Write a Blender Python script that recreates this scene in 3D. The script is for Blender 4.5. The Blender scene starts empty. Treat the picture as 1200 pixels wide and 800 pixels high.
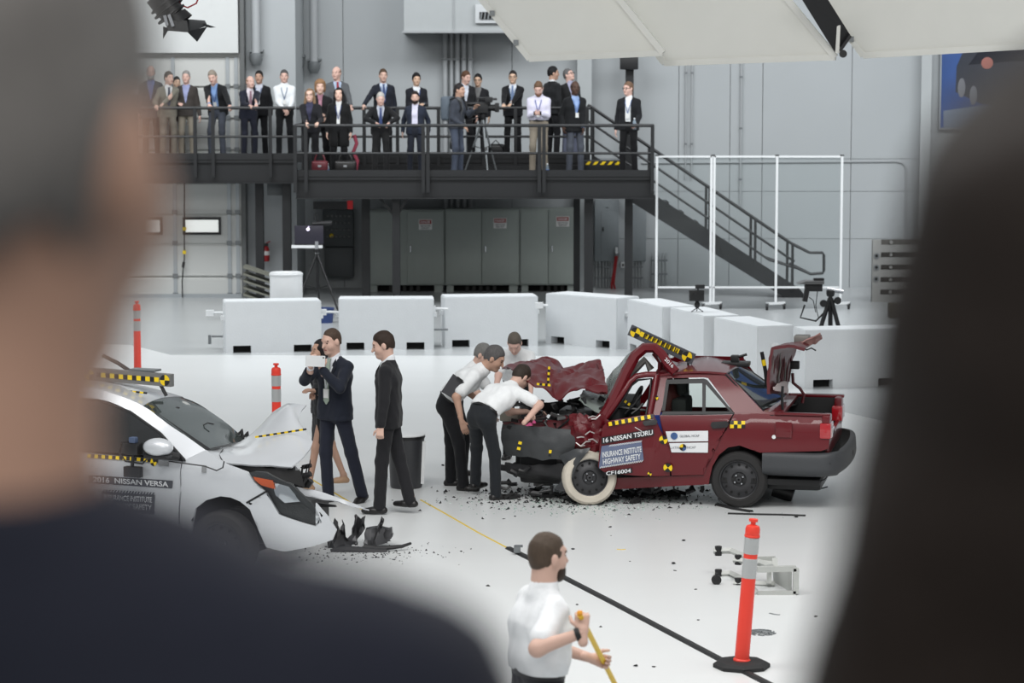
import bpy, bmesh, math, random
import numpy as np
from mathutils import Vector, Matrix, noise

SC = bpy.context.scene
COL = SC.collection
R = math.radians
random.seed(7)

# ------------------------------------------------------------------ camera
F_PX, CAM_Z, PITCH = 3000.0, 4.17, math.atan(304 / 3000.0)
cam_data = bpy.data.cameras.new('camera')
cam = bpy.data.objects.new('camera', cam_data)
COL.objects.link(cam)
cam.location = (0, 0, CAM_Z)
cam.rotation_euler = (math.pi / 2 - PITCH, 0, 0)
cam_data.sensor_width = 36.0
cam_data.lens = F_PX * 36.0 / 1200.0
cam_data.clip_start, cam_data.clip_end = 0.05, 300
cam_data.dof.use_dof = True
cam_data.dof.focus_distance = 24.0
cam_data.dof.aperture_fstop = 3.5
SC.camera = cam

# ------------------------------------------------------------------ light
SC.view_settings.view_transform = 'Standard'
SC.view_settings.look = 'None'
SC.view_settings.exposure = 0.2
SC.view_settings.gamma = 1.0
SC.view_settings.use_curve_mapping = False
world = bpy.data.worlds.new('hall_ambient')
SC.world = world
world.use_nodes = True
world.node_tree.nodes['Background'].inputs[0].default_value = (0.93, 0.97, 1.0, 1)
world.node_tree.nodes['Background'].inputs[1].default_value = 0.38

def area(name, loc, size, sizey, power, rot=(0, 0, 0), color=(1, 1, 1)):
    l = bpy.data.lights.new(name, 'AREA')
    l.shape = 'RECTANGLE'
    l.size, l.size_y, l.energy, l.color = size, sizey, power, color
    o = bpy.data.objects.new(name, l)
    COL.objects.link(o)
    o.location, o.rotation_euler = loc, rot
    return o

area('crash_bay_light', (-4.5, 17.5, 10.5), 7, 5, 590, (R(10), R(4), 0), (1, 0.985, 0.96))
area('crash_bay_light', (4.5, 17.5, 10.5), 7, 5, 590, (R(10), R(-4), 0), (1, 0.985, 0.96))
area('crash_bay_light', (0, 7.5, 10.5), 8, 3, 560, (R(18), 0, 0), (1, 0.985, 0.96))
area('onlooker_fill_light', (0.5, -1.5, 8.5), 4, 2, 165, (R(10), 0, 0), (1, 0.95, 0.9))  # added fill above the near onlookers, not a known lamp of the hall
area('high_bay_light', (-8, 38, 12.5), 14, 4, 1500, (R(42), 0, 0), (0.95, 0.98, 1))
area('high_bay_light', (9, 38, 12.5), 14, 4, 1500, (R(42), 0, 0), (0.95, 0.98, 1))

# ------------------------------------------------------------------ view helpers
SP, CP = math.sin(PITCH), math.cos(PITCH)
CAMV = Vector((0, 0, CAM_Z))
def ray(px, py):
    xc, yc = (px - 600) / F_PX, -(py - 400) / F_PX
    return Vector((xc, CP + yc * SP, -SP + yc * CP))
def A(px, py, Y):                      # point of the plane y = Y seen at a pixel
    r = ray(px, py)
    return CAMV + r * (Y / r.y)
def G(px, py, z=0.0):                  # point of the plane z = z seen at a pixel
    r = ray(px, py)
    return CAMV + r * ((z - CAM_Z) / r.z)

# ------------------------------------------------------------------ materials
def s2l(c):
    return tuple((v / 12.92 if v <= 0.04045 else ((v + 0.055) / 1.055) ** 2.4) for v in (x / 255.0 for x in c))
MATS = {}
def mat(name, rgb, rough=0.6, metal=0.0, var=0.08, scale=6.0, bump=0.0, bscale=40.0, coat=0.0, spec=0.5,
        emit=0.0, stretch=None, trans=0.0, alpha=1.0, sheen=0.0):
    if name in MATS:
        return MATS[name]
    m = bpy.data.materials.new(name)
    m.use_nodes = True
    nt = m.node_tree
    b = nt.nodes['Principled BSDF']
    col = s2l(rgb)
    tc = nt.nodes.new('ShaderNodeTexCoord')
    src = tc.outputs['Object']
    if stretch:
        mp = nt.nodes.new('ShaderNodeMapping')
        mp.inputs['Scale'].default_value = stretch
        nt.links.new(src, mp.inputs['Vector'])
        src = mp.outputs['Vector']
    nz = nt.nodes.new('ShaderNodeTexNoise')
    nz.inputs['Scale'].default_value = scale
    nz.inputs['Detail'].default_value = 4
    nt.links.new(src, nz.inputs['Vector'])
    rp = nt.nodes.new('ShaderNodeMixRGB')
    rp.inputs[1].default_value = (*[max(0, c * (1 - var)) for c in col], 1)
    rp.inputs[2].default_value = (*[min(1, c * (1 + var)) for c in col], 1)
    nt.links.new(nz.outputs['Fac'], rp.inputs[0])
    nt.links.new(rp.outputs[0], b.inputs['Base Color'])
    b.inputs['Roughness'].default_value = rough
    b.inputs['Metallic'].default_value = metal
    b.inputs['Coat Weight'].default_value = coat
    b.inputs['Coat Roughness'].default_value = 0.06
    b.inputs['Specular IOR Level'].default_value = spec
    b.inputs['Transmission Weight'].default_value = trans
    b.inputs['Alpha'].default_value = alpha
    b.inputs['Sheen Weight'].default_value = sheen
    if emit:
        b.inputs['Emission Color'].default_value = (*col, 1)
        b.inputs['Emission Strength'].default_value = emit
    if bump:
        n2 = nt.nodes.new('ShaderNodeTexNoise')
        n2.inputs['Scale'].default_value = bscale
        n2.inputs['Detail'].default_value = 3
        nt.links.new(src, n2.inputs['Vector'])
        bp = nt.nodes.new('ShaderNodeBump')
        bp.inputs['Strength'].default_value = bump
        bp.inputs['Distance'].default_value = 0.02
        nt.links.new(n2.outputs['Fac'], bp.inputs['Height'])
        nt.links.new(bp.outputs[0], b.inputs['Normal'])
    MATS[name] = m
    return m
def glass_mat(name, rgb, alpha, rough=0.05, ior=1.45):
    if name in MATS:
        return MATS[name]
    m = bpy.data.materials.new(name)
    m.use_nodes = True
    nt = m.node_tree
    nt.nodes.remove(nt.nodes['Principled BSDF'])
    out = nt.nodes['Material Output']
    tr = nt.nodes.new('ShaderNodeBsdfTransparent')
    tr.inputs[0].default_value = (*s2l(rgb), 1)
    gl = nt.nodes.new('ShaderNodeBsdfGlossy')
    gl.inputs['Roughness'].default_value = rough
    df = nt.nodes.new('ShaderNodeBsdfDiffuse')
    df.inputs[0].default_value = (*s2l(rgb), 1)
    fr = nt.nodes.new('ShaderNodeFresnel')
    fr.inputs[0].default_value = ior
    m1 = nt.nodes.new('ShaderNodeMixShader')
    m1.inputs[0].default_value = alpha
    nt.links.new(tr.outputs[0], m1.inputs[1])
    nt.links.new(df.outputs[0], m1.inputs[2])
    m2 = nt.nodes.new('ShaderNodeMixShader')
    nt.links.new(fr.outputs[0], m2.inputs[0])
    nt.links.new(m1.outputs[0], m2.inputs[1])
    nt.links.new(gl.outputs[0], m2.inputs[2])
    nt.links.new(m2.outputs[0], out.inputs[0])
    MATS[name] = m
    return m
def fabric_mat(name, rgb, transl):
    m = mat(name, rgb, 0.8, var=0.04, scale=3, bump=0.25, bscale=5)
    nt = m.node_tree
    b = nt.nodes['Principled BSDF']
    t = nt.nodes.new('ShaderNodeBsdfTranslucent')
    t.inputs[0].default_value = (*s2l(rgb), 1)
    mx = nt.nodes.new('ShaderNodeMixShader')
    mx.inputs[0].default_value = transl
    nt.links.new(b.outputs[0], mx.inputs[1])
    nt.links.new(t.outputs[0], mx.inputs[2])
    nt.links.new(mx.outputs[0], nt.nodes['Material Output'].inputs[0])
    return m

M_black = mat('black_paint_steel', (27, 28, 30), 0.45, var=0.15, bump=0.05)
M_blackp = mat('black_plastic', (22, 22, 24), 0.45, var=0.2)
M_rubber = mat('black_rubber', (30, 30, 31), 0.75, var=0.2, bump=0.1)
M_grey = mat('grey_steel', (120, 124, 126), 0.45, metal=0.3)
M_chrome = mat('bright_metal', (190, 192, 196), 0.25, metal=0.9)
M_white = mat('white_paint', (225, 227, 228), 0.5, var=0.03)
M_yellow = mat('yellow_marker', (240, 205, 20), 0.5, var=0.05)
M_yline = mat('yellow_tape', (214, 184, 60), 0.6)
M_orange = mat('orange_red_plastic', (232, 62, 45), 0.45, var=0.05)
M_refl = mat('silver_reflective_band', (178, 180, 180), 0.35, metal=0.25)
M_red = mat('red_plastic', (150, 25, 30), 0.45)

# ------------------------------------------------------------------ object helpers
WM = {}
def thing(name, label, cat, loc=(0, 0, 0), rotz=0.0, group=None, kind=None):
    o = bpy.data.objects.new(name, None)
    COL.objects.link(o)
    o.empty_display_size = 0.2
    o.location, o.rotation_euler = loc, (0, 0, rotz)
    WM[o.name] = Matrix.Translation(Vector(loc)) @ Matrix.Rotation(rotz, 4, 'Z')
    tag(o, label, cat, group, kind)
    return o
def tag(o, label=None, cat=None, group=None, kind=None):
    if label: o['label'] = label
    if cat: o['category'] = cat
    if group: o['group'] = group
    if kind: o['kind'] = kind
    return o
class MB:
    def __init__(s):
        s.v, s.f = [], []
    def add(s, vs, fs):
        o = len(s.v)
        s.v += [tuple(v) for v in vs]
        s.f += [tuple(i + o for i in f) for f in fs]
        return s
    def box(s, x0, x1, y0, y1, z0, z1):
        vs = [(x, y, z) for z in (z0, z1) for y in (y0, y1) for x in (x0, x1)]
        return s.add(vs, [(0, 2, 3, 1), (4, 5, 7, 6), (0, 1, 5, 4), (2, 6, 7, 3), (0, 4, 6, 2), (1, 3, 7, 5)])
    def bbox(s, x0, x1, y0, y1, z0, z1, b=0.01):      # bevelled box
        bm = bmesh.new()
        bmesh.ops.create_cube(bm, size=1)
        for v in bm.verts:
            v.co = Vector(((x0 + x1) / 2 + v.co.x * (x1 - x0), (y0 + y1) / 2 + v.co.y * (y1 - y0), (z0 + z1) / 2 + v.co.z * (z1 - z0)))
        bmesh.ops.bevel(bm, geom=bm.edges[:], offset=b, segments=2, affect='EDGES', profile=0.6)
        return s.bm(bm)
    def bm(s, bm):
        bm.verts.ensure_lookup_table(); bm.verts.index_update()
        s.add([v.co[:] for v in bm.verts], [[v.index for v in f.verts] for f in bm.faces])
        bm.free()
        return s
    def obox(s, c, ax, ay, az):                        # box from centre and three half vectors
        c, ax, ay, az = Vector(c), Vector(ax), Vector(ay), Vector(az)
        vs = [c + ax * i + ay * j + az * k for k in (-1, 1) for j in (-1, 1) for i in (-1, 1)]
        return s.add(vs, [(0, 2, 3, 1), (4, 5, 7, 6), (0, 1, 5, 4), (2, 6, 7, 3), (0, 4, 6, 2), (1, 3, 7, 5)])
    def bar(s, a, b, w, h=None, up=(0, 0, 1)):
        a, b = Vector(a), Vector(b)
        d = (b - a)
        if d.length < 1e-6: return s
        u = Vector(up)
        if abs(d.normalized().dot(u)) > 0.98: u = Vector((0, 1, 0))
        sx = d.cross(u).normalized(); sz = sx.cross(d).normalized()
        return s.obox((a + b) / 2, d / 2, sx * w / 2, sz * (h or w) / 2)
    def tube(s, pts, r, n=8, r2=None, caps=True):
        pts = [Vector(p) for p in pts]
        m = len(pts)
        rings = []
        prev = None
        for i, p in enumerate(pts):
            d = (pts[min(i + 1, m - 1)] - pts[max(i - 1, 0)]).normalized()
            if prev is None:
                u = Vector((0, 0, 1)) if abs(d.z) < 0.9 else Vector((1, 0, 0))
            else:
                u = prev
            sx = d.cross(u)
            if sx.length < 1e-5: sx = d.cross(Vector((0.3, 1, 0.2)))
            sx.normalize(); sy = sx.cross(d).normalized(); prev = sy
            rr = r if r2 is None else r + (r2 - r) * i / max(1, m - 1)
            rings.append([p + sx * math.cos(2 * math.pi * k / n) * rr + sy * math.sin(2 * math.pi * k / n) * rr for k in range(n)])
        vs = [v for rg in rings for v in rg]
        fs = [(i * n + k, i * n + (k + 1) % n, (i + 1) * n + (k + 1) % n, (i + 1) * n + k) for i in range(m - 1) for k in range(n)]
        if caps:
            fs += [tuple(range(n - 1, -1, -1)), tuple((m - 1) * n + k for k in range(n))]
        return s.add(vs, fs)
    def lathe(s, prof, c=(0, 0, 0), n=20, axis='Z', M=None, caps=True):
        vs, fs = [], []
        m = len(prof)
        for (r, z) in prof:
            for k in range(n):
                a = 2 * math.pi * k / n
                p = Vector((r * math.cos(a), r * math.sin(a), z))
                if axis == 'Y': p = Vector((p.x, p.z, p.y))
                if axis == 'X': p = Vector((p.z, p.x, p.y))
                if M is not None: p = M @ p
                vs.append(p + Vector(c))
        for i in range(m - 1):
            for k in range(n):
                fs.append((i * n + k, i * n + (k + 1) % n, (i + 1) * n + (k + 1) % n, (i + 1) * n + k))
        if caps: fs += [tuple(range(n - 1, -1, -1)), tuple((m - 1) * n + k for k in range(n))]
        return s.add(vs, fs)
    def prism(s, poly, ext):
        poly = [Vector(p) for p in poly]; e = Vector(ext); n = len(poly)
        vs = poly + [p + e for p in poly]
        return s.add(vs, [tuple(range(n)), tuple(range(2 * n - 1, n - 1, -1))] + [(i, i + n, (i + 1) % n + n, (i + 1) % n) for i in range(n)])
def mesh_from(name, v, f, m, smooth=None, recalc=True):
    me = bpy.data.meshes.new(name)
    me.from_pydata(v, [], f)
    if recalc:
        bm = bmesh.new(); bm.from_mesh(me)
        bmesh.ops.recalc_face_normals(bm, faces=bm.faces)
        bm.to_mesh(me); bm.free()
    if smooth is not None:
        me.shade_smooth()
        me.set_sharp_from_angle(angle=R(smooth))
    if m: me.materials.append(m)
    return me
def part(name, mb, m, parent=None, smooth=35, label=None, world=True, kind=None):
    v = mb.v
    if parent is not None and world:
        inv = WM[parent.name].inverted()
        v = [(inv @ Vector(p))[:] for p in v]
    o = bpy.data.objects.new(name, mesh_from(name, v, mb.f, m, smooth))
    COL.objects.link(o)
    o.parent = parent
    WM[o.name] = WM[parent.name] if parent is not None else Matrix.Identity(4)
    if label: o['label'] = label
    if kind: o['kind'] = kind
    return o
def single(name, mb, m, label, cat, smooth=35, group=None, kind=None):
    # a top-level thing of one mesh, origin moved to its base
    v = np.array(mb.v)
    c = Vector(((v[:, 0].min() + v[:, 0].max()) / 2, (v[:, 1].min() + v[:, 1].max()) / 2, v[:, 2].min()))
    o = bpy.data.objects.new(name, mesh_from(name, [(Vector(p) - c)[:] for p in mb.v], mb.f, m, smooth))
    COL.objects.link(o)
    o.location = c
    WM[o.name] = Matrix.Translation(c)
    return tag(o, label, cat, group, kind)
def struct(name, mb, m, parent=None, smooth=35):
    o = part(name, mb, m, parent, smooth)
    if parent is None: o['kind'] = 'structure'
    return o
def copy_obj(o, parent=None, **kw):
    c = o.copy(); COL.objects.link(c); c.parent = parent
    for ch in o.children: copy_obj(ch, c)
    return c
def pxbox(mb, x0, y0, x1, y1, Y, depth, b=None):
    p, q = A(x0, y0, Y), A(x1, y1, Y)
    if b: return mb.bbox(p.x, q.x, Y, Y + depth, q.z, p.z, b)
    return mb.box(p.x, q.x, Y, Y + depth, q.z, p.z)
def text_mesh(txt, size=1.0, bold=0.0, sx=1.0):
    cu = bpy.data.curves.new('lettering', 'FONT')
    cu.body = txt; cu.size = size; cu.offset = bold
    cu.align_x = 'CENTER'; cu.align_y = 'CENTER'
    o = bpy.data.objects.new('lettering', cu)
    COL.objects.link(o)
    bpy.context.view_layer.update()
    me = bpy.data.meshes.new_from_object(o.evaluated_get(bpy.context.evaluated_depsgraph_get()))
    v = [(p.co.x * sx, p.co.y) for p in me.vertices]
    f = [tuple(p.vertices) for p in me.polygons]
    bpy.data.objects.remove(o); bpy.data.meshes.remove(me); bpy.data.curves.remove(cu)
    return v, f
def text_on(mb, txt, fn, w, h, bold=0.0):
    # lettering stretched to w x h, each vertex placed by fn(u, v) with u, v in metres from the centre
    v, f = text_mesh(txt, 1.0, bold)
    xs = [p[0] for p in v]; ys = [p[1] for p in v]
    cx, cy = (min(xs) + max(xs)) / 2, (min(ys) + max(ys)) / 2
    kx, ky = w / (max(xs) - min(xs)), h / (max(ys) - min(ys))
    return mb.add([fn((p[0] - cx) * kx, (p[1] - cy) * ky) for p in v], f)

# ================================================================== the hall
M_floor = mat('grey_white_floor_paint', (184, 187, 188), 0.25, var=0.05, scale=0.35, bump=0.02, bscale=8)
M_floorw = mat('white_floor_paint', (218, 220, 220), 0.32, var=0.035, scale=0.9, stretch=(0.35, 1.6, 1), bump=0.02, bscale=10)
M_wall = mat('grey_painted_wall', (170, 174, 176), 0.7, var=0.05, scale=0.8, bump=0.06, bscale=25)
M_wall2 = mat('grey_painted_column', (172, 176, 177), 0.55, var=0.04)
M_pipe = mat('grey_painted_pipe', (165, 168, 170), 0.5, var=0.04)
M_door = mat('off_white_door_skin', (196, 197, 194), 0.6, var=0.04, scale=1.5)
M_doorrail = mat('galvanised_strip', (168, 173, 176), 0.45, metal=0.4)
M_cab = mat('grey_green_cabinet_paint', (150, 157, 152), 0.5, var=0.05, bump=0.05, bscale=60)
M_dark = mat('dark_recess', (20, 20, 20), 0.9)
YW, YD = 52.0, 49.7                                    # main wall plane, roller door plane

mb = MB().box(-32, 32, -6, 56, -0.2, 0.0)
struct('floor', mb, M_floor)
corners = [G(-350, 395), G(152, 404), G(200, 416), G(880, 418), G(975, 480), G(1330, 560), G(1700, 900), G(-700, 900)]
mb = MB().prism([Vector((c.x, c.y, 0.0)) for c in corners], (0, 0, 0.004))
struct('floor_test_area', mb, M_floorw)

# back wall: upright panels, recessed joints
wb = struct('wall_back', MB().box(-6.2, 24, YW + 0.06, YW + 0.4, 0, 13), mat('joint_grey', (120, 124, 126), 0.8))
xs_px = [345, 403, 523, 600, 676, 795, 855, 893, 997, 1078, 1170, 1290, 1420]
hz = [0, 0.62, 1.46, 2.12, 2.75, 13]
for i in range(len(xs_px) - 1):
    x0, x1 = A(xs_px[i], 200, YW).x, A(xs_px[i + 1], 200, YW).x
    cuts = [0, 13] if i < 4 else [0, 1.0, 1.96, 2.62, 13]
    for j in range(len(cuts) - 1):
        part('wall_panel', MB().box(x0 + .006, x1 - .006, YW, YW + 0.07, cuts[j] + (.004 if j else 0), cuts[j + 1] - .004), M_wall, wb, None)
# wall with the roller door
wl = struct('wall_left', MB().box(-24, A(282, 200, YD).x, YD + 0.1, YD + 0.4, 0, 13), M_wall)
hd = A(0, 62, YD).z
struct('trim_1', MB().box(-24, A(281, 200, YD - .1).x, YD - 0.18, YD + .1, hd, 13), mat('white_header_panel', (205, 207, 206), 0.6, var=0.03))
struct('trim_2', MB().box(A(284, 99, YD).x, A(345, 99, YD).x, YD + 0.3, YW + .2, 0, 13), M_wall)
# roller door
door = tag(part('door_1', MB().box(A(-80, 0, YD).x, A(281, 0, YD).x, YD + .04, YD + .09, 0.02, hd), M_door), kind='structure')
ys = [65, 102, 139, 176, 213, 249.5, 285.5, 324, 347.6]
xl, xr = A(-80, 0, YD).x, A(280, 0, YD).x
zs = [A(200, y, YD).z for y in ys]; zs[-1] = 0.03
for j in range(len(zs) - 1):
    z1, z0 = zs[j], zs[j + 1]
    m_ = MB().box(xl, xr, YD, YD + .04, z0 + .02, z1 - .05)
    m_.add([(xl, YD, z1 - .05), (xr, YD, z1 - .05), (xr, YD + .035, z1 - .012), (xl, YD + .035, z1 - .012)], [(0, 1, 2, 3)])
    m_.box(xl, xr, YD - .012, YD, z0 + .02, z0 + .045)
    part('door_section', m_, M_door, door)
    for px in (60, 133, 204, 268, 278):
        x = A(px, 200, YD).x
        part('hinge_strip', MB().box(x - .035, x + .035, YD - .022, YD - .002, z0 + .01, z1 - .03), M_doorrail, door)
        part('hinge', MB().box(x - .05, x + .05, YD - .04, YD - .02, z0 - .02, z0 + .06), M_grey, door)
part('bottom_bar', MB().box(xl, xr, YD - .05, YD, 0.0, 0.07), M_doorrail, door)
for n, (x0, x1) in enumerate([(8, 45), (79, 116), (150, 187), (217, 256)]):
    p, q = A(x0, 257.5, YD - .03), A(x1, 272, YD - .03)
    fr = MB()
    fr.box(p.x - .05, q.x + .05, YD - .035, YD - .005, q.z - .05, q.z); fr.box(p.x - .05, q.x + .05, YD - .035, YD - .005, p.z, p.z + .05)
    fr.box(p.x - .05, p.x, YD - .035, YD - .005, q.z, p.z); fr.box(q.x, q.x + .05, YD - .035, YD - .005, q.z, p.z)
    w = part('window_frame', fr, M_blackp, door)
    part('pane', MB().box(p.x, q.x, YD - .02, YD - .012, q.z, p.z), mat('daylit_pane', (226, 229, 226), 0.2, emit=0.55, var=.04), w)
struct('trim_3', MB().box(A(281, 0, YD).x, A(286, 0, YD).x, YD - .1, YD + .25, 0, 13), mat('door_jamb', (96, 98, 98), 0.6))
# pull cord with yellow tags and plug
cd = thing('pull_cord', 'thin black pull cord with yellow tags hanging on the roller door', 'cord', A(216, 330, YD - .1))
c0 = [A(216, y, YD - .1) for y in range(215, 306, 10)] + [A(215, 310, YD - .1), A(213.5, 330, YD - .1), A(214, 350, YD - .12), A(220, 362, YD - .6), A(235, 368, YD - 1.5), A(248, 369, YD - 1.8)]
part('cord', MB().tube(c0, .012, 5), M_blackp, cd)
for y in (268, 295.5):
    p = A(216, y, YD - .11); part('yellow_tag', MB().bbox(p.x - .035, p.x + .035, p.y - .02, p.y + .02, p.z - .035, p.z + .035, .01), M_yellow, cd)
p = A(215.5, 307, YD - .11); part('plug', MB().tube([p, p - Vector((.02, 0, .1))], .03, 6), M_blackp, cd)

# columns, pipes, conduits on the walls
def vpipe(px, y0, y1, Y, r, name, lab, mt=None, foot=None):
    p, q = A(px, y0, Y), A(px, y1, Y)
    t = thing(name, lab, 'pipe', (p.x, Y, q.z))
    part('pipe', MB().tube([(p.x, Y, p.z), (p.x, Y, q.z)], r, 12), mt or M_pipe, t)
    if foot:
        part('end_fitting', MB().lathe([(r * 1.1, .0), (r * 1.45, -.03), (r * 1.5, -.14), (r * .9, -.24)], (p.x, Y, q.z), 12), M_grey, t)
        part('bracket', MB().box(p.x - r * 1.6, p.x + r * 1.6, Y - r * .3, YW - .03, q.z + .02, q.z + .06), M_grey, t)
    else:
        for k in range(3):
            z = q.z + (p.z - q.z) * (k + .5) / 3
            part('clamp', MB().box(p.x - r * 1.5, p.x + r * 1.5, Y - r * 1.1, Y + r * 1.6, z - .02, z + .02), M_grey, t)
    return t
def column(px0, px1, Y, d, name, lab):
    x0, x1 = A(px0, 200, Y).x, A(px1, 200, Y).x
    t = thing(name, lab, 'column', ((x0 + x1) / 2, Y, 0))
    part('front_flange', MB().box(x0, x1, Y, Y + .03, 0, 13), M_wall2, t)
    part('web', MB().box((x0 + x1) / 2 - .02, (x0 + x1) / 2 + .02, Y + .03, Y + d, 0, 13), M_wall2, t)
    part('base_plate', MB().box(x0 - .08, x1 + .08, Y - .08, Y + .2, 0, .03), M_wall2, t)
column(328, 342, YW - 1.6, .3, 'wall_column', 'wide grey steel wall column left of the two short capped pipes')
column(676, 693, YW - .35, .3, 'wall_column', 'grey steel wall column between the electrical cabinets and breaker panel')
column(1078, 1090, YW - .35, .3, 'wall_column', 'grey steel wall column left of the car poster')
vpipe(299, -40, 62, YD + .1, .085, 'drain_pipe', 'grey drain pipe ending in a valve beside the roller door', None, True)
vpipe(349, -40, 68, YW - .3, .075, 'capped_pipe', 'thinner of two grey pipes hanging beside the wide column', None, True)
vpipe(367, -40, 72, YW - .3, .085, 'capped_pipe', 'thicker of two grey pipes hanging beside the wide column', None, True)
for i, px in enumerate((521.5, 529, 536, 543.5, 551)):
    od = ('first', 'second', 'third', 'fourth', 'fifth')[i]
    vpipe(px, 34, 246, YW - .12, .05 if i != 1 else .035, 'conduit_pipe', od + ' grey conduit from the left in the bundle under the duct')
for px, lab in ((805, 'left'), (812, 'right')):
    vpipe(px, -40, 210, YW - .05, .016, 'thin_conduit', lab + ' one of two thin wall conduits above the stair')
vpipe(869, 60, 240, YW - .05, .02, 'thin_conduit', 'thin wall conduit with junction box behind the clear partition')
# duct with register
dt = thing('air_duct', 'large grey rectangular air duct with vent grille at the top of the wall', 'duct', A(525, 37, YW - 1.2))
part('duct_body', pxbox(MB(), 473, -60, 620, 37, YW - 1.2, 1.2), M_wall2, dt)
part('duct_flange', pxbox(MB(), 471, 36, 622, 38.5, YW - 1.24, 1.24), M_pipe, dt)
part('duct_seam', pxbox(MB(), 531, -60, 532.3, 37, YW - 1.23, .03), M_pipe, dt)
g = part('vent_frame', pxbox(MB(), 557, 5, 590, 27, YW - 1.3, .12), mat('vent_white', (200, 203, 205), .5), dt)
part('vent_recess', pxbox(MB(), 562, 14, 588, 22.5, YW - 1.32, .03), M_dark, g)
for k in range(6):
    x = 563.5 + k * 4.2
    part('slat', MB().bar(A(x, 22.5, YW - 1.34), A(x + 1.2, 14, YW - 1.34), .03, .02), M_grey, g)
# black post with loudspeaker box on the wall
t = thing('black_post', 'tall black steel post with a square box at the top', 'post', A(738, 205, YW - .5))
part('post', pxbox(MB(), 733.5, 40, 742, 236, YW - .5, .14), M_black, t)
part('box', pxbox(MB(), 727, 66, 748, 81.5, YW - .72, .24, .02), M_blackp, t)
# poster with a dark car
pt = thing('wall_poster', 'tall blue wall poster showing the rear of a dark car', 'poster', A(1160, 140, YW - .1))
part('frame', pxbox(MB(), 1104, -60, 1330, 152, YW - .12, .1), mat('poster_edge', (150, 155, 160), .5), pt)
mp = mat('poster_blue', (52, 82, 140), .35, var=.6, scale=.7)
sh = part('poster_sheet', pxbox(MB(), 1106, -60, 1328, 150, YW - .125, .004), mp, pt)
Yp = YW - .132
def pp(x, y, Y=Yp): return A(x, y, Y)
car_sil = [(1120, 108), (1121, 78), (1128, 62), (1150, 48), (1200, 42), (1245, 50), (1262, 72), (1266, 108), (1255, 122), (1190, 128), (1150, 122)]
part('printed_car', MB().prism([pp(x, y) for x, y in car_sil], (0, .004, 0)), mat('print_charcoal', (46, 50, 60), .35, var=.3), sh)
part('printed_window', MB().prism([pp(x, y, Yp - .004) for x, y in [(1135, 76), (1150, 56), (1200, 49), (1238, 56), (1248, 74), (1190, 72)]], (0, .003, 0)), mat('print_glass', (25, 29, 40), .2), sh)
for cx, cy in ((1157, 74), (1243, 80)):
    part('printed_lamp', MB().lathe([(.12, 0), (.12, .003)], pp(cx, cy, Yp - .008), 14, 'Y'), mat('print_lamp', (170, 110, 100), .3), sh)
for cx, cy in ((1127, 103), (1141, 112)):
    part('printed_wheel', MB().lathe([(.14, 0), (.14, .003)], pp(cx, cy, Yp - .008), 14, 'Y', Matrix.Diagonal((.55, 1, 1.4))), mat('print_tyre', (120, 122, 128), .3), sh)
part('printed_floor', MB().prism([pp(x, y, Yp) for x, y in [(1106, 130), (1150, 124), (1328, 128), (1328, 150), (1106, 150)]], (0, .003, 0)), mat('print_floor', (120, 132, 150), .4), sh)

# thin horizontal seams and conduits on the wall right of the stair
t = thing('wall_raceway', 'thin grey surface conduit bending down on the right part of the wall', 'conduit', A(930, 230, YW - .03))
rp_ = [A(752, 191, YW - .03), A(1050, 189, YW - .03), A(1058, 191, YW - .03), A(1062, 197, YW - .03), A(1062, 336, YW - .03)]
part('conduit', MB().tube(rp_, .018, 6), M_pipe, t)

# ================================================================== mezzanine
M_deck = mat('black_deck_steel', (24, 25, 27), 0.5, var=0.12, bump=.05)
YL, YF = 48.3, 46.6
ZU, ZL = 2.737, 2.48
RU, RL = A(500, 126.5, YL).z, A(500, 147, YF).z
MU, ML = A(500, 160, YL).z, A(500, 179.5, YF).z
xL = A(20, 0, YL).x; xc = A(345, 0, YF).x; xR = A(767, 0, YF).x; xu = A(692, 0, YL).x
mz = thing('mezzanine_platform', 'black steel viewing platform holding the row of spectators', 'platform', (0, YF, 0))
part('upper_deck', MB().box(xL, xu, YL, YD - .2, ZU - .08, ZU), M_deck, mz)
part('upper_deck', MB().box(A(346, 0, YL).x, A(668, 0, YL).x, YD - .2, YW - .2, ZU - .08, ZU), M_deck, mz)
part('lower_deck', MB().box(xc, xR, YF, YL + .02, ZL - .08, ZL), M_deck, mz)
zb = A(0, 215, YL).z; zbf = A(0, 233, YF).z
def ibeam(x0, x1, Y, z0, z1, nm='fascia_beam'):
    b = part(nm, MB().box(x0, x1, Y + .05, Y + .07, z0, z1), M_deck, mz)
    part('flange', MB().box(x0, x1, Y - .02, Y + .12, z1 - .02, z1 + .005), M_black, b)
    part('flange', MB().box(x0, x1, Y - .02, Y + .12, z0, z0 + .02), M_black, b)
    return b
ibeam(xL, A(345, 0, YL).x, YL, zb, ZU)
ibeam(xc, xR, YF, zbf, ZL)
part('toe_board', MB().box(xL, xu, YL - .012, YL, ZU, ZU + .1), M_black, mz)
part('toe_board', MB().box(xc, xR, YF - .012, YF, ZL, ZL + .1), M_black, mz)
part('riser', MB().box(xc, xu, YL + .02, YL + .05, ZL - .2, ZU), M_deck, mz)
part('step', MB().box(xc + .3, xu - .2, YL - .28, YL + .02, ZL, ZL + .13), M_deck, mz)
part('end_beam', MB().box(xR - .06, xR, YF + .1, YL, zbf, ZL), M_deck, mz)
part('end_beam', MB().box(xc, xc + .06, YF + .1, YL, zbf, ZL), M_deck, mz)
for k in range(5):
    x = xc + (xR - xc) * (k + .5) / 5
    part('joist', MB().box(x - .05, x + .05, YF + .12, YD - .2, ZL - .3, ZL - .08), M_deck, mz)
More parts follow.
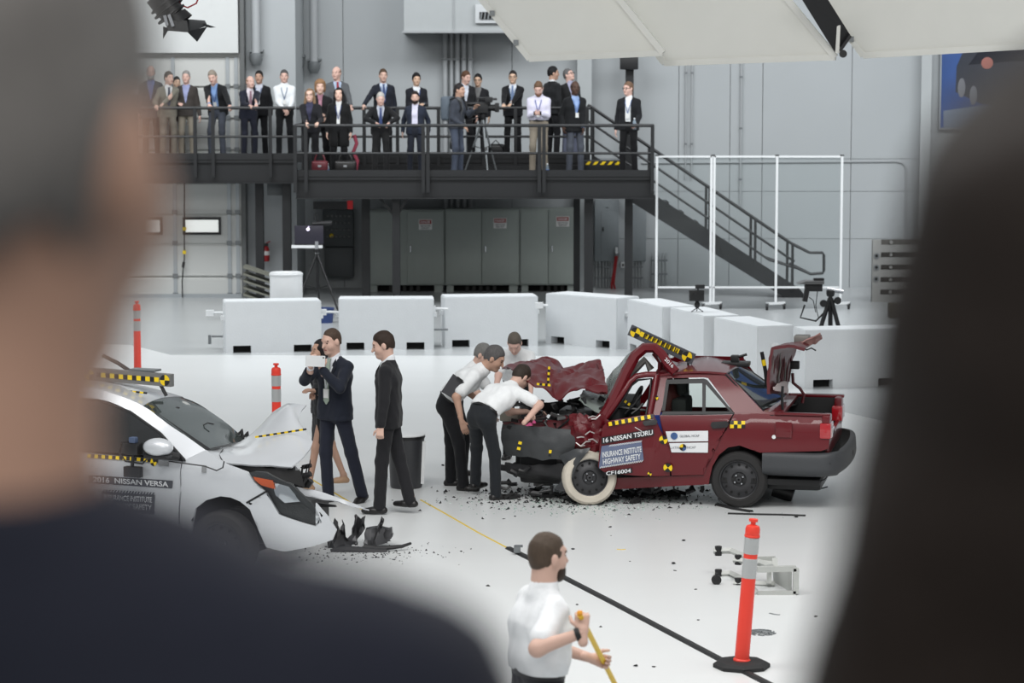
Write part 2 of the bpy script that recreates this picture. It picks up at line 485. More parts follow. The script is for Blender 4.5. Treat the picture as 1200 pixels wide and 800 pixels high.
def col_under(px, Y, w, ztop):
    x = A(px, 280, Y).x
    c = part('column', MB().box(x - w, x + w, Y, Y + .03, 0, ztop).box(x - w, x + w, Y + .15, Y + .18, 0, ztop).box(x - .012, x + .012, Y + .03, Y + .15, 0, ztop), M_deck, mz)
    part('base_plate', MB().box(x - w - .06, x + w + .06, Y - .06, Y + .24, 0, .025), M_black, c)
col_under(304, YL + .6, .075, zb); col_under(336, YL + .3, .08, zb)
col_under(428.5, YL - .2, .075, zbf); col_under(464, YF + .3, .07, zbf)
col_under(690, YF + .3, .08, zbf); col_under(737, YF + .5, .07, zbf); col_under(676, YL + .4, .06, zbf)
for px in (455, 470):
    x = A(464, 280, YF + .3).x; x2 = A(px, 240, YF + .3).x
    part('knee_brace', MB().bar((x, YF + .38, zbf - .35), (x + (x2 - x) * 2.2, YF + .38, zbf), .05), M_deck, mz)
# railings
def railing(name, lab, Y, x0, x1, ztop, zmid, zfoot, posts, extra=()):
    t = thing(name, lab, 'railing', ((x0 + x1) / 2, Y, zfoot))
    part('top_rail', MB().tube([(x0, Y, ztop), (x1, Y, ztop)], .03, 8), M_black, t)
    part('mid_rail', MB().tube([(x0, Y, zmid), (x1, Y, zmid)], .024, 8), M_black, t)
    for px in posts:
        x = A(px, 190, Y).x
        part('post', MB().box(x - .032, x + .032, Y - .03, Y + .03, zfoot, ztop + .01), M_black, t)
    return t
railing('guard_railing', 'black pipe railing along the left upper deck', YL - .05, xL, A(345, 0, YL).x, RU, MU, zb + .12, (90, 160, 229, 250, 317))
railing('guard_railing', 'black pipe railing behind the front row of spectators', YL - .02, A(346, 0, YL).x, xu, RU, MU, ZL, (427, 466, 514, 567, 604, 688))
railing('guard_railing', 'black front railing of the lower platform with paired posts', YF - .05, xc, xR, RL, ML, zbf + .12, (346, 358.5, 496, 501.5, 632, 637.5, 764.5))
t = thing('guard_railing', 'short side railing at the left end of the lower platform', 'railing', (xc, YF, ZL))
part('top_rail', MB().tube([(xc, YF, RL), (xc, YL, RL)], .028, 8), M_black, t)
part('mid_rail', MB().tube([(xc, YF, ML), (xc, YL, ML)], .024, 8), M_black, t)
part('post', MB().box(xc - .03, xc + .03, YL - .1, YL - .04, ZL, RL), M_black, t)
# caution striped plate at the head of the stair
t = thing('caution_step', 'black step box with yellow hazard stripes beside the man with a bottle', 'step', A(706, 203, YF + 1.0))
part('box', pxbox(MB(), 681, 188, 727, 203, YF + 1.0, .4, .01), M_black, t)
for k in range(5):
    x = 686 + k * 8.6
    part('hazard_stripe', MB().prism([A(x, 193, YF + .99), A(x + 4, 193, YF + .99), A(x + 7.2, 189.2, YF + .99), A(x + 3.2, 189.2, YF + .99)], (0, -.006, 0)), M_yellow, t)
part('edge_strip', pxbox(MB(), 683, 199.3, 720, 200.8, YF + .985, .01), mat('pale_strip', (215, 200, 120), .5), t)

# ------------------------------------------------------------------ stair
YS0, YS1 = 49.6, 50.55
st = thing('steel_stair', 'black steel stair descending right from the platform', 'stair', A(940, 345, YS0))
a, b = A(695, 186, YS0), A(938, 341.5, YS0)
a.z = ZU; b.z = 0.0
d = (b - a)
def on(t_, dz, Y): return Vector((a.x + d.x * t_, Y, a.z + d.z * t_ + dz))
for Y in (YS0, YS1):
    s_ = part('stringer', MB().prism([on(0, .02, Y), on(1.0, .16, Y), (b.x + .12, Y, 0), (b.x - .30, Y, 0), on(0.0, -.42, Y)], (0, .05, 0)), M_deck, st)
n = 14
for k in range(n):
    t_ = (k + .6) / n
    p = on(t_, 0.02, YS0)
    part('tread', MB().box(p.x - .13, p.x + .15, YS0 + .05, YS1, p.z - .04, p.z), M_deck, st)
def stair_rail(Y, lab):
    t = thing('stair_railing', lab, 'railing', (b.x, Y, 0))
    rr = .028
    top = [on(-.02, .93, Y), on(.96, .93, Y)]
    e = top[1]
    px1, px2 = A(949, 296, Y), A(964, 296, Y)
    q1, q2 = A(964, 320, Y), A(950, 321, Y)
    part('top_rail', MB().tube([top[0], e, px1, px2, A(965.5, 299, Y), A(965.5, 317, Y), q1, q2, on(.97, .52, Y)], rr, 8), M_black, t)
    part('mid_rail', MB().tube([on(-.02, .62, Y), on(.97, .62, Y) ], .022, 8), M_black, t)
    part('mid_rail', MB().tube([on(-.02, .32, Y), on(.85, .32, Y), A(933, 314, Y)], .022, 8), M_black, t)
    for u in (0.0, .28, .56, .78, .96):
        p = on(u, .02, Y)
        part('post', MB().bar(p, p + Vector((0, 0, .92)), .05), M_black, t)
stair_rail(YS0, 'near black pipe handrail of the steel stair')
stair_rail(YS1, 'far black pipe handrail of the steel stair')

# ------------------------------------------------------------------ electrical cabinets
YC = 50.9
M_lab = mat('white_label', (222, 222, 220), .5, var=.02)
M_lred = mat('label_red', (150, 60, 60), .5)
M_ink = mat('ink_black', (25, 25, 27), .6)
cabs = [(432, 521, (468, 476.5), 'left electrical cabinet behind two black posts'), (521.5, 608.5, (564.5,), 'middle of three grey electrical cabinets'), (609, 677, (642.5,), 'right narrower electrical cabinet of the three')]
for i, (x0, x1, sp, lab) in enumerate(cabs):
    c = thing('electrical_cabinet', 'grey ' + lab if not lab.startswith('middle') else lab, 'cabinet', A((x0 + x1) / 2, 345, YC), group='electrical cabinets under the platform')
    ytop = 246 - i * .8
    part('body', pxbox(MB(), x0, ytop, x1, 334, YC, .55, .01), M_cab, c)
    edges = [x0 + 1] + list(sp) + [x1 - 1]
    for j in range(len(edges) - 1):
        if edges[j + 1] - edges[j] < 12: continue
        dr = part('door', pxbox(MB(), edges[j] + .5, ytop + 2, edges[j + 1] - .5, 332.5, YC - .03, .03, .006), M_cab, c)
    hx = edges[-2] + 4
    part('handle', pxbox(MB(), hx, 288, hx + 1.2, 295, YC - .06, .03), M_chrome, dr)
    lx = (498.5, 586, 659.5)[i]; ly = (263, 261.5, 259.5)[i]
    l_ = part('warning_label', pxbox(MB(), lx - 7.7, ly - 6, lx + 7.7, ly + 6, YC - .036, .006), M_lab, dr, label='white danger label with red header')
    part('label_header', pxbox(MB(), lx - 7, ly - 5.4, lx + 7, ly - .6, YC - .039, .003), M_lred, l_)
    def lf(u, v, lx=lx, yy=ly): q = A(lx, yy, YC - .041); return (q.x + u, q.y, q.z + v)
    part('lettering', text_on(MB(), 'DANGER', lambda u, v: lf(u, v, yy=ly - 3), .19, .05, .01), M_lab, l_)
    part('lettering', text_on(MB(), 'HIGH VOLTAGE', lambda u, v: lf(u, v, yy=ly + 1.6), .2, .035, .01), M_ink, l_)
    part('lettering', text_on(MB(), 'KEEP OUT', lambda u, v: lf(u, v, yy=ly + 4.3), .16, .035, .01), M_ink, l_)
    part('plinth', pxbox(MB(), x0 + 2, 334, x0 + 10, 346, YC + .05, .4), M_cab, c)
    part('plinth', pxbox(MB(), x1 - 12, 334, x1 - 2, 346, YC + .05, .4), M_cab, c)
    part('cable_bay', pxbox(MB(), x0 + 10, 334, x1 - 12, 346.5, YC + .3, .2), M_dark, c)
    for k in range(5):
        x = x0 + 24 + k * 8
        if x < x1 - 14: part('cable', pxbox(MB(), x, 334, x + 4, 346.5, YC + .15, .1), mat('dark_cable', (45, 44, 42), .7), c)
# breaker panels
def breaker(x0, y0, x1, y1, lab, inner=True):
    c = thing('breaker_panel', lab, 'panel', A((x0 + x1) / 2, y1, YW - .15))
    part('box', pxbox(MB(), x0, y0, x1, y1, YW - .17, .16, .01), mat('panel_grey', (132, 138, 141), .5), c)
    if inner:
        dr = part('door', pxbox(MB(), x0 + 7.5, y0 + 14, x1 - 3, y1 - 8, YW - .18, .02, .004), mat('panel_grey', (132, 138, 141), .5), c)
        part('latch', pxbox(MB(), x0 + 9, y0 + 32, x0 + 10.5, y0 + 37, YW - .21, .03), M_blackp, dr)
        part('name_plate', pxbox(MB(), x0 + 13, y0 + 8.5, x0 + 16, y0 + 9.8, YW - .17, .01), M_dark, c)
breaker(697, 234, 725, 306, 'tall grey breaker panel right of the cabinets')
breaker(740, 240, 757, 306, 'narrow grey breaker panel under the stair', False)
for k, px in enumerate((699, 703, 707, 710.5, 713.5, 716)):
    vpipe(px, 306, 345, YW - .07, .017, 'panel_conduit', ('first', 'second', 'third', 'fourth', 'fifth', 'sixth')[k] + ' thin conduit from the left below the tall breaker panel')
for k, px in enumerate((742, 745.5, 749, 752)):
    vpipe(px, 306, 345, YW - .07, .017, 'panel_conduit', ('first', 'second', 'third', 'fourth')[k] + ' thin conduit from the left below the narrow breaker panel')
for k, px in enumerate((765, 769, 773, 777, 781)):
    vpipe(px, 297, 345, YW - .07, .017, 'panel_conduit', ('first', 'second', 'third', 'fourth', 'fifth')[k] + ' thin conduit from the left behind the first clear panel')
t = thing('power_plug', 'white and grey power connector on the wall by the red cable', 'connector', A(722, 300, YW - .3))
part('socket', pxbox(MB(), 720, 296, 726, 301, YW - .25, .1, .01), M_grey, t)
part('plug', pxbox(MB(), 721, 290, 724, 297, YW - .3, .08, .01), M_white, t)
for k, sgn in enumerate((-1, 1)):
    pts = [A(721.5 + (k * 1.5), 300, YW - .28), A(720 + sgn * .6, 318, YW - .3), A(718 + sgn * 1.2, 332, YW - .3), A(719 + sgn * 2, 340, YW - .3), A(723 + sgn * 2, 344.5, YW - .3)]
    single('red_cable', MB().tube(pts, .025, 6), M_red, ('left' if k == 0 else 'right') + ' strand of the red power cable hanging below the connector', 'cable')
t = thing('socket_box', 'small pale socket box beside the red cable', 'socket', A(730, 314, YW - .1))
part('box', pxbox(MB(), 727.5, 307, 732.5, 314, YW - .1, .1, .008), M_white, t)
part('hole', pxbox(MB(), 729, 309, 731, 312, YW - .105, .01), M_dark, t)
# dark control boxes left of the cabinets
t = thing('control_panel', 'dark grey control panel with rows of knobs behind the laptop tripod', 'panel', A(398, 285, YW - .2))
part('box', pxbox(MB(), 378, 246, 414, 289, YW - .25, .25, .01), mat('dark_grey_panel', (78, 82, 84), .5), t)
for r_ in range(4):
    for c_ in range(6):
        p = A(384 + c_ * 5, 253 + r_ * 8, YW - .25)
        part('knob', MB().lathe([(.025, 0), (.02, -.04)], p, 8, 'Y'), mat('knob_grey', (120, 122, 120), .4), t)
p = A(388.5, 276, YW - .26); part('yellow_button', MB().lathe([(.045, 0), (.04, -.03)], p, 10, 'Y'), M_yellow, t)
t = thing('wall_cabinet', 'dark grey wall box below the control panel', 'cabinet', A(398, 325, YW - .3))
part('box', pxbox(MB(), 380, 290, 414, 325, YW - .35, .35, .01), mat('dark_grey_panel', (78, 82, 84), .5), t)
part('door', pxbox(MB(), 381.5, 291.5, 412.5, 323.5, YW - .37, .02, .004), mat('dark_grey_panel', (78, 82, 84), .5), t)
t = thing('red_sign', 'red and black hanging board under the platform', 'sign', A(392, 244, YL - .4))
part('board', pxbox(MB(), 367, 236, 407, 245, YL - .4, .05), M_blackp, t)
part('red_end', pxbox(MB(), 407, 235, 413.5, 245, YL - .4, .05), mat('signal_red', (205, 30, 35), .5), t)
t = thing('speaker_box', 'dark box hanging under the platform between two columns', 'box', A(321, 229, YL + .5))
part('body', pxbox(MB(), 313, 215, 331, 229, YL + .5, .3, .015), mat('dark_grey_panel', (78, 82, 84), .5), t)
part('bracket', pxbox(MB(), 320, 211, 324, 216, YL + .6, .06), M_black, t)
# fire extinguisher
t = thing('fire_extinguisher', 'red fire extinguisher hanging on the wall by a black column', 'extinguisher', A(312, 306, YD + .1))
p = A(312, 306, YD + .12); q = A(312, 288, YD + .12)
part('cylinder', MB().lathe([(.055, 0), (.065, .02), (.065, q.z - p.z - .08), (.045, q.z - p.z - .02), (.02, q.z - p.z)], p, 14), M_red, t)
part('valve', MB().box(q.x - .03, q.x + .04, q.y - .02, q.y + .02, q.z, q.z + .05), M_blackp, t)
part('lever', MB().bar((q.x, q.y, q.z + .05), (q.x + .08, q.y, q.z + .09), .025), M_red, t)
part('hose', MB().tube([(q.x - .02, q.y - .03, q.z + .02), (q.x - .08, q.y - .05, q.z - .05), (q.x - .08, q.y - .05, q.z - .2)], .012, 6), M_blackp, t)
part('label_band', MB().lathe([(.0665, .12), (.0665, .2)], p, 14), M_lab, t)

# ================================================================== concrete blocks round the test area
M_conc = mat('white_painted_concrete', (214, 217, 219), .6, var=.04, scale=5, bump=.12, bscale=45)
BL, BW, BH = 1.49, .56, .80
def block_mesh():
    m_ = MB()
    x = [0, .12, .40, 1.06, 1.34, BL]
    ph = .115
    prof = [(0, 0), (x[1], 0), (x[1], ph), (x[2], ph), (x[2], 0), (x[3], 0), (x[3], ph), (x[4], ph), (x[4], 0), (BL, 0), (BL, BH), (0, BH)]
    bm = bmesh.new()
    f = bm.faces.new([bm.verts.new((p[0], 0, p[1])) for p in prof])
    r_ = bmesh.ops.extrude_face_region(bm, geom=[f])
    for v in r_['geom']:
        if isinstance(v, bmesh.types.BMVert): v.co.y += BW
    bmesh.ops.recalc_face_normals(bm, faces=bm.faces)
    top = [e for e in bm.edges if all(v.co.z > BH - .01 for v in e.verts)] + [e for e in bm.edges if abs(e.verts[0].co.z - e.verts[1].co.z) > .5]
    bmesh.ops.bevel(bm, geom=top, offset=.014, segments=2, affect='EDGES')
    return m_.bm(bm)
proto_block = None
blocks = [((264, 414), (375.5, 412), 'white concrete block in front of the white drum, leftmost of the row'),
          ((397, 410), (506, 409.5), 'white concrete block behind the man in the black suit'),
          ((521, 407), (632, 405.5), 'white concrete block straight behind the bending inspectors'),
          ((639, 401.5), (734, 410), 'white concrete block where the row turns towards the red car'),
          ((735, 410), (777, 421.7), 'white concrete block behind the striped roof plank of the red car'),
          ((785, 422), (826, 435), 'white concrete block carrying the small test camera'),
          ((836, 436), (884, 448.5), 'white concrete block behind the rear window of the red car'),
          ((943, 455), (1066, 452), 'white concrete block behind the raised boot lid, nearest of all')]
block_objs = []
for (pa, pb, lab) in blocks:
    a_, b_ = G(*pa), G(*pb)
    ang = math.atan2(b_.y - a_.y, b_.x - a_.x)
    if proto_block is None:
        t = thing('concrete_block', lab, 'block', a_, ang, 'white concrete blocks round the crash area')
        part('body', block_mesh(), M_conc, t, 20, world=False)
        for x in (.12, 1.06):
            part('fork_pocket', MB().box(x, x + .28, .16, .2, 0, .115), M_dark, t, world=False)
        part('lifting_anchor', MB().box(-.05, .0, .2, .3, .5, .56), M_white, t, world=False)
        part('lifting_anchor', MB().box(BL, BL + .05, .2, .3, .5, .56), M_white, t, world=False)
        proto_block = t
    else:
        t = copy_obj(proto_block)
        t.location = a_; t.rotation_euler = (0, 0, ang); t['label'] = lab
    block_objs.append((a_, ang))
for (x0, x1, y, n) in ((243, 270, 367, 'left of the drum block'), (375, 398, 366, 'between the two leftmost blocks'), (503, 525, 362, 'between the second and third block'), (629, 642, 358, 'at the turn of the row')):
    p, q = A(x0, y, 40.0), A(x1, y, 40.0)
    single('connecting_rod', MB().tube([p, (p + q) / 2 + Vector((0, 0, .01)), q], .02, 8).box(p.x - .02, p.x + .1, 39.95, 40.05, p.z - .04, p.z + .05), M_white, 'white steel connecting rod ' + n, 'rod')
for (x0, x1, y, n) in ((248, 262, 394, 'left of the drum block'), (503, 525, 386, 'between the second and third block')):
    p, q = A(x0, y, 40.0), A(x1, y, 40.0)
    single('lower_rod', MB().tube([p, q], .015, 8).box(p.x - .05, p.x - .01, 39.96, 40.04, p.z - .12, p.z + .02), M_grey, 'thin lower tie rod ' + n, 'rod')
# white drum and honeycomb block behind the first barrier
p = G(336, 403); 
t = thing('white_drum', 'tall white cylindrical drum behind the leftmost concrete block', 'drum', p)
hh = A(336, 319, p.y).z
part('shell', MB().lathe([(.255, 0), (.262, .02), (.262, hh - .03), (.255, hh)], p, 32), M_white, t, 40)
part('lid', MB().lathe([(.24, hh - .02), (.24, hh + .006), (.01, hh + .008)], p, 32), M_white, t, 40)
part('rim', MB().lathe([(.266, hh - .05), (.27, hh - .04), (.27, hh - .02), (.26, hh - .015)], p, 32), M_white, t)
p = A(302, 350, 44.5); p.z = 0
t = thing('deformable_block', 'olive grey honeycomb crash block leaning beside the white drum', 'block', p)
zt = A(302, 321, 44.5).z
for k in range(7):
    z0, z1 = zt * k / 7, zt * (k + 1) / 7 - .02
    xa, xb = A(285, 330, 44.5).x, A(320, 330, 44.5).x
    part('layer', MB().prism([(xa, 44.5, z0 + .22), (xb, 44.5, z0 + .06), (xb, 44.5, z1 - .02), (xa, 44.5, z1 + .16)], (0, .5, 0)), mat('olive_aluminium', (118, 118, 108), .5, metal=.3, var=.25, scale=14), t)
part('base', MB().box(xa, xb, 44.5, 45, 0, .25), mat('olive_aluminium', (118, 118, 108)), t)

# ------------------------------------------------------------------ clear partition on castors
M_acr = glass_mat('clear_acrylic', (249, 251, 251), .012, .02, 1.22)
YP = 46.95
zt, zb_ = A(900, 183.5, YP).z, A(900, 336.5, YP).z
pxs = [769.5, 835, 910, 986]
pt = thing('clear_partition', 'tall clear panel screen in a white frame on castors', 'partition', A(880, 362, YP))
for i, x in enumerate(pxs):
    X = A(x, 250, YP).x
    for dx in ((-.028, .028) if i == 1 else (0,)):
        part('upright', MB().box(X + dx - .021, X + dx + .021, YP - .022, YP + .022, .1, zt + .02), M_white, pt)
    for s_ in (-1, 1):
        c = Vector((X + s_ * .17, YP + s_ * .1, .06))
        w = part('castor', MB().lathe([(.055, -.02), (.06, -.01), (.06, .01), (.055, .02)], c, 14, 'X'), M_blackp, pt)
        part('castor_fork', MB().box(c.x - .035, c.x + .035, c.y - .02, c.y + .02, .06, .13), M_grey, w)
    part('foot', MB().bar((X - .18, YP - .1, .12), (X + .18, YP + .1, .12), .045), M_white, pt)
    if i < 3:
        X2 = A(pxs[i + 1], 250, YP).x
        part('panel', MB().box(X + .02, X2 - .02, YP - .004, YP + .004, zb_, zt), M_acr, pt)
        part('top_bar', MB().box(X + .027, X2 - .027, YP - .022, YP + .022, zt - .014, zt + .018), M_white, pt)
        part('bottom_bar', MB().box(X + .027, X2 - .027, YP - .022, YP + .022, zb_ - .017, zb_ + .017), M_white, pt)
    part('corner_cap', MB().box(X - .034, X + .034, YP - .03, YP + .03, zt + .015, zt + .035), M_blackp, pt)

# ------------------------------------------------------------------ slotted steel plate on the right
Yq = 48.6
p = A(1022, 352, Yq)
t = thing('slotted_plate', 'grey steel reaction plate with slots and round bolt holes at right', 'plate', (p.x + .6, Yq, 0))
M_pl = mat('pale_steel_plate', (150, 150, 147), .5, var=.08)
ztop = A(1022, 281, Yq).z
X0 = p.x
part('edge_plate', MB().box(X0, X0 + .16, Yq, Yq + .14, 0, ztop), M_pl, t)
for k in range(5):
    z0 = ztop * k / 5
    part('rib', MB().box(X0 + .16, X0 + 1.2, Yq, Yq + .1, z0, z0 + ztop / 5 - .1), M_pl, t)
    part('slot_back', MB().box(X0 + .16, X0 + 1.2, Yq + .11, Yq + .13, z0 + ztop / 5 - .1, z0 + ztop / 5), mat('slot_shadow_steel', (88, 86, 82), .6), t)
    part('slot_bolt', MB().lathe([(.035, 0), (.03, -.1)], (X0 + .36, Yq + .11, z0 + ztop / 5 - .05), 10, 'Y'), M_pl, t)
for z in (.36, .58, .8):
    r_ = part('bolt_ring', MB().lathe([(.055, 0), (.055, -.02), (.03, -.02), (.03, 0)], (X0 + .075, Yq, z + .08), 16, 'Y'), M_grey, t)
    part('bolt_hole', MB().lathe([(.028, -.005), (.028, -.022)], (X0 + .075, Yq, z + .08), 12, 'Y'), M_dark, r_)
q = A(1050, 372, 45.2); q.z = 0
single('tool_case', MB().bbox(q.x - .1, q.x + .45, 45.2, 45.5, .0, .26, .02).box(q.x - .1, q.x + .45, 45.19, 45.21, .16, .17).box(q.x + .1, q.x + .26, 45.16, 45.2, .17, .2), mat('olive_case', (70, 66, 52), .6), 'small olive brown case on the floor below the slotted plate', 'case')

# ------------------------------------------------------------------ tripods with test cameras
def tripod(name, lab, base, h, spread, legs_ang=(90, 210, 330), r=.018, mt=None):
    t = thing(name, lab, 'tripod', base)
    hub = Vector(base) + Vector((0, 0, h))
    for k, a_ in enumerate(legs_ang):
        f_ = Vector(base) + Vector((math.cos(R(a_)) * spread, math.sin(R(a_)) * spread, 0.01))
        mid = hub.lerp(f_, .55)
        l_ = part('leg', MB().tube([hub + (f_ - hub).normalized() * .03, mid], r * 1.25, 8).tube([mid, f_], r, 8), mt or M_blackp, t)
        part('leg_clamp', MB().tube([mid - (f_ - hub).normalized() * .03, mid + (f_ - hub).normalized() * .03], r * 1.8, 8), M_blackp, l_)
        part('rubber_foot', MB().tube([f_, f_ - Vector((0, 0, .01)) + Vector((0, 0, .03))], r * 1.5, 8), M_rubber, l_)
        part('spreader', MB().bar(hub.lerp(f_, .5), Vector(base) + Vector((0, 0, h * .45)), .012), M_blackp, t)
    part('centre_column', MB().tube([hub - Vector((0, 0, h * .6)), hub + Vector((0, 0, .08))], r * 1.2, 10), M_blackp, t)
    part('head', MB().lathe([(.05, .0), (.06, .03), (.06, .08), (.03, .1)], hub, 12), M_blackp, t)
    return t, hub
p = G(372, 371)
t, hub = tripod('camera_tripod', 'tall black tripod carrying a laptop behind the concrete blocks', p, A(373, 297, p.y).z, .5)
part('crossbar', MB().box(hub.x - .45, hub.x + .1, hub.y - .04, hub.y + .04, hub.z + .1, hub.z + .15), M_white, t)
part('upright_clamp', MB().box(hub.x - .03, hub.x + .03, hub.y - .05, hub.y + .05, hub.z + .0, hub.z + .22), M_chrome, t)
t = thing('laptop', 'open dark laptop standing on the tall tripod', 'laptop', hub + Vector((-.2, 0, .15)))
part('keyboard_base', MB().bbox(hub.x - .4, hub.x + .08, hub.y - .02, hub.y + .3, hub.z + .155, hub.z + .18, .006), M_blackp, t)
sx0, sx1 = A(345, 270, hub.y - .03).x, A(379, 270, hub.y - .03).x
l_ = part('screen_lid', MB().bbox(sx0, sx1, hub.y - .03, hub.y - .012, hub.z + .17, hub.z + .5, .008), mat('laptop_lid', (40, 38, 50), .35), t)
c = A(361, 268.5, hub.y - .035)
part('lit_logo', MB().lathe([(.028, 0), (.028, -.004)], c, 14, 'Y').lathe([(.01, 0), (.01, -.004)], c + Vector((.012, 0, .04)), 8, 'Y'), mat('logo_glow', (235, 225, 255), .4, emit=1.5), l_)
t = thing('lamp_bar', 'black bar lamp beside the laptop on the tripod', 'lamp', A(377, 262, hub.y + .1))
part('bar', MB().tube([A(366, 262.5, hub.y + .1), A(389, 261, hub.y + .1)], .045, 10), M_blackp, t)
part('arm', MB().tube([A(372, 262, hub.y + .1), A(372, 252, hub.y + .1), A(369, 250, hub.y + .1), A(368, 258, hub.y + .1)], .014, 6), M_blackp, t)
part('mount', MB().tube([A(374, 262, hub.y + .1), hub + Vector((0, .05, .12))], .016, 6), M_blackp, t)
single('blue_bucket', MB().lathe([(.13, 0), (.16, .25), (.165, .26), (.14, .26)], G(381, 378), 16), mat('blue_plastic', (40, 60, 110), .5), 'dark blue bucket between two concrete blocks', 'bucket')

p = G(972, 441)
t, hub = tripod('camera_tripod', 'sturdy black tripod with test camera behind the nearest concrete block', p, A(972, 347, p.y).z, .38, (80, 200, 320), .025)
part('knob', MB().lathe([(.05, -.03), (.055, 0), (.05, .03)], hub + Vector((.1, -.02, -.06)), 12, 'Y'), M_blackp, t)
part('knob', MB().lathe([(.05, -.03), (.055, 0), (.05, .03)], hub + Vector((-.1, -.02, -.1)), 12, 'Y'), M_blackp, t)
part('slide_plate', MB().tube([hub + Vector((-.05, 0, .1)), A(988, 342, hub.y)], .03, 10), M_chrome, t)
Yt = hub.y
t = thing('test_camera', 'black high speed camera with wide sun shade on the right tripod', 'camera', A(960, 342, Yt))
part('body', pxbox(MB(), 944, 333, 964, 341.5, Yt - .06, .16, .01), M_blackp, t)
part('sun_shade', MB().prism([A(935, 333, Yt - .15), A(945, 329.5, Yt - .15), A(966, 329.5, Yt - .15), A(966, 333, Yt - .15)], (0, .3, 0)), mat('shade_grey', (95, 95, 95), .5), t)
part('top_unit', pxbox(MB(), 954, 326, 966, 330, Yt - .05, .1, .008), M_blackp, t)
part('lens_hood', MB().prism([A(944, 339, Yt - .08), A(949, 340, Yt - .08), A(946, 354, Yt - .08), A(941, 353, Yt - .08)], (0, .12, 0)), M_blackp, t)
part('cable', MB().tube([A(958, 341, Yt), A(956, 358, Yt), A(959, 372, Yt)], .006, 5), M_blackp, t)
part('cable', MB().tube([A(948, 348, Yt), A(953, 352, Yt), A(956, 366, Yt)], .006, 5), M_blackp, t)
part('arm', MB().tube([A(943, 357, Yt), A(938, 372, Yt), A(956, 376, Yt), A(966, 366, Yt)], .014, 6), M_blackp, t)

# small camera on a block
bc = A(817, 362, 37.6)
bc = Vector((bc.x, 37.6, BH))
bx_, by_ = bc.x, bc.y
t = thing('small_test_camera', 'small black camera on a mini tripod atop a concrete block', 'camera', bc)
for a_ in (90, 210, 330):
    part('mini_leg', MB().tube([(bx_, by_, BH + .06), (bx_ + .1 * math.cos(R(a_)), by_ + .08 * math.sin(R(a_)), BH + .005)], .007, 6), M_blackp, t)
part('ball_head', MB().lathe([(.01, .05), (.035, .07), (.045, .1), (.035, .13), (.02, .16)], bc, 12), M_blackp, t)
part('body', MB().bbox(bx_ - .12, bx_ + .1, by_ - .06, by_ + .08, BH + .16, BH + .32, .012), M_blackp, t)
part('accessory', MB().bbox(bx_ - .03, bx_ + .11, by_ - .02, by_ + .04, BH + .345, BH + .4, .01).box(bx_, bx_ + .02, by_ - .01, by_ + .01, BH + .31, BH + .36), M_blackp, t)
part('lens', MB().lathe([(.04, 0), (.045, -.07), (.035, -.07)], (bx_ - .02, by_ - .06, BH + .24), 14, 'Y'), M_blackp, t)

# ------------------------------------------------------------------ delineator posts
def delineator(px, py, lab, lean=(0, 0)):
    p = G(px, py)
    t = thing('delineator_post', lab, 'traffic post', p, 0, 'orange delineator posts')
    part('rubber_base', MB().lathe([(.205, 0), (.205, .03), (.17, .05), (.075, .055)], (0, 0, 0), 8), M_rubber, t, 20, world=False)
    M = Matrix.Rotation(lean[0], 3, 'Y') @ Matrix.Rotation(lean[1], 3, 'X')
    M4 = M
    H0 = 1.04
    def ring(prof): return MB().lathe(prof, (0, 0, .04), 20, M=M4)
    ps = part('post', ring([(.062, 0), (.062, .02), (.053, .03), (.050, .8), (.050, H0 - .13), (.053, H0 - .125), (.053, H0 - .07), (.046, H0 - .05), (.018, H0 - .04), (.018, H0 - .022), (.032, H0 - .018), (.032, H0), (.02, H0 + .002)]), M_orange, t, 35, world=False)
    part('reflective_band', ring([(.0515, .615), (.053, .617), (.053, .755), (.0515, .757)]), M_refl, ps, world=False)
    part('reflective_band', ring([(.0515, .79), (.053, .792), (.053, .905), (.0515, .907)]), M_refl, ps, world=False)
    part('cap_ridge', ring([(.055, H0 - .13), (.056, H0 - .127), (.056, H0 - .118), (.054, H0 - .115)]), M_orange, ps, world=False)
delineator(869, 782, 'orange delineator post on the black rubber base nearest the viewer', (R(4.2), 0))
p = A(323.5, 427.5, 28.1)
g_ = Vector((p.x, 28.1, 0))
def to_px(v):
    d = Vector(v) - CAMV
    zc = d.y * CP - d.z * SP; yc = d.y * SP + d.z * CP
    return 600 + F_PX * d.x / zc, 400 - F_PX * yc / zc
delineator(*to_px((p.x, 28.1, 0)), 'orange delineator post behind the raised silver bonnet')
p = A(160, 353.5, 36.2)
delineator(*to_px((p.x, 36.2, 0)), 'orange delineator post farthest away at left near the roller door')

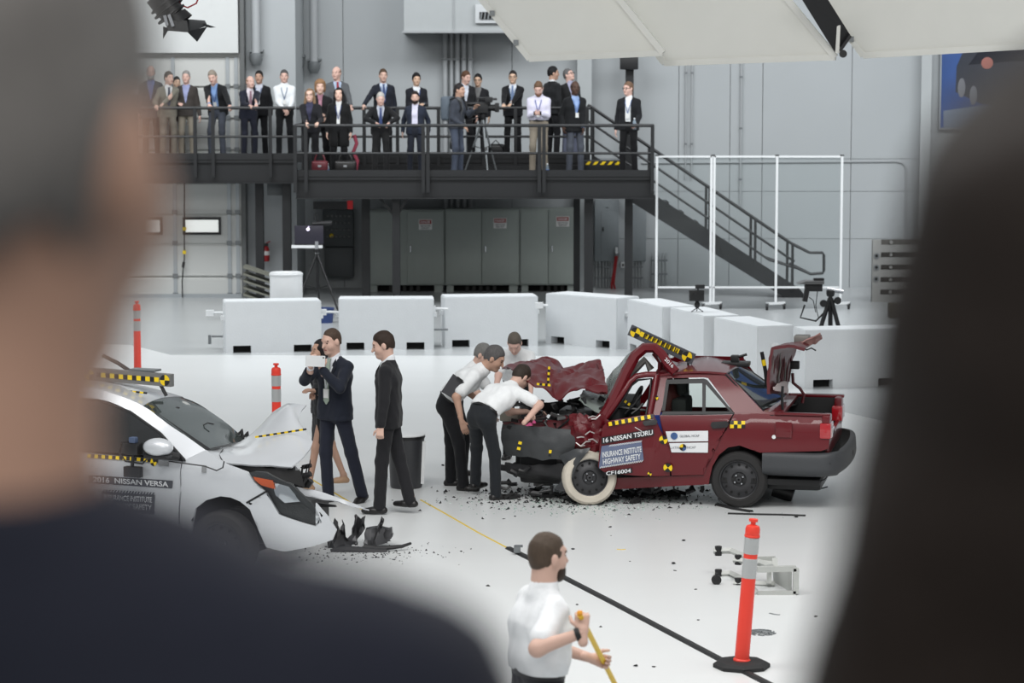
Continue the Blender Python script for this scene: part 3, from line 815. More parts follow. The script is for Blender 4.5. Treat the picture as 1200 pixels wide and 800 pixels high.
# ------------------------------------------------------------------ hanging scrim panels
M_scrim = fabric_mat('white_scrim_fabric', (232, 231, 224), .35)
M_frame = mat('white_aluminium_frame', (214, 214, 208), .4, var=.04)
def scrim(lab, bl, br, Yb0, Yb1, slope, up, dY):
    b0, b1 = A(*bl, Yb0), A(*br, Yb1)
    t0 = A(bl[0] - up * slope, bl[1] - up, Yb0 - dY); t1 = A(br[0] - up * slope, br[1] - up, Yb1 - dY)
    t = thing('hanging_scrim', lab, 'light panel', b0, 0, 'white scrim panels hanging over the crash area')
    nrm = (b1 - b0).cross(t0 - b0).normalized()
    rows = []
    nx, ny = 16, 12
    vs, fs = [], []
    for j in range(ny + 1):
        for i in range(nx + 1):
            u, v = i / nx, j / ny
            p = b0.lerp(b1, u).lerp(t0.lerp(t1, u), v)
            sag = .05 * math.sin(math.pi * u) * math.sin(math.pi * v) + .012 * math.sin(9 * v + 2 * u)
            vs.append(p + nrm * sag)
    for j in range(ny):
        for i in range(nx):
            k = j * (nx + 1) + i
            fs.append((k, k + 1, k + nx + 2, k + nx + 1))
    part('fabric', MB().add(vs, fs), M_scrim, t, 60)
    for (p, q, nm) in ((b0, b1, 'bottom_rail'), (b0, t0, 'side_rail'), (b1, t1, 'side_rail'), (t0, t1, 'top_rail')):
        part(nm, MB().bar(p, q, .05, .07), M_frame, t)
    for k in range(5):
        p = b0.lerp(t0, .1 + k * .17)
        part('clip', MB().obox(p + Vector((0, -.03, -.01)), (.03, 0, 0), (0, .03, 0), (0, 0, .03)), M_grey, t)
    for p in (t0, t1):
        part('hanger_wire', MB().tube([p, p + Vector((0, 0, 5))], .008, 5), M_blackp, t)
    return t
scrim('left white scrim panel hanging in front of the air duct', (621, 69), (777, 62), 30.5, 29.6, .81, 200, -.6)
scrim('middle white scrim panel hanging above the stair', (779, 74), (979, 67), 30.0, 29.0, .83, 200, -.6)
scrim('right white scrim panel hanging in front of the poster', (1012, 65), (1262, 51), 29.4, 28.2, .76, 200, -.6)
t = thing('scrim_bracket', 'black flap and castor bracket between two scrim panels', 'bracket', A(988, 66, 29))
part('flap', MB().prism([A(928, -20, 28.6), A(958, -20, 28.6), A(997, 42, 28.9), A(979, 62, 28.95)], (0, .03, 0)), M_blackp, t)
part('strut', MB().bar(A(981, 62, 28.9), A(983, 22, 28.85), .04), M_frame, t)
part('diagonal', MB().bar(A(984, 60, 28.9), A(997, 42, 28.85), .03), M_blackp, t)
c = A(988, 63, 28.85)
part('castor', MB().lathe([(.04, -.02), (.045, 0), (.04, .02)], c, 14, 'Y'), M_blackp, t)

# ------------------------------------------------------------------ hanging studio lamp
Yl = 30.0
t = thing('studio_lamp', 'black hanging studio lamp with open barn doors', 'lamp', A(205, 30, Yl))
part('housing', MB().tube([A(186, -6, Yl), A(197, 10, Yl), A(205, 18, Yl)], .17, 14, .14), M_blackp, t)
for k in range(3):
    part('cooling_ring', MB().tube([A(192 + 4 * k, 4 + 6 * k, Yl), A(193.2 + 4 * k, 5.6 + 6 * k, Yl)], .19, 14), M_black, t)
part('lens_barrel', MB().tube([A(205, 18, Yl), A(211, 27, Yl)], .14, 16, .17), M_blackp, t)
part('chrome_bracket', MB().bar(A(193, 18, Yl - .2), A(196, 30, Yl - .2), .035), M_chrome, t)
part('chrome_bracket', MB().bar(A(198, 17, Yl - .2), A(203, 31, Yl - .2), .035), M_chrome, t)
def flap(pts, dy): part('barn_door', MB().prism([A(x, y, Yl + z) for x, y, z in pts], (0, .012, 0)), M_black, t)
flap([(191, 31, -.15), (198, 33, -.15), (196, 37, -.25), (191, 45.5, -.3)], 0)
flap([(196, 24, -.16), (219, 24, -.16), (221, 38, -.2), (196, 36, -.2)], 0)
flap([(219, 37, -.17), (243, 31, -.3), (231, 49, -.35)], 0)
flap([(216, 22, .1), (240, 24, .2), (243, 30, .1), (220, 38, -.1)], 0)
flap([(238, 27, .1), (253, 32, .15), (246, 32.5, .1), (240, 31, .1)], 0)
part('yoke', MB().bar(A(183, -30, Yl), A(188, 4, Yl), .05), M_black, t)
part('red_cable', MB().tube([A(206, -8, Yl), A(212, 6, Yl), A(220, 9, Yl), A(230, 4, Yl), A(236, -10, Yl)], .01, 5), M_red, t)
part('black_cable', MB().tube([A(203, 8, Yl), A(210, 4, Yl), A(216, -4, Yl), A(222, -14, Yl)], .012, 5), M_blackp, t)

# ------------------------------------------------------------------ floor line, cable cover, bracket frame, litter
M_strip = mat('black_cable_cover', (26, 26, 27), .5, var=.15)
def ribbon(pts, w, h, z=.004):
    m_ = MB()
    P = [Vector((p.x, p.y, z)) for p in pts]
    vs = []
    for i, p in enumerate(P):
        d = (P[min(i + 1, len(P) - 1)] - P[max(i - 1, 0)]).normalized(); n_ = Vector((-d.y, d.x, 0))
        vs += [p - n_ * w / 2, p - n_ * w * .25 + Vector((0, 0, h)), p + n_ * w * .25 + Vector((0, 0, h)), p + n_ * w / 2]
    fs = []
    for i in range(len(P) - 1):
        for k in range(3):
            o = i * 4 + k
            fs.append((o, o + 1, o + 5, o + 4))
    return m_.add(vs, fs)
single('cable_cover', ribbon([G(596, 643), G(622, 656), G(660, 677), G(720, 708), G(790, 745), G(843, 773), G(896, 800), G(1010, 858)], .07, .018), M_strip, 'long black cable cover running diagonally over the white floor', 'cable cover')
single('floor_tape', ribbon([G(493, 586), G(520, 601), G(560, 624), G(597, 643.5)], .025, .003), M_yline, 'yellow measuring tape on the floor from the black suit man to the cable cover', 'tape')
single('floor_tape', ribbon([G(330, 540), G(353, 554), G(372, 566), G(400, 582.5), G(416, 592.5), G(430, 600)], .025, .003), M_yline, 'yellow tape on the floor behind the silver car', 'tape')
p = G(606, 650)
single('tape_clip', MB().bbox(p.x - .03, p.x + .03, p.y - .03, p.y + .03, .022, .07, .006).box(p.x - .02, p.x + .05, p.y - .01, p.y + .01, .07, .09), M_grey, 'small grey clip standing on the end of the cable cover', 'clip')
# grey frame with castors lying on its side
M_gfr = mat('light_grey_tube', (178, 180, 176), .4, var=.05)
t = thing('castor_frame', 'light grey steel frame with black castors lying on the floor', 'frame', G(900, 697))
Yf = G(900, 697).y
def ZP(zx, zy): return 820 + zx / 3.807, 590 + zy / 3.807
def FP(zx, zy, Y): return A(*ZP(zx, zy), Y)
zf = .03
rc = [FP(258, 403, Yf), FP(428, 400, Yf), FP(430, 288, Yf), FP(258, 293, Yf)]
for i in range(4):
    if i == 3: continue
    part('frame_tube', MB().bar(rc[i], rc[(i + 1) % 4], .045, .045), M_gfr, t)
part('end_plate', MB().prism([rc[2] + Vector((-.03, .03, 0)), rc[1] + Vector((-.03, .03, 0)), FP(330, 350, Yf + .5), FP(325, 300, Yf + .5)], (0, .01, 0)), M_gfr, t)
def leg(pts, lab=None):
    l_ = part('long_tube', MB().tube(pts, .026, 4), M_gfr, t)
    e = pts[-1]
    part('castor_pad', MB().lathe([(.03, -.04), (.03, .04)], e + Vector((.04, 0, .0)), 10), M_blackp, l_)
Yb = G(*ZP(70, 325)).y
leg([rc[3], FP(325, 283, Yf + .3), FP(140, 210, Yb + .1), FP(62, 210, Yb + .1)])
leg([rc[0], FP(215, 345, Yf + .3), FP(140, 312, Yb), FP(62, 314, Yb)])
leg([FP(335, 270, Yf + .4), FP(240, 262, Yf + .5), FP(150, 250, Yf + .55)])
leg([FP(335, 360, Yf + .35), FP(240, 356, Yf + .4), FP(150, 353, Yf + .42)])
part('cross_tube', MB().bar(FP(335, 250, Yf + .45), FP(335, 290, Yf + .35), .045), M_gfr, t)
part('cross_tube', MB().bar(FP(310, 295, Yf + .35), FP(310, 358, Yf + .3), .04), M_gfr, t)
part('cross_tube', MB().bar(FP(335, 245, Yf + .5), FP(260, 247, Yf + .55), .04), M_gfr, t)
c = G(*ZP(74, 362)); 
single('loose_castor', MB().lathe([(.03, -.018), (.042, -.012), (.042, .012), (.03, .018)], (c.x, c.y, .043), 14, 'Y').box(c.x - .012, c.x + .012, c.y - .025, c.y + .025, .05, .1), M_blackp, 'loose black castor on the floor left of the grey frame', 'castor')
c = G(892, 742)
wl_ = MB()
for k in range(10):
    a_ = k * 36
    wl_.tube([(c.x, c.y, .02), (c.x + .1 * math.cos(R(a_)), c.y + .1 * math.sin(R(a_)), .008), (c.x + .11 * math.cos(R(a_ + 25)), c.y + .11 * math.sin(R(a_ + 25)), .006)], .006, 5)
wl_.tube([(c.x + .07 * math.cos(R(a_)), c.y + .07 * math.sin(R(a_)), .015) for a_ in range(0, 361, 30)], .005, 5)
single('wire_spider', wl_, M_grey, 'small grey round wire piece on the floor right of the orange post', 'debris')
# black wiper-like strips under the red car
single('rubber_strip', ribbon([G(853, 602.5), G(885, 603.5), G(915, 604), G(944, 605)], .05, .015, .002), M_rubber, 'long straight black trim strip on the floor behind the red car wheel', 'strip')
single('rubber_strip', ribbon([G(840, 592), G(860, 597), G(881, 600.5)], .06, .02, .002), M_rubber, 'short bent black trim strip beside the red car rear wheel', 'strip')
# litter: every larger crumb is its own piece
def crumb(px, py, s, m=None, seed=0):
    rnd = random.Random(seed)
    c = G(px, py)
    pts = []
    bm = bmesh.new()
    bmesh.ops.create_icosphere(bm, subdivisions=1, radius=s)
    for v in bm.verts:
        v.co = Vector((v.co.x * rnd.uniform(.5, 1.5), v.co.y * rnd.uniform(.5, 1.5), v.co.z * rnd.uniform(.2, .6)))
    z0 = min(v.co.z for v in bm.verts)
    for v in bm.verts: v.co = v.co + Vector((c.x, c.y, -z0 + .001))
    return MB().bm(bm)
lit = [(660, 709, .022), (789, 661, .025), (791, 669, .018), (676, 709, .014), (658, 711, .014), (671, 644, .016), (715, 618, .016), (801, 634, .022), (738, 658, .012), (572, 687, .02), (766, 782, .014), (745, 781, .018), (704, 735, .014), (933, 606.5, .02), (815, 691, .012), (956, 723, .014), (604, 640.5, .02), (519, 546, .02), (716, 628, .01), (818, 727, .012)]
where = ('right against the cable cover', 'just left of the grey castor frame', 'below another crumb left of the castor frame', 'right of the sweeping man head', 'left of the cable cover', 'behind the head of the sweeping man', 'in front of the pale front wheel', 'in front of the red rear wheel', 'midway between broom man and grey frame', 'left of the sweeping man', 'close left of the rubber base', 'farther left of the rubber base', 'right of the broom hand', 'at the end of the long strip', 'below the grey castor frame', 'right of the orange post', 'beside the tape clip', 'behind the waste bin', 'farther before the pale front wheel', 'left of the orange post')
for i, (x, y, s) in enumerate(lit):
    single('debris_crumb', crumb(x, y, s, seed=i), M_rubber, 'small black crumb on the floor ' + where[i], 'debris', 10, 'small black crumbs on the floor')
single('yellow_scrap', ribbon([G(723, 644), G(728, 644.5), G(733, 644)], .02, .006, .002), M_yline, 'tiny yellow scrap on the floor in front of the red car', 'debris')
single('grey_scrap', ribbon([G(902, 719), G(908, 720.5), G(914, 721)], .03, .006, .002), M_grey, 'thin grey scrap on the floor right of the orange post', 'debris')

# ================================================================== figures: smooth implicit bodies meshed by surface nets
class SDF:
    def __init__(s):
        s.p, s.cut = [], []
    def cap(s, a, b, r1, r2=None, k=.03):
        a, b = np.array(a, float), np.array(b, float)
        r2 = r1 if r2 is None else r2
        ab = b - a; L2 = max(1e-9, ab @ ab); m = max(r1, r2)
        def f(P):
            q = P - a
            t = np.clip((q @ ab) / L2, 0, 1)
            return np.linalg.norm(q - t[..., None] * ab, axis=-1) - (r1 + (r2 - r1) * t)
        s.p.append((f, np.minimum(a, b) - m, np.maximum(a, b) + m, k)); return s
    def flat(s, a, b, lat, w1, w2, r1, r2, k=.04):
        a, b, lat = np.array(a, float), np.array(b, float), np.array(lat, float)
        ab = b - a; L2 = max(1e-9, ab @ ab); m = max(r1, r2) + max(w1, w2)
        def f(P):
            q = P - a
            t = np.clip((q @ ab) / L2, 0, 1)
            w = w1 + (w2 - w1) * t
            u = np.clip(q @ lat, -w, w)
            return np.linalg.norm(q - t[..., None] * ab - u[..., None] * lat, axis=-1) - (r1 + (r2 - r1) * t)
        s.p.append((f, np.minimum(a, b) - m, np.maximum(a, b) + m, k)); return s
    def ell(s, c, B, rad, k=.03):
        c, B, rad = np.array(c, float), np.array(B, float), np.array(rad, float)   # B rows: axes
        m = rad.max()
        def f(P):
            q = (P - c) @ B.T
            k0 = np.linalg.norm(q / rad, axis=-1); k1 = np.linalg.norm(q / rad ** 2, axis=-1)
            return k0 * (k0 - 1) / np.maximum(k1, 1e-6)
        s.p.append((f, c - m, c + m, k)); return s
    def mesh(s, vox, wrinkle=0, seed=0, smooth=1):
        lo = np.min([p[1] for p in s.p], 0) - vox * 2.5; hi = np.max([p[2] for p in s.p], 0) + vox * 2.5
        n = np.ceil((hi - lo) / vox).astype(int) + 1
        gx, gy, gz = (lo[i] + vox * np.arange(n[i]) for i in range(3))
        D = np.full(n, .25)
        for f, l, h, k in s.p:
            i0 = np.maximum(0, np.floor((l - k - 2 * vox - lo) / vox).astype(int)); i1 = np.minimum(n, np.ceil((h + k + 2 * vox - lo) / vox).astype(int) + 1)
            sl = tuple(slice(i0[i], i1[i]) for i in range(3))
            P = np.stack(np.meshgrid(gx[sl[0]], gy[sl[1]], gz[sl[2]], indexing='ij'), -1)
            v = f(P); d = D[sl]
            hh = np.maximum(k - np.abs(d - v), 0) / k
            D[sl] = np.minimum(d, v) - hh * hh * k / 4
        if s.cut or wrinkle:
            P = np.stack(np.meshgrid(gx, gy, gz, indexing='ij'), -1)
            if wrinkle:
                x, y, z = P[..., 0], P[..., 1], P[..., 2]
                D = D + wrinkle * (np.sin(z * 31 + 9 * np.sin(x * 11 + seed) + 7 * np.sin(y * 13 + seed * 2)) * .6 + np.sin(z * 57 + x * 43 * np.cos(seed) + y * 29 + 5 * np.sin(z * 8)) * .4)
            for c in s.cut: D = np.maximum(D, c(P))
        return surface_nets(D, lo, vox)
def surface_nets(D, lo, vox):
    ins = D < 0
    n = np.array(D.shape)
    c = [ins[i:n[0] - 1 + i, j:n[1] - 1 + j, k:n[2] - 1 + k] for i in (0, 1) for j in (0, 1) for k in (0, 1)]
    cnt = sum(x.astype(np.int8) for x in c)
    act = (cnt > 0) & (cnt < 8)
    I = np.argwhere(act)
    if len(I) == 0: return np.zeros((0, 3)), np.zeros((0, 4), int)
    vid = np.full(act.shape, -1); vid[act] = np.arange(len(I))
    acc = np.zeros((len(I), 3)); ct = np.zeros(len(I))
    offs = [(0, 0, 0), (1, 0, 0), (0, 1, 0), (0, 0, 1), (1, 1, 0), (1, 0, 1), (0, 1, 1), (1, 1, 1)]
    for a in offs:
        for ax in range(3):
            if a[ax]: continue
            b = list(a); b[ax] = 1
            da = D[tuple((I + a).T)]; db = D[tuple((I + b).T)]
            m = (da < 0) != (db < 0)
            t = np.where(m, da / np.where(m, da - db, 1), 0)
            p = np.array(a, float)[None, :].repeat(len(I), 0); p[:, ax] = t
            acc += p * m[:, None]; ct += m
    V = lo + vox * (I + acc / ct[:, None])
    Q = []
    for ax in range(3):
        o1, o2 = (ax + 1) % 3, (ax + 2) % 3
        sa = [slice(None)] * 3; sb = [slice(None)] * 3
        sa[ax] = slice(0, -1); sb[ax] = slice(1, None)
        E = np.argwhere(ins[tuple(sa)] != ins[tuple(sb)])
        if len(E) == 0: continue
        ok = (E[:, o1] > 0) & (E[:, o2] > 0) & (E[:, o1] < n[o1] - 1) & (E[:, o2] < n[o2] - 1)
        E = E[ok]
        e1 = np.zeros(3, int); e1[o1] = 1; e2 = np.zeros(3, int); e2[o2] = 1
        q = np.stack([vid[tuple((E - e1 - e2).T)], vid[tuple((E - e2).T)], vid[tuple(E.T)], vid[tuple((E - e1).T)]], 1)
        flip = ~ins[tuple(E.T)]
        q[flip] = q[flip][:, ::-1]
        Q.append(q)
    Q = np.concatenate(Q)
    # one pass of smoothing
    nb = np.zeros_like(V); nc = np.zeros(len(V))
    for i in range(4):
        np.add.at(nb, Q[:, i], V[Q[:, (i + 1) % 4]]); np.add.at(nc, Q[:, i], 1)
        np.add.at(nb, Q[:, i], V[Q[:, (i + 3) % 4]]); np.add.at(nc, Q[:, i], 1)
    V = V * .45 + .55 * nb / np.maximum(nc, 1)[:, None]
    return V, Q
def np_part(name, chunks, m, parent, label=None, sharp=None):
    vs, qs, o = [], [], 0
    for V, Q in chunks:
        vs.append(V); qs.append(Q + o); o += len(V)
    V, Q = np.concatenate(vs), np.concatenate(qs)
    me = bpy.data.meshes.new(name)
    me.vertices.add(len(V)); me.vertices.foreach_set('co', V.astype(np.float32).ravel())
    me.loops.add(len(Q) * 4); me.loops.foreach_set('vertex_index', Q.astype(np.int32).ravel())
    me.polygons.add(len(Q)); me.polygons.foreach_set('loop_start', np.arange(0, len(Q) * 4, 4, dtype=np.int32))
    me.update(calc_edges=True); me.validate()
    me.shade_smooth()
    if sharp: me.set_sharp_from_angle(angle=R(sharp))
    me.materials.append(m)
    ob = bpy.data.objects.new(name, me)
    COL.objects.link(ob); ob.parent = parent
    WM[ob.name] = WM[parent.name]
    if label: ob['label'] = label
    return ob
def nrm(v):
    v = np.array(v, float); return v / max(1e-9, np.linalg.norm(v))
def rotm(axis, a):
    return np.array(Matrix.Rotation(a, 3, Vector(axis)))
def ik(a, c, l1, l2, pole):
    a, c = np.array(a, float), np.array(c, float)
    d = c - a; L = np.linalg.norm(d)
    if L > (l1 + l2) * .999: c = a + d / L * (l1 + l2) * .999; d = c - a; L = np.linalg.norm(d)
    x = (l1 * l1 - l2 * l2 + L * L) / (2 * L); h = math.sqrt(max(0, l1 * l1 - x * x))
    u = d / L; p = np.array(pole, float); p = p - (p @ u) * u
    return a + u * x + nrm(p) * h, c

SKIN = {'fair': (208, 172, 156), 'pink': (214, 176, 162), 'tan': (188, 150, 130), 'asian': (206, 172, 148), 'dark': (82, 60, 50), 'light': (226, 188, 170)}
def cloth(rgb, rough=.85):
    g_ = sum(rgb) / 3.0
    dk = .82 if g_ < 60 else 1.0
    rgb = tuple(int((c * .72 + g_ * .28) * dk) for c in rgb)
    return mat('cloth_%d_%d_%d' % tuple(rgb), rgb, rough, var=.12, scale=14, bump=.12, bscale=55, spec=.2, sheen=.1)
def hairm(rgb):
    rgb = tuple(int(c * .82) for c in rgb)
    return mat('hair_%d_%d_%d' % tuple(rgb), rgb, .6, var=.35, scale=30, bump=.3, bscale=60, spec=.3, stretch=(3, 3, .6))
def skinm(kind):
    return mat('skin_' + kind, SKIN[kind], .55, var=.06, scale=9, spec=.35)

def person(label, loc, h=1.76, face=0., **o):
    """A figure facing -Y locally, turned by face degrees (positive = towards image right)."""
    k = h / 1.78
    g = o.get
    vox = g('vox', .014)
    root = thing('person', label, 'person', loc, R(face), g('group'))
    Z = np.array([0, 0, 1.]); X = np.array([1., 0, 0]); Fw = np.array([0, -1., 0])
    lean, tw, side = R(g('lean', 0)), R(g('twist', 0)), R(g('side', 0))
    fat = g('fat', 1.0)
    crouch = g('drop', 0)
    def updir(a): return np.array([math.sin(side) , -math.sin(a), math.cos(a)])
    u1, u2 = nrm(updir(lean * .75)), nrm(updir(lean))
    u3 = nrm(updir(lean * g('neckk', 1.0) + R(g('neck', 0))))
    P = np.array([0, g('hipy', 0), .965 - crouch]) * k
    if lean > .2: P = P + np.array([0, .12 * math.sin(lean), -.02]) * k
    W = P + .13 * k * u1; C = W + .19 * k * u2; N = C + .185 * k * u2
    lat = rotm(u2, tw) @ X
    fT = np.cross(u2, lat); fT = -fT if fT @ Fw < 0 else fT
    shd = .085 + g('shdrop', 0)
    shw = g('shw', .168)
    sh = {1: N - shd * k * u2 + shw * k * lat, -1: N - shd * k * u2 - shw * k * lat}
    hip = {1: P + np.array([.088, 0, -.03]) * k, -1: P + np.array([-.088, 0, -.03]) * k}
    # legs
    ft = {1: g('footL', (.12, 0, 0)), -1: g('footR', (-.12, 0, 0))}
    ank, knee = {}, {}
    for s in (1, -1):
        a = np.array([ft[s][0], ft[s][1], .085 + ft[s][2]]) * k
        knee[s], ank[s] = ik(hip[s], a, .43 * k, .425 * k, np.array([.12 * s, -1, .1]) if not g('pole' + 'LR'[s < 0]) else g('pole' + 'LR'[s < 0]))
    # arms
    hd = {1: g('handL'), -1: g('handR')}
    elb, wr = {}, {}
    for s in (1, -1):
        w = hd[s]
        if w is None:
            w = (sh[s] / k) + np.array([.075 * s, -.04, -.525])
        pole = g('elbowL' if s > 0 else 'elbowR', (.35 * s, .6, -.6))
        elb[s], wr[s] = ik(sh[s], np.array(w) * k, .285 * k, .255 * k, pole)
    # head frame
    yaw, pit, rol = R(g('hyaw', 0)), R(g('hpitch', 0)) , R(g('hroll', 0))
    HB = rotm((0, 0, 1), yaw) @ rotm((1, 0, 0), pit) @ rotm((0, 1, 0), rol)
    hx, hf, hu = HB @ X, HB @ Fw, HB @ Z
    Hc = N + (.05 * u3 + .115 * hu + .02 * hf) * k
    kh = k * 1.05
    B = np.stack([hf, hx, hu])
    def hp(f, l, u): return Hc + (f * hf + l * hx + u * hu) * kh
    skin = skinm(g('skin', 'fair'))
    wide = g('headw', 1.0)
    # --- body: head, hands, limbs and trunk in one mesh
    hv = g('hvox', .0095)
    H = SDF()
    H.ell(hp(-.004, 0, .028), B, np.array([.096, .074 * wide, .098]) * kh, .02)
    H.ell(hp(.022, 0, -.045), B, np.array([.07, .058 * wide, .075]) * kh, .04)
    H.ell(hp(.068, 0, -.092), B, np.array([.026, .03, .024]) * kh, .03)
    H.cap(hp(.094, 0, .012), hp(.114, 0, -.03), .008 * kh, .013 * kh, .014)
    H.flat(hp(.082, 0, .03), hp(.084, 0, .033), hx, .03 * kh, .03 * kh, .013 * kh, .013 * kh, .02)
    for s in (1, -1):
        H.ell(hp(.055, .035 * s, -.03), B, np.array([.03, .026, .03]) * kh, .025)
        H.ell(hp(-.008, .078 * s * wide, -.005), B, np.array([.021, .01, .032]) * kh, .008)
    H.flat(hp(.083, 0, -.062), hp(.085, 0, -.06), hx, .018 * kh, .018 * kh, .009 * kh, .009 * kh, .012)
    H.cap(hp(-.02, 0, -.05), N - u2 * .03 * kh, .055 * kh * (.4 + .6 * fat), .062 * kh * (.4 + .6 * fat), .03)
    chunks = [H.mesh(hv)]
    Bd = SDF()
    q = g('skinny', .9)
    Bd.flat(N - .09 * k * u2, C, lat, .06 * k, .08 * k, .04 * k, .08 * k * q)
    Bd.flat(C, W, lat, .08 * k, .06 * k, .08 * k * q, .08 * k * q)
    Bd.flat(W, P, X, .06 * k, .07 * k, .08 * k * q, .085 * k * q)
    Bd.cap(N - u2 * .01 * k, N + u3 * .05 * k, .056 * k, .05 * k)
    for s in (1, -1):
        Bd.cap(sh[s], elb[s], .047 * k, .041 * k); Bd.cap(elb[s], wr[s], .042 * k, .027 * k)
        Bd.cap(N - .1 * k * u2, sh[s] - u2 * .01 * k, .035 * k, .036 * k)
        Bd.cap(hip[s], knee[s], .07 * k, .048 * k); Bd.cap(knee[s], ank[s], .048 * k, .034 * k)
        Bd.cap(ank[s], ank[s] + np.array([0, -.03, -.055]) * k, .034 * k, .025 * k)
    chunks.append(Bd.mesh(max(vox, .016) if not g('bare') else min(vox, .012)))
    hands = {}
    for s in (1, -1):
        d = nrm(wr[s] - elb[s])
        hdir = g('hdirL' if s > 0 else 'hdirR'); d = nrm(hdir) if hdir is not None else d
        n_ = g('palmL' if s > 0 else 'palmR')
        if n_ is None: n_ = np.array([-s * 1., 0, 0]) if d[2] < -.6 else np.array([-.3 * s, 0, -1.])
        n_ = np.array(n_, float); n_ = nrm(n_ - (n_ @ d) * d)
        th = np.cross(d, n_) * (-1 if s > 0 else 1)
        curl = g('curlL' if s > 0 else 'curlR', .35)
        S = SDF()
        w0 = wr[s]
        S.cap(w0 - d * .05 * k, w0 + d * .015 * k, .027 * k, .024 * k, .02)
        S.flat(w0 + d * .01 * k, w0 + d * .085 * k, th, .014 * k, .028 * k, .016 * k, .012 * k, .012)
        kn = w0 + d * .088 * k
        tips = []
        for i, L in enumerate((.07, .078, .073, .058)):
            b = kn + th * (.03 - .02 * i) * k
            d1 = nrm(d * math.cos(curl) + n_ * math.sin(curl)); d2 = nrm(d * math.cos(curl * 2.4) + n_ * math.sin(curl * 2.4))
            m1 = b + d1 * L * .5 * k
            S.cap(b, m1, .0095 * k, .0088 * k, .004); S.cap(m1, m1 + d2 * L * .55 * k, .0088 * k, .0075 * k, .003)
        b = w0 + d * .03 * k + th * .022 * k
        t1 = b + nrm(d * .6 + th * .75 + n_ * .3) * .045 * k
        S.cap(b, t1, .013 * k, .011 * k, .012); S.cap(t1, t1 + nrm(d * .9 + th * .25 + n_ * .45) * .034 * k, .0105 * k, .0088 * k, .004)
        chunks.append(S.mesh(g('fvox', .0065)))
        hands[s] = w0 + d * .07 * k + n_ * .02 * k
    np_part('body', chunks, skin, root)
    # --- face details
    eb = MB(); em = MB(); er = MB()
    for s in (1, -1):
        c = hp(.083, .031 * s, .006)
        er.lathe([(.001, -.007 * kh), (.008 * kh, -.004 * kh), (.0095 * kh, 0), (.008 * kh, .004 * kh), (.001, .007 * kh)], c, 10)
        eb.tube([hp(.088, .014 * s, .029), hp(.09, .032 * s, .034), hp(.08, .05 * s, .028)], .0055 * kh, 6)
    em.tube([hp(.09, -.024, -.06), hp(.0965, 0, -.058), hp(.09, .024, -.06)], .0058 * kh, 6)
    if not g('noface'):
        part('eyes', er, mat('eye_dark', (40, 30, 26), .3), root, 60, world=False)
        part('eyebrows', eb, hairm(g('brow', g('hair', (60, 45, 35)))), root, 60, world=False)
        part('mouth', em, mat('lips_' + g('skin', 'fair'), tuple(int(c * (.72, .55, .55)[i]) for i, c in enumerate(SKIN[g('skin', 'fair')])), .5), root, 60, world=False)
    # --- hair
    hs = g('hs', 'short')
    hc = g('hair', (60, 45, 35))
    if hs != 'none':
        S = SDF()
        vol = g('hvol', .011)
        S.ell(hp(-.009, 0, .034), B, np.array([.097 + vol * .6, .0735 * wide + vol * .6, .096 + vol]) * kh, .02)
        S.ell(hp(-.042, 0, -.015), B, np.array([.054 + vol * .3, .064 * wide + vol * .2, .068]) * kh, .03)
        line = g('hline', .0)
        def cutf(Pp):
            qq = Pp - Hc; f = qq @ hf / kh; u = qq @ hu / kh; l = np.abs(qq @ hx) / kh
            return ((.012 + line + .72 * f - .055 * np.clip((l - .048) / .02, 0, 1) * np.clip((.05 - np.abs(f)) / .02, 0, 1)) - u) * kh
        S.cut.append(cutf)
        if hs == 'bald':                        # a fringe round the back, bare crown
            top = g('crown', .055)
            def cut2(Pp):
                qq = Pp - Hc; u = qq @ hu / kh; f = qq @ hf / kh
                return (u - (top - .35 * (f + .02))) * kh
            S.cut.append(cut2)
        if hs == 'long':
            for s in (1, -1):
                S.cap(hp(-.01, .068 * s, .05), hp(-.01, .09 * s, -.15), .03 * kh, .034 * kh, .03)
            S.cap(hp(-.07, 0, .03), hp(-.085, 0, -.2), .05 * kh, .05 * kh, .04)
            S.cut = []
            def cutl(Pp):
                qq = Pp - Hc; f = qq @ hf / kh; u = qq @ hu / kh; l = np.abs(qq @ hx) / kh
                return np.minimum(np.minimum((f - .02), (.055 - l)), (.085 - u)) * kh
            def cutl2(Pp):
                qq = Pp - Hc; f = qq @ hf / kh; u = qq @ hu / kh; l = np.abs(qq @ hx) / kh
                return -np.maximum(np.maximum(.02 - f, l - .055), u - .085) * kh
            S.cut.append(cutl2)
        if hs == 'flowing':
            S.cut = []
            for s in (1, -1):
                S.cap(hp(-.02, .05 * s, .04), hp(-.03, .115 * s, -.36), .055 * kh, .075 * kh, .05)
            S.cap(hp(-.05, 0, .02), hp(-.07, 0, -.36), .08 * kh, .08 * kh, .05)
            S.cut.append(lambda Pp: -np.maximum(np.maximum(.03 - ((Pp - Hc) @ hf) / kh, np.abs((Pp - Hc) @ hx) / kh - .055), ((Pp - Hc) @ hu) / kh - .085) * kh)
        if hs == 'fluffy':
            S.ell(hp(-.02, 0, .06), B, (np.array([.1, .09, .085]) + vol) * kh, .02)
            for s in (1, -1): S.ell(hp(-.02, .07 * s, -.02), B, np.array([.06, .035, .08]) * kh, .02)
            S.cut = []
            def cutl3(Pp):
                qq = Pp - Hc; f = qq @ hf / kh; u = qq @ hu / kh; l = np.abs(qq @ hx) / kh
                return -np.maximum(np.maximum(.03 - f, l - .06), u - .07) * kh
            S.cut.append(cutl3)
        ch = [S.mesh(min(hv, .009), g('hwr', .0025), 1.3)]
        if len(ch[0][0]): np_part('hair', ch, hairm(hc), root)
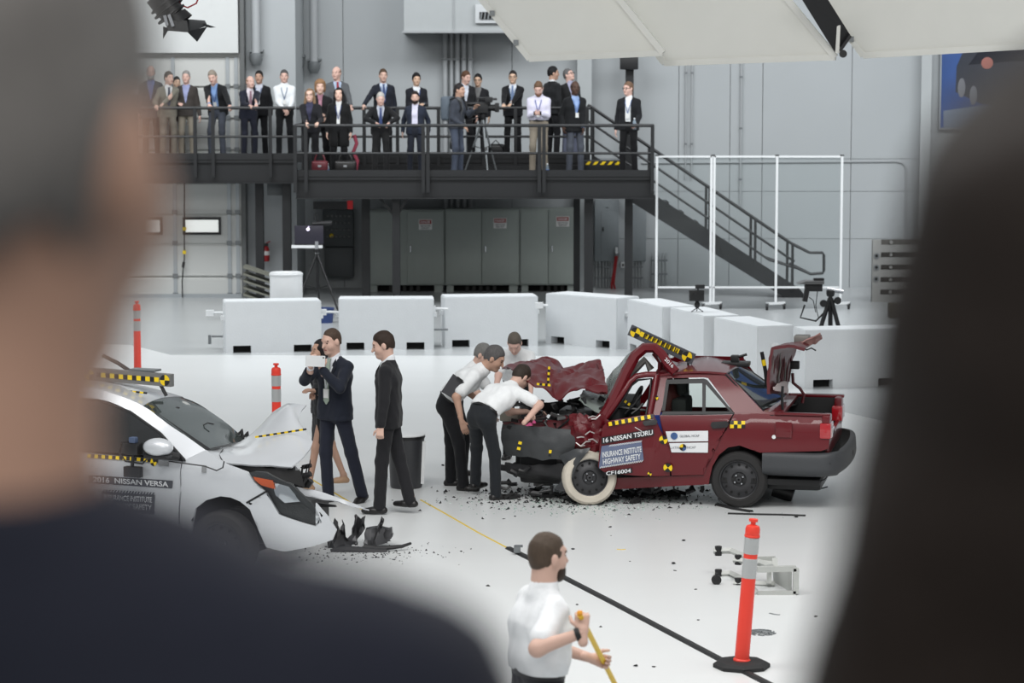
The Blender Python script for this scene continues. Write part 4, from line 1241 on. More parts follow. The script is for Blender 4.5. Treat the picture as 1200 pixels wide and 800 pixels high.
    if g('beard'):
        S = SDF(); S.ell(hp(.026, 0, -.068), B, (np.array([.07, .06, .062]) + .006) * kh, .02); S.ell(hp(.066, 0, -.1), B, np.array([.032, .036, .034]) * kh, .02)
        S.cut.append(lambda Pp: np.maximum((((Pp - Hc) @ hu) / kh + .045 + .25 * np.abs((Pp - Hc) @ hx) / kh * 0), (.02 - ((Pp - Hc) @ hf) / kh)) * kh)
        S.cut.append(lambda Pp: -(np.linalg.norm(np.stack([((Pp - Hc) @ hx) / kh / .026, (((Pp - Hc) @ hu) / kh + .06) / .009], -1), axis=-1) - 1) * .02 * kh)
        ch = [S.mesh(min(hv, .009))]
        np_part('beard', ch, hairm(g('beard')), root)
    if g('glasses'):
        m_ = MB()
        for s in (1, -1):
            m_.tube([hp(.1 + .004 * math.cos(a), .032 * s + .022 * math.cos(a), .006 + .016 * math.sin(a)) for a in np.linspace(0, 2 * math.pi, 13)], .003 * kh, 5)
            m_.tube([hp(.098, .054 * s, .01), hp(.02, .077 * s, .014)], .003 * kh, 5)
        m_.tube([hp(.102, -.01, .01), hp(.102, .01, .01)], .003 * kh, 5)
        part('glasses', m_, M_blackp, root, 60, world=False)
    # --- clothes
    top, bot = g('top', 'suit'), g('bottom', 'trousers')
    cj, cs, ct = g('cj', (34, 36, 42)), g('cs', (222, 224, 230)), g('ct', None)
    wr_amp = g('wrinkle', .003)
    hem = g('hem', .0)
    def torso(S, inf, hemz, bag=0.):
        i = inf * k
        S.flat(N - .055 * k * u2, C, lat, .075 * k, .088 * k, .052 * k + i, (.098 * fat) * k + i, .05)
        S.flat(C, W, lat, .088 * k, (.068 + .05 * (fat - 1)) * k, .098 * fat * k + i, .094 * fat * k + i, .05)
        S.flat(W, P, X, .068 * k, .08 * k, .094 * fat * k + i, .098 * k + i, .05)
        if g('belly'): S.ell(W + fT * .05 * k, np.stack([fT, lat, u2]), np.array([.1, .12, .12]) * k * g('belly'), .05)
        if g('bust'):
            for s in (1, -1): S.ell(C + (fT * .06 + lat * .06 * s + u2 * .02) * k, np.eye(3), np.array([.06, .06, .06]) * k, .04)
        if hemz > 0:
            S.flat(P, P - u1 * hemz * k * .8 + np.array([0, 0, -.02]) * k, X, .08 * k, (.088 + bag) * k, .1 * k + i, .1 * k + i + .01, .05)
        for s in (1, -1):
            S.cap(N - .06 * k * u2, sh[s], .05 * k + i, .05 * k + i, .05)
    def sleeves(S, inf, frac=1.0, loose=0.):
        i = inf * k
        for s in (1, -1):
            if frac <= .5:
                e = sh[s] + (elb[s] - sh[s]) * (frac / .5)
                S.cap(sh[s], e, .058 * k + i, .056 * k + i + loose, .03)
            else:
                S.cap(sh[s], elb[s], .054 * k + i, .047 * k + i, .022)
                e = elb[s] + (wr[s] - elb[s]) * ((frac - .5) / .5)
                S.cap(elb[s], e, .047 * k + i, .037 * k + i + loose, .014)
    def vcut(S, w_top, low):
        def f(Pp):
            q_ = Pp - N
            u = q_ @ u2 / k; l = np.abs(q_ @ lat) / k; ff = q_ @ fT / k
            wd = np.clip(w_top * (1 + (u + .02) / low), 0, w_top * 1.3)
            return -np.maximum(np.maximum(l - wd, -ff + .015), -(u + low)) * k * .8
        S.cut.append(f)
    if top in ('suit', 'coat', 'jacket'):
        S = SDF(); torso(S, -.004, 0)
        S.cap(N - .03 * k * u2, N + .035 * k * u3, .07 * k, .064 * k, .02)
        if top != 'coat': np_part('shirt', [S.mesh(vox)], cloth(cs), root)
        S = SDF(); torso(S, .011, .14 + hem, g('bag', .0)); S.cap(N - .04 * k * u2, N + .02 * k * u3, .08 * k, .068 * k, .03); sleeves(S, .008, .97)
        vcut(S, g('vw', .075), g('vlow', .36))
        hz0 = P - u1 * (.12 + hem) * k
        S.cut.append(lambda Pp: (hz0 - Pp) @ u1)
        S.cut.append(lambda Pp: (Pp - (N + .02 * k * u2)) @ u2)
        if g('open'):
            ow = g('open')
            def oc(Pp):
                q_ = Pp - N
                return -np.maximum(np.abs(q_ @ lat) - ow * k, -(q_ @ fT) + .015 * k)
            S.cut.append(oc)
        np_part('jacket' if top != 'coat' else 'coat', [S.mesh(vox, wr_amp, face * .1)], cloth(cj), root)
        if top != 'coat' and not g('nocuff'):
            m_ = MB()
            for s in (1, -1):
                a = elb[s] + (wr[s] - elb[s]) * .93; b = elb[s] + (wr[s] - elb[s]) * 1.02
                m_.tube([Vector(a), Vector(b)], .037 * k, 10)
            part('shirt_cuffs', m_, cloth(cs), root, 60, world=False)
        if g('lapel', True) and top == 'suit' and vox < .0135:
            for s in (1, -1):
                pts = []
                for (u, l, f) in ((-.0, .07, .055), (-.08, .11, .098), (-.13, .085, .114), (-.37, .012, .12), (-.2, .045, .12), (-.05, .055, .085)):
                    pts.append(N + (u * u2 + l * s * lat + f * fT) * k)
                part('lapel', MB().prism(pts, fT * .006), cloth(tuple(int(v * .9) for v in cj)), root, world=False)
    else:
        S = SDF(); torso(S, .008, .03 if top != 'polo' else .03)
        sl = {'shirt': .97, 'polo': .36}[top]
        sleeves(S, .007, sl, .006 if top == 'polo' else 0)
        S.cap(N - .04 * k * u2, N + .012 * k * u3, .082 * k, .07 * k, .04)
        hz0 = P + u1 * .055 * k
        S.cut.append(lambda Pp: (hz0 - Pp) @ u1)
        np_part('polo_shirt' if top == 'polo' else 'shirt', [S.mesh(vox, wr_amp, face * .1)], cloth(cs), root)
        m_ = MB()
        c0, c1 = N + u3 * .0 * k, N + u3 * .03 * k
        if not g('nocollar'): part('collar', MB().lathe([(.086 * k, -.012 * k), (.074 * k, .04 * k), (.067 * k, .044 * k), (.066 * k, -.01 * k)], Vector(N), 18, M=Matrix(np.stack([lat, -fT, nrm(u2 * .8 + u3 * .2)], 1).tolist())), cloth(cs), root, 60, world=False)
    # neckwear
    fr = .006 + .1 * fat
    if ct:
        a = N + (fT * .07 - u2 * .0) * k; b = N + (fT * (fr + .0) - u2 * .12) * k; c = N + (fT * (fr + .018) - u2 * g('tielen', .33)) * k
        m_ = MB()
        def strip(pp, ws):
            vs = []
            for p, w in zip(pp, ws):
                vs += [p - lat * w * k, p + lat * w * k, p + lat * w * k + fT * .008, p - lat * w * k + fT * .008]
            n_ = len(pp); fs = []
            for i in range(n_ - 1):
                for j in range(4): fs.append((i * 4 + j, i * 4 + (j + 1) % 4, i * 4 + 4 + (j + 1) % 4, i * 4 + 4 + j))
            fs += [(0, 1, 2, 3), tuple(range((n_ - 1) * 4 + 3, (n_ - 1) * 4 - 1, -1))]
            return m_.add(vs, fs)
        strip([a, a - u2 * .03 * k + fT * .012, b, c, c - u2 * .04 * k], [.022, .016, .026, .036, .004])
        part('tie', m_, cloth(ct), root, 60, world=False)
    if g('lanyard'):
        m_ = MB()
        e = N + (fT * (fr + .026) - u2 * g('lanlen', .30)) * k
        for s in (1, -1):
            m_.tube([N + (lat * .06 * s + u2 * .01) * k, N + (lat * .055 * s + fT * (fr + .004) - u2 * .1) * k, e], .007 * k, 5)
        ln = part('lanyard', m_, cloth(g('lanyard')), root, 60, world=False)
        if g('badge', True):
            c = e - u2 * .05 * k
            part('badge', MB().obox(c, lat * .032 * k, fT * .004, u2 * .045 * k), M_lab, ln, world=False)
    # --- lower garment
    cb = g('cb', (30, 31, 36))
    if bot == 'trousers':
        S = SDF()
        S.flat(P + u1 * .05 * k, P - np.array([0, 0, .05]) * k, X, .075 * k, .078 * k, .1 * k * (.5 + .5 * fat), .104 * k, .05)
        for s in (1, -1):
            S.cap(hip[s] - np.array([0, 0, .02]) * k, knee[s], .086 * k, .064 * k, .04)
            S.cap(knee[s], ank[s] + np.array([0, -.012, -.03]) * k, .064 * k, g('cuffr', .06) * k, .03)
        top_ = P + u1 * .06 * k
        S.cut.append(lambda Pp: (Pp - top_) @ u1)
        zc = min(ank[1][2], ank[-1][2]) - .06 * k
        S.cut.append(lambda Pp: zc - Pp[..., 2])
        np_part('trousers', [S.mesh(vox, wr_amp * .8, face * .07 + 1)], cloth(cb), root)
        if top in ('shirt', 'polo'):
            bt = part('belt', MB().add([(P + u1 * (.035 + .035 * j) * k + (X * math.cos(a) * (.185 + .06 * (fat - 1)) + nrm(np.cross(X, u1)) * math.sin(a) * .112 * (.4 + .6 * fat)) * k)[:] for j in (0, 1) for a in np.linspace(0, 2 * math.pi, 25)[:-1]],
                      [(i, (i + 1) % 24, 24 + (i + 1) % 24, 24 + i) for i in range(24)]), M_blackp, root, 60, world=False)
    elif bot == 'skirt':
        S = SDF()
        S.flat(P + u1 * .06 * k, P - Z * .42 * k, X, .085 * k, .1 * k, .1 * k, .11 * k, .05)
        zc = P[2] - .40 * k
        S.cut.append(lambda Pp: zc - Pp[..., 2])
        np_part('skirt', [S.mesh(vox, wr_amp)], cloth(cb), root)
    # shoes
    cshoe = mat('shoe_%d_%d_%d' % g('shoe', (24, 22, 22)), g('shoe', (24, 22, 22)), .4)
    for s in (1, -1):
        td = np.array(g('toeL' if s > 0 else 'toeR', (.18 * s, -1, 0)), float); td = nrm(td)
        pitch = g('heelL' if s > 0 else 'heelR', 0)
        b = ank[s]
        sd = nrm(np.cross(td, Z))
        dz = math.tan(R(pitch))
        S = SDF()
        heel = b - Z * .055 * k - td * .035 * k; toe = b - Z * (.06 + dz * .16) * k + td * .165 * k
        S.flat(heel, heel + (toe - heel) * .55, sd, .012 * k, .02 * k, .033 * k, .034 * k, .02)
        S.flat(heel + (toe - heel) * .5, toe, sd, .02 * k, .012 * k, .034 * k, .026 * k, .02)
        S.cap(b - Z * .01 * k, heel + td * .03 * k, .042 * k, .036 * k, .02)
        zz = b[2] - .085 * k
        if not pitch: S.cut.append(lambda Pp, zz=zz: zz - Pp[..., 2])
        np_part('shoe', [S.mesh(min(vox, .012))], cshoe, root)
    return root, {'hand': hands, 'k': k, 'N': N, 'C': C, 'P': P, 'W': W, 'Hc': Hc, 'wr': wr, 'elb': elb, 'fT': fT, 'lat': lat, 'u2': u2, 'hp': hp, 'sh': sh, 'mat': Matrix.Translation(Vector(loc)) @ Matrix.Rotation(R(face), 4, 'Z')}

# ================================================================== cars: panels placed in each car's own frame
class Car:
    def __init__(s, name, label, cat, O, yaw):
        s.O, s.a = Vector((O.x, O.y, 0)), yaw
        s.root = thing(name, label, cat, s.O, yaw)
        s.M = WM[s.root.name]; s.Mi = s.M.inverted()
        s.c = s.Mi @ CAMV
    def L(s, px, py, y):
        d = s.Mi.to_3x3() @ ray(px, py)
        f = y if callable(y) else (lambda x, z: y)
        t = (0.0 - s.c.y) / d.y
        for _ in range(25):
            p = s.c + d * t
            t += (f(p.x, p.z) - p.y) / d.y * .7
        return s.c + d * t
    def part(s, name, mb, m, parent=None, smooth=35, label=None):
        return part(name, mb, m, parent or s.root, smooth, label, world=False)
    def panel(s, name, pts, yf, m, parent=None, th=.018, grid=.09, amp=0., sc=3., seed=0., mask=None, local=False, crease=False, smooth=32):
        P = [Vector(p) for p in pts] if local else [s.L(x, y, yf) for x, y in pts]
        f = yf if callable(yf) else (lambda x, z: yf)
        bm = bmesh.new()
        fc = bm.faces.new([bm.verts.new((p.x, 0, p.z)) for p in P])
        bmesh.ops.triangulate(bm, faces=bm.faces[:], ngon_method='EAR_CLIP')
        x0, x1 = min(p.x for p in P), max(p.x for p in P); z0, z1 = min(p.z for p in P), max(p.z for p in P)
        for k in range(1, int((x1 - x0) / grid) + 1):
            bmesh.ops.bisect_plane(bm, geom=bm.verts[:] + bm.edges[:] + bm.faces[:], dist=1e-5, plane_co=(x0 + k * grid, 0, 0), plane_no=(1, 0, 0))
        for k in range(1, int((z1 - z0) / grid) + 1):
            bmesh.ops.bisect_plane(bm, geom=bm.verts[:] + bm.edges[:] + bm.faces[:], dist=1e-5, plane_co=(0, 0, z0 + k * grid), plane_no=(0, 0, 1))
        for v in bm.verts:
            x, z = v.co.x, v.co.z
            y = f(x, z)
            if amp:
                q = Vector((x * sc + seed, seed * 1.7, z * sc))
                nz = noise.noise(q) + .5 * noise.noise(q * 2.3)
                if crease: nz = abs(nz) * 2 - .6
                y += amp * nz * (mask(x, z) if mask else 1)
            v.co.y = y
        bmesh.ops.remove_doubles(bm, verts=bm.verts[:], dist=5e-4)
        if th:
            r_ = bmesh.ops.extrude_face_region(bm, geom=bm.faces[:])
            for v in r_['geom']:
                if isinstance(v, bmesh.types.BMVert): v.co.y += th
            bmesh.ops.recalc_face_normals(bm, faces=bm.faces)
        mb = MB().bm(bm)
        return s.part(name, mb, m, parent, smooth)
    def surf(s, name, rows, m, parent=None, n=6, th=.012, amp=0., sc=4., seed=0., crown=0., local=False, crease=False, smooth=40, cubic=True):
        G_ = np.array([[(Vector(p) if local else s.L(*p))[:] for p in r] for r in rows])
        def up(Ar, n):
            out = []
            m_ = len(Ar)
            for i in range(m_ - 1):
                p0, p1, p2, p3 = Ar[max(i - 1, 0)], Ar[i], Ar[i + 1], Ar[min(i + 2, m_ - 1)]
                for k in range(n):
                    t = k / n
                    if cubic: out.append(.5 * ((2 * p1) + (-p0 + p2) * t + (2 * p0 - 5 * p1 + 4 * p2 - p3) * t * t + (-p0 + 3 * p1 - 3 * p2 + p3) * t ** 3))
                    else: out.append(p1 + (p2 - p1) * t)
            out.append(Ar[-1])
            return np.array(out)
        G_ = up(G_, n); G_ = np.swapaxes(up(np.swapaxes(G_, 0, 1), n), 0, 1)
        a, b = G_.shape[:2]
        if crown:
            for i in range(a): G_[i, :, 2] += crown * math.sin(math.pi * i / (a - 1))
        if amp:
            for i in range(a):
                for j in range(b):
                    p = Vector(G_[i, j])
                    q = p * sc + Vector((seed, 2 * seed, 3 * seed))
                    d = noise.noise_vector(q) + .5 * noise.noise_vector(q * 2.2)
                    if crease: d = Vector((d.x, d.y, (abs(noise.noise(q)) * 2.4 - .6)))
                    G_[i, j] += np.array(d[:]) * amp
        bm = bmesh.new()
        vs = [[bm.verts.new(G_[i, j]) for j in range(b)] for i in range(a)]
        for i in range(a - 1):
            for j in range(b - 1):
                bm.faces.new((vs[i][j], vs[i][j + 1], vs[i + 1][j + 1], vs[i + 1][j]))
        bmesh.ops.recalc_face_normals(bm, faces=bm.faces)
        if th:
            bm.normal_update()
            r_ = bmesh.ops.extrude_face_region(bm, geom=bm.faces[:])
            nv = [v for v in r_['geom'] if isinstance(v, bmesh.types.BMVert)]
            for v in nv: v.co -= v.normal * th
            bmesh.ops.recalc_face_normals(bm, faces=bm.faces)
        return s.part(name, MB().bm(bm), m, parent, smooth)
    def tubep(s, name, pts, r, m, parent=None, n=8, r2=None):
        P = [s.L(*p) for p in pts]
        return s.part(name, MB().tube(P, r, n, r2), m, parent, 50)
    def decal(s, name, pts, yf, m, parent, off=.006):
        f = yf if callable(yf) else (lambda x, z: yf)
        P = []
        n = len(pts)
        for i in range(n):
            a, b = pts[i], pts[(i + 1) % n]
            for k in range(4): P.append((a[0] + (b[0] - a[0]) * k / 4, a[1] + (b[1] - a[1]) * k / 4))
        return s.panel(name, P, lambda x, z: f(x, z) - off, m, parent, th=.0015, grid=.06)
    def text(s, txt, c, ex, ey, w, h, yf, m, parent, bold=.01, off=.008):
        # c: centre pixel, ex / ey: pixel directions of the baseline and of "up"
        f = yf if callable(yf) else (lambda x, z: yf)
        g = lambda x, z: f(x, z) - off
        fn = lambda u, v: s.L(c[0] + ex[0] * u + ey[0] * v, c[1] + ex[1] * u + ey[1] * v, g)[:]
        return s.part('lettering', text_on(MB(), txt, fn, w, h, bold), m, parent, None)
def target_disc(car, c, r, yf, parent, off=.012, rot=0.3):
    f = yf if callable(yf) else (lambda x, z: yf)
    p = car.L(c[0], c[1], lambda x, z: f(x, z) - off)
    for k in range(4):
        vs = [Vector((0, 0, 0))] + [Vector((math.cos(a), 0, math.sin(a))) * r for a in np.linspace(rot + k * math.pi / 2, rot + (k + 1) * math.pi / 2, 6)]
        car.part('target_quadrant', MB().prism([v + p for v in vs], (0, .002, 0)), M_yellow if k % 2 else M_blackp, parent)
def dash_tape(car, a, b, w, n, yf, parent, off=.012, end=True):
    a, b = Vector((a[0], a[1])), Vector((b[0], b[1]))
    d = (b - a); nn = Vector((-d.y, d.x)).normalized() * w / 2
    for k in range(n):
        p, q = a + d * (k / n), a + d * ((k + 1) / n)
        car.decal('tape_mark', [tuple(p - nn), tuple(q - nn), tuple(q + nn), tuple(p + nn)], yf, M_yellow if k % 2 == 0 else M_blackp, parent, off)
def wheel(car, c, r, w, parent_name, tyre_m, rim_m, toe=0., camber=0., holes=12):
    M = Matrix.Translation(c) @ Matrix.Rotation(toe, 4, 'Z') @ Matrix.Rotation(camber, 4, 'X')
    def T(mb): mb.v = [tuple(M @ Vector(v)) for v in mb.v]; return mb
    hw = w / 2
    ty = car.part('wheel', T(MB().lathe([(r * .66, -hw * .8), (r * .72, -hw), (r * .9, -hw * .98), (r * .97, -hw * .75), (r, -hw * .4), (r, hw * .4), (r * .97, hw * .75), (r * .9, hw * .98), (r * .7, hw), (r * .66, hw * .8)], (0, 0, 0), 40, 'Y', caps=False)), tyre_m, smooth=40)
    rim = car.part('rim', T(MB().lathe([(r * .67, -hw * .85), (r * .64, -hw * .8), (r * .6, -hw * .45), (r * .46, -hw * .5), (r * .4, -hw * .62), (r * .27, -hw * .62), (r * .22, -hw * .45), (r * .12, -hw * .45), (r * .1, -hw * .8), (.01, -hw * .82)], (0, 0, 0), 36, 'Y', caps=False)), rim_m, ty, 40)
    mh = MB()
    for k in range(holes):
        a = 2 * math.pi * k / holes
        mh.lathe([(r * .045, 0), (r * .045, -.006)], (r * .52 * math.cos(a), -hw * .52, r * .52 * math.sin(a)), 10, 'Y')
    car.part('rim_holes', T(mh), M_dark, rim)
    for k in range(4):
        a = 2 * math.pi * k / 4 + .6
        car.part('lug_nut', T(MB().lathe([(r * .04, 0), (r * .03, -.02)], (r * .17 * math.cos(a), -hw * .47, r * .17 * math.sin(a)), 6, 'Y')), M_chrome, rim)
    return ty

M_redp = mat('dark_red_car_paint', (96, 8, 20), .35, metal=.0, var=.05, coat=.55, spec=.3)
M_redi = mat('red_inner_paint', (84, 14, 22), .5, var=.25, coat=.3)
M_trim = mat('charcoal_bumper', (60, 62, 65), .55, var=.08, bump=.06, bscale=80)
M_tyre = mat('tyre_rubber', (38, 37, 37), .8, var=.12, bump=.12, bscale=60)
M_scuff = mat('scuffed_white_tyre', (200, 192, 178), .75, var=.14, scale=9, bump=.2)
M_rimb = mat('black_steel_rim', (62, 62, 64), .4, metal=.4, var=.15)
M_cglass = glass_mat('tinted_car_glass', (222, 230, 226), .0, .02, 1.03)
M_crackg = glass_mat('shattered_glass', (180, 192, 186), .55, .25)
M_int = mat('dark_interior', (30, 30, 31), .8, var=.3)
M_mess = mat('engine_bay_black', (36, 36, 38), .5, var=.4, scale=20)
M_mess2 = mat('engine_bay_grey', (92, 92, 92), .4, metal=.5, var=.4, scale=20)

# ------------------------------------------------------------------ the dark red saloon
RC = Car('crashed_red_car', 'dark red saloon with crushed front and open boot', 'car', G(866, 596), R(-12))
W_R = 1.64
def Z8(x, y): return 560 + x / 2.609, 370 + y / 2.609
def z8(pts): return [Z8(x, y) for x, y in pts]
def z8y(pts): return [(*Z8(x, y), w) for x, y, w in pts]
def yn(x, z): return .03 * max(0, .42 - z) * 2 + .015 * math.cos((z - .5) * 4) * -1 + .015 + (.40 * (z - .84) if z > .84 else 0)
def yo(o): return lambda x, z: yn(x, z) - o
def xl(zx, zy, y=0): return RC.L(*Z8(zx, zy), y).x
qp = RC.panel('rear_quarter_panel', z8([(692, 515), (690, 487), (694, 450), (717, 410), (762, 345), (785, 297), (870, 292), (985, 297), (1056, 303), (1072, 318), (1076, 365), (1072, 405), (1050, 413), (862, 418), (838, 403), (800, 396), (765, 402), (737, 425), (717, 460), (708, 500), (706, 515)]), yn, M_redp, th=.02)
rd = RC.panel('rear_door', z8([(592, 488), (689, 486), (690, 449), (713, 409), (757, 345), (779, 301), (690, 303), (556, 304), (577, 380), (592, 420)]), yo(.014), M_redp, th=.03)
RC.panel('door_handle', z8([(711, 334), (715, 325), (760, 322), (768, 330), (762, 341), (718, 345)]), yo(.035), M_blackp, rd, th=.02)
RC.panel('sill', z8([(395, 496), (692, 487), (692, 516), (600, 520), (420, 530)]), yo(-.01), M_redp, th=.05)
def mk(x, z): return 1.0
xd0, xd1 = xl(385, 400), xl(590, 400)
def yfd(x, z):
    t = min(1, max(0, (xd1 - x) / (xd1 - xd0)))
    return yn(x, z) - .02 - .16 * t ** 1.3 - .03 * math.sin(t * 6)
fd = RC.panel('front_door', z8([(383, 336), (400, 322), (470, 309), (536, 299), (548, 330), (573, 380), (589, 420), (587, 489), (480, 488), (392, 482), (368, 462), (372, 400)]), yfd, M_redp, th=.025, grid=.06, amp=.012, sc=6)
RC.panel('door_handle', z8([(503, 327), (508, 321), (545, 317), (549, 323), (545, 333), (510, 336)]), lambda x, z: yfd(x, z) - .03, M_blackp, fd, th=.02)
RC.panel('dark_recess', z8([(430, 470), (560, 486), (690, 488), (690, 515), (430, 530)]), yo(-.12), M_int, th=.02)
# greenhouse
RC.panel('roof_rail', z8([(540, 181), (600, 172), (690, 171), (758, 174), (702, 190), (690, 188), (575, 191), (545, 197)]), yn, M_redp, th=.04)
RC.panel('rear_pillar', z8([(702, 188), (758, 173), (872, 292), (786, 298), (782, 294)]), yn, M_redp, th=.03)
RC.panel('centre_pillar', z8([(546, 189), (578, 189), (574, 240), (556, 303), (530, 303), (542, 240)]), yn, M_redp, th=.04)
wf = RC.panel('window_surround', z8([(576, 195), (690, 192), (701, 196), (694, 206), (584, 208)]), yo(.01), M_blackp, th=.012)
RC.panel('surround_rear', z8([(701, 196), (784, 299), (770, 292), (694, 206)]), yo(.01), M_blackp, wf, th=.012)
RC.panel('surround_bottom', z8([(784, 299), (560, 303), (566, 292), (770, 292)]), yo(.01), M_blackp, wf, th=.012)
RC.panel('surround_front', z8([(562, 290), (576, 195), (584, 208), (572, 290)]), yo(.01), M_blackp, wf, th=.012)
RC.panel('door_glass', z8([(584, 207), (686, 205), (686, 293), (572, 293)]), yo(-.006), M_cglass, wf, th=0)
RC.panel('quarter_glass', z8([(696, 208), (768, 292), (696, 293)]), yo(-.006), M_cglass, wf, th=0)
RC.panel('glass_divider', z8([(686, 202), (697, 202), (696, 294), (686, 294)]), yo(.006), M_blackp, wf, th=.01)
wl2 = RC.tubep('door_window_frame', z8y([(386, 320, .02), (410, 285, .04), (440, 240, .08), (466, 200, .12), (485, 184, .14), (515, 179, .15), (546, 179, .16)]), .03, M_redp)
RC.tubep('door_window_frame', z8y([(546, 180, .16), (536, 240, .1), (525, 302, .02)]), .028, M_redp)
RC.tubep('window_seal', z8y([(398, 318, .06), (440, 262, .1), (470, 212, .14), (490, 196, .16), (530, 192, .17), (524, 250, .12), (514, 302, .05)]), .012, M_blackp)
# torn front pillar arch
RC.tubep('front_pillar', z8y([(378, 318, .05), (400, 285, .08), (430, 225, .12), (455, 170, .16), (482, 122, .2), (510, 98, .22), (540, 97, .22), (562, 118, .22), (582, 148, .2), (605, 172, .18)]), .06, M_redp, n=7, r2=.05)
RC.tubep('front_pillar', z8y([(392, 330, .2), (425, 260, .25), (470, 175, .3), (510, 135, .35), (530, 165, .35)]), .04, mat('bare_grey_metal', (120, 118, 114), .5, metal=.4, var=.3), n=7)
RC.tubep('inner_rail', z8y([(540, 112, .3), (560, 140, .3), (556, 172, .3), (600, 176, .28)]), .035, M_redi, n=6)
rp = RC.surf('roof_flap', [z8y([(535, 100, .2), (560, 125, .2), (600, 168, .19)]), z8y([(548, 108, .5), (580, 138, .5), (612, 158, .5)]), z8y([(575, 122, .9), (600, 140, .9), (640, 150, .9)])], M_redp, n=4, amp=.015, sc=8)
RC.text('2016', Z8(585, 143), (1 * .62, .8 * .8), (.5, -.62), 15, 5, .14, M_white, rp, off=0)
# roof skin
RC.surf('roof', [z8y([(548, 180, .19), (620, 171, .19), (690, 169, .19), (760, 174, .2)]), z8y([(566, 160, .75), (640, 149, .75), (710, 146, .75), (790, 160, .75)]), z8y([(590, 148, 1.35), (655, 130, 1.42), (715, 125, 1.42), (817, 151, 1.42)])], M_redp, n=6, th=.02, crown=.02)
# rear window
rw = RC.surf('rear_window', [z8y([(760, 177, .22), (815, 233, .17), (866, 287, .12)]), z8y([(790, 165, .8), (853, 222, .8), (920, 280, .8)]), z8y([(815, 154, 1.4), (895, 212, 1.45), (976, 268, 1.5)])], glass_mat('rear_glass_dark', (70, 80, 80), .5, .04), n=6, th=.005, crown=.02)
RC.surf('window_seal', [z8y([(756, 176, .2), (812, 234, .15), (866, 292, .1)]), z8y([(764, 174, .26), (822, 232, .22), (876, 288, .18)])], M_blackp, rw, n=6, th=.012)
RC.surf('window_seal', [z8y([(862, 294, .1), (922, 284, .8), (980, 270, 1.5)]), z8y([(858, 286, .12), (918, 277, .8), (972, 264, 1.5)])], M_blackp, rw, n=6, th=.012)
RC.surf('window_seal', [z8y([(812, 150, 1.42), (895, 208, 1.47), (980, 268, 1.52)]), z8y([(806, 152, 1.38), (888, 213, 1.43), (970, 270, 1.48)])], M_blackp, rw, n=5, th=.012)
RC.surf('reflection_strip', [z8y([(862, 250, .6), (876, 262, .6)]), z8y([(905, 235, 1.2), (918, 248, 1.2)])], M_blackp, rw, n=2, th=.004)  # reflection in the rear glass, put in as a black strip
# rear deck and boot
xr = xl(1076, 360)
zt_ = RC.L(*Z8(985, 297), 0).z
zb_r = RC.L(*Z8(1072, 405), 0).z
x_open = xl(905, 295)
def lb(x0, x1, y0, y1, z0, z1, b=.01): return MB().bbox(x0, x1, y0, y1, z0, z1, b)
RC.part('rear_deck', lb(xl(868, 292) - .05, x_open + .08, .08, W_R - .08, zt_ - .05, zt_ - .012, .01), M_redp)
RC.part('boot_floor', lb(x_open, xr, .05, W_R - .05, .36, .4), M_int)
RC.part('boot_side', lb(x_open, xr - .02, .06, .1, .4, zt_ - .06), M_int)
RC.part('boot_side', lb(x_open, xr - .02, W_R - .12, W_R - .08, .4, zt_ - .03), M_int)
RC.part('boot_bulkhead', lb(x_open - .05, x_open, .05, W_R - .05, .4, zt_ - .03), M_int)
RC.part('gutter', lb(x_open, xr, .03, .09, zt_ - .03, zt_ - .005), M_redp)
RC.part('gutter', lb(x_open, xr + .01, W_R - .1, W_R - .02, zt_ - .03, zt_ - .0), M_redp)
RC.part('rear_panel', lb(xr - .06, xr - .01, .06, W_R - .06, zb_r - .08, zb_r + .1), M_redp)
tl = RC.part('tail_lamp', lb(xr - .1, xr + .012, -.012, .28, RC.L(*Z8(1050, 376), 0).z, RC.L(*Z8(1050, 328), 0).z, .02), mat('tail_lamp_red', (170, 24, 34), .15, coat=1, var=.1))
RC.part('clear_lens', lb(xr + .005, xr + .02, .02, .3, RC.L(*Z8(1050, 376), 0).z + .01, RC.L(*Z8(1050, 345), 0).z, .005), mat('lamp_clear', (196, 170, 170), .12, coat=1), tl)
RC.part('tail_lamp', lb(xr - .1, xr + .012, W_R - .3, W_R - .0, RC.L(*Z8(1050, 376), 0).z, RC.L(*Z8(1050, 328), 0).z, .02), mat('tail_lamp_red', (170, 24, 34)))
RC.part('tail_post', lb(xr - .08, xr, .0, .24, RC.L(*Z8(1050, 330), 0).z, zt_ - .02, .02), M_redp)
RC.part('tail_post', lb(xr - .08, xr, W_R - .24, W_R - .02, zb_r + .05, zt_ - .01, .03), M_redp)
RC.part('fuel_flap', lb(xl(935, 370) - .08, xl(935, 370) + .08, -.012, .0, .72, .87, .004), M_redp, qp)
# bumper
za, zb2 = RC.L(*Z8(900, 416), 0).z, RC.L(*Z8(900, 490), 0).z
xa = xl(888, 450)
prof = [(xa - .06, -.005), (xa + .2, -.03), (xr - .15, -.035), (xr - .02, -.02), (xr + .07, .05), (xr + .13, .2), (xr + .16, .5), (xr + .17, .82), (xr + .16, 1.14), (xr + .13, 1.44), (xr + .07, 1.6), (xr - .05, 1.66), (xr - .5, 1.66)]
rows = []
for (dz, inset) in ((za, .05), (za - .02, .0), (za - .12, -.012), (za - .17, -.012), (zb2 + .03, .01), (zb2, .07)):
    row = []
    for i, (x, y) in enumerate(prof):
        ix = inset * (1 if i > 4 and i < 11 else 0); iy = inset * (1 if i < 5 else (-1 if i > 9 else 0))
        lift = .04 * max(0, min(1, (i - 2) / 6)) if i > 2 else 0
        row.append((x - ix, y + iy, dz + (lift if dz > .3 else lift * 1.5)))
    rows.append(row)
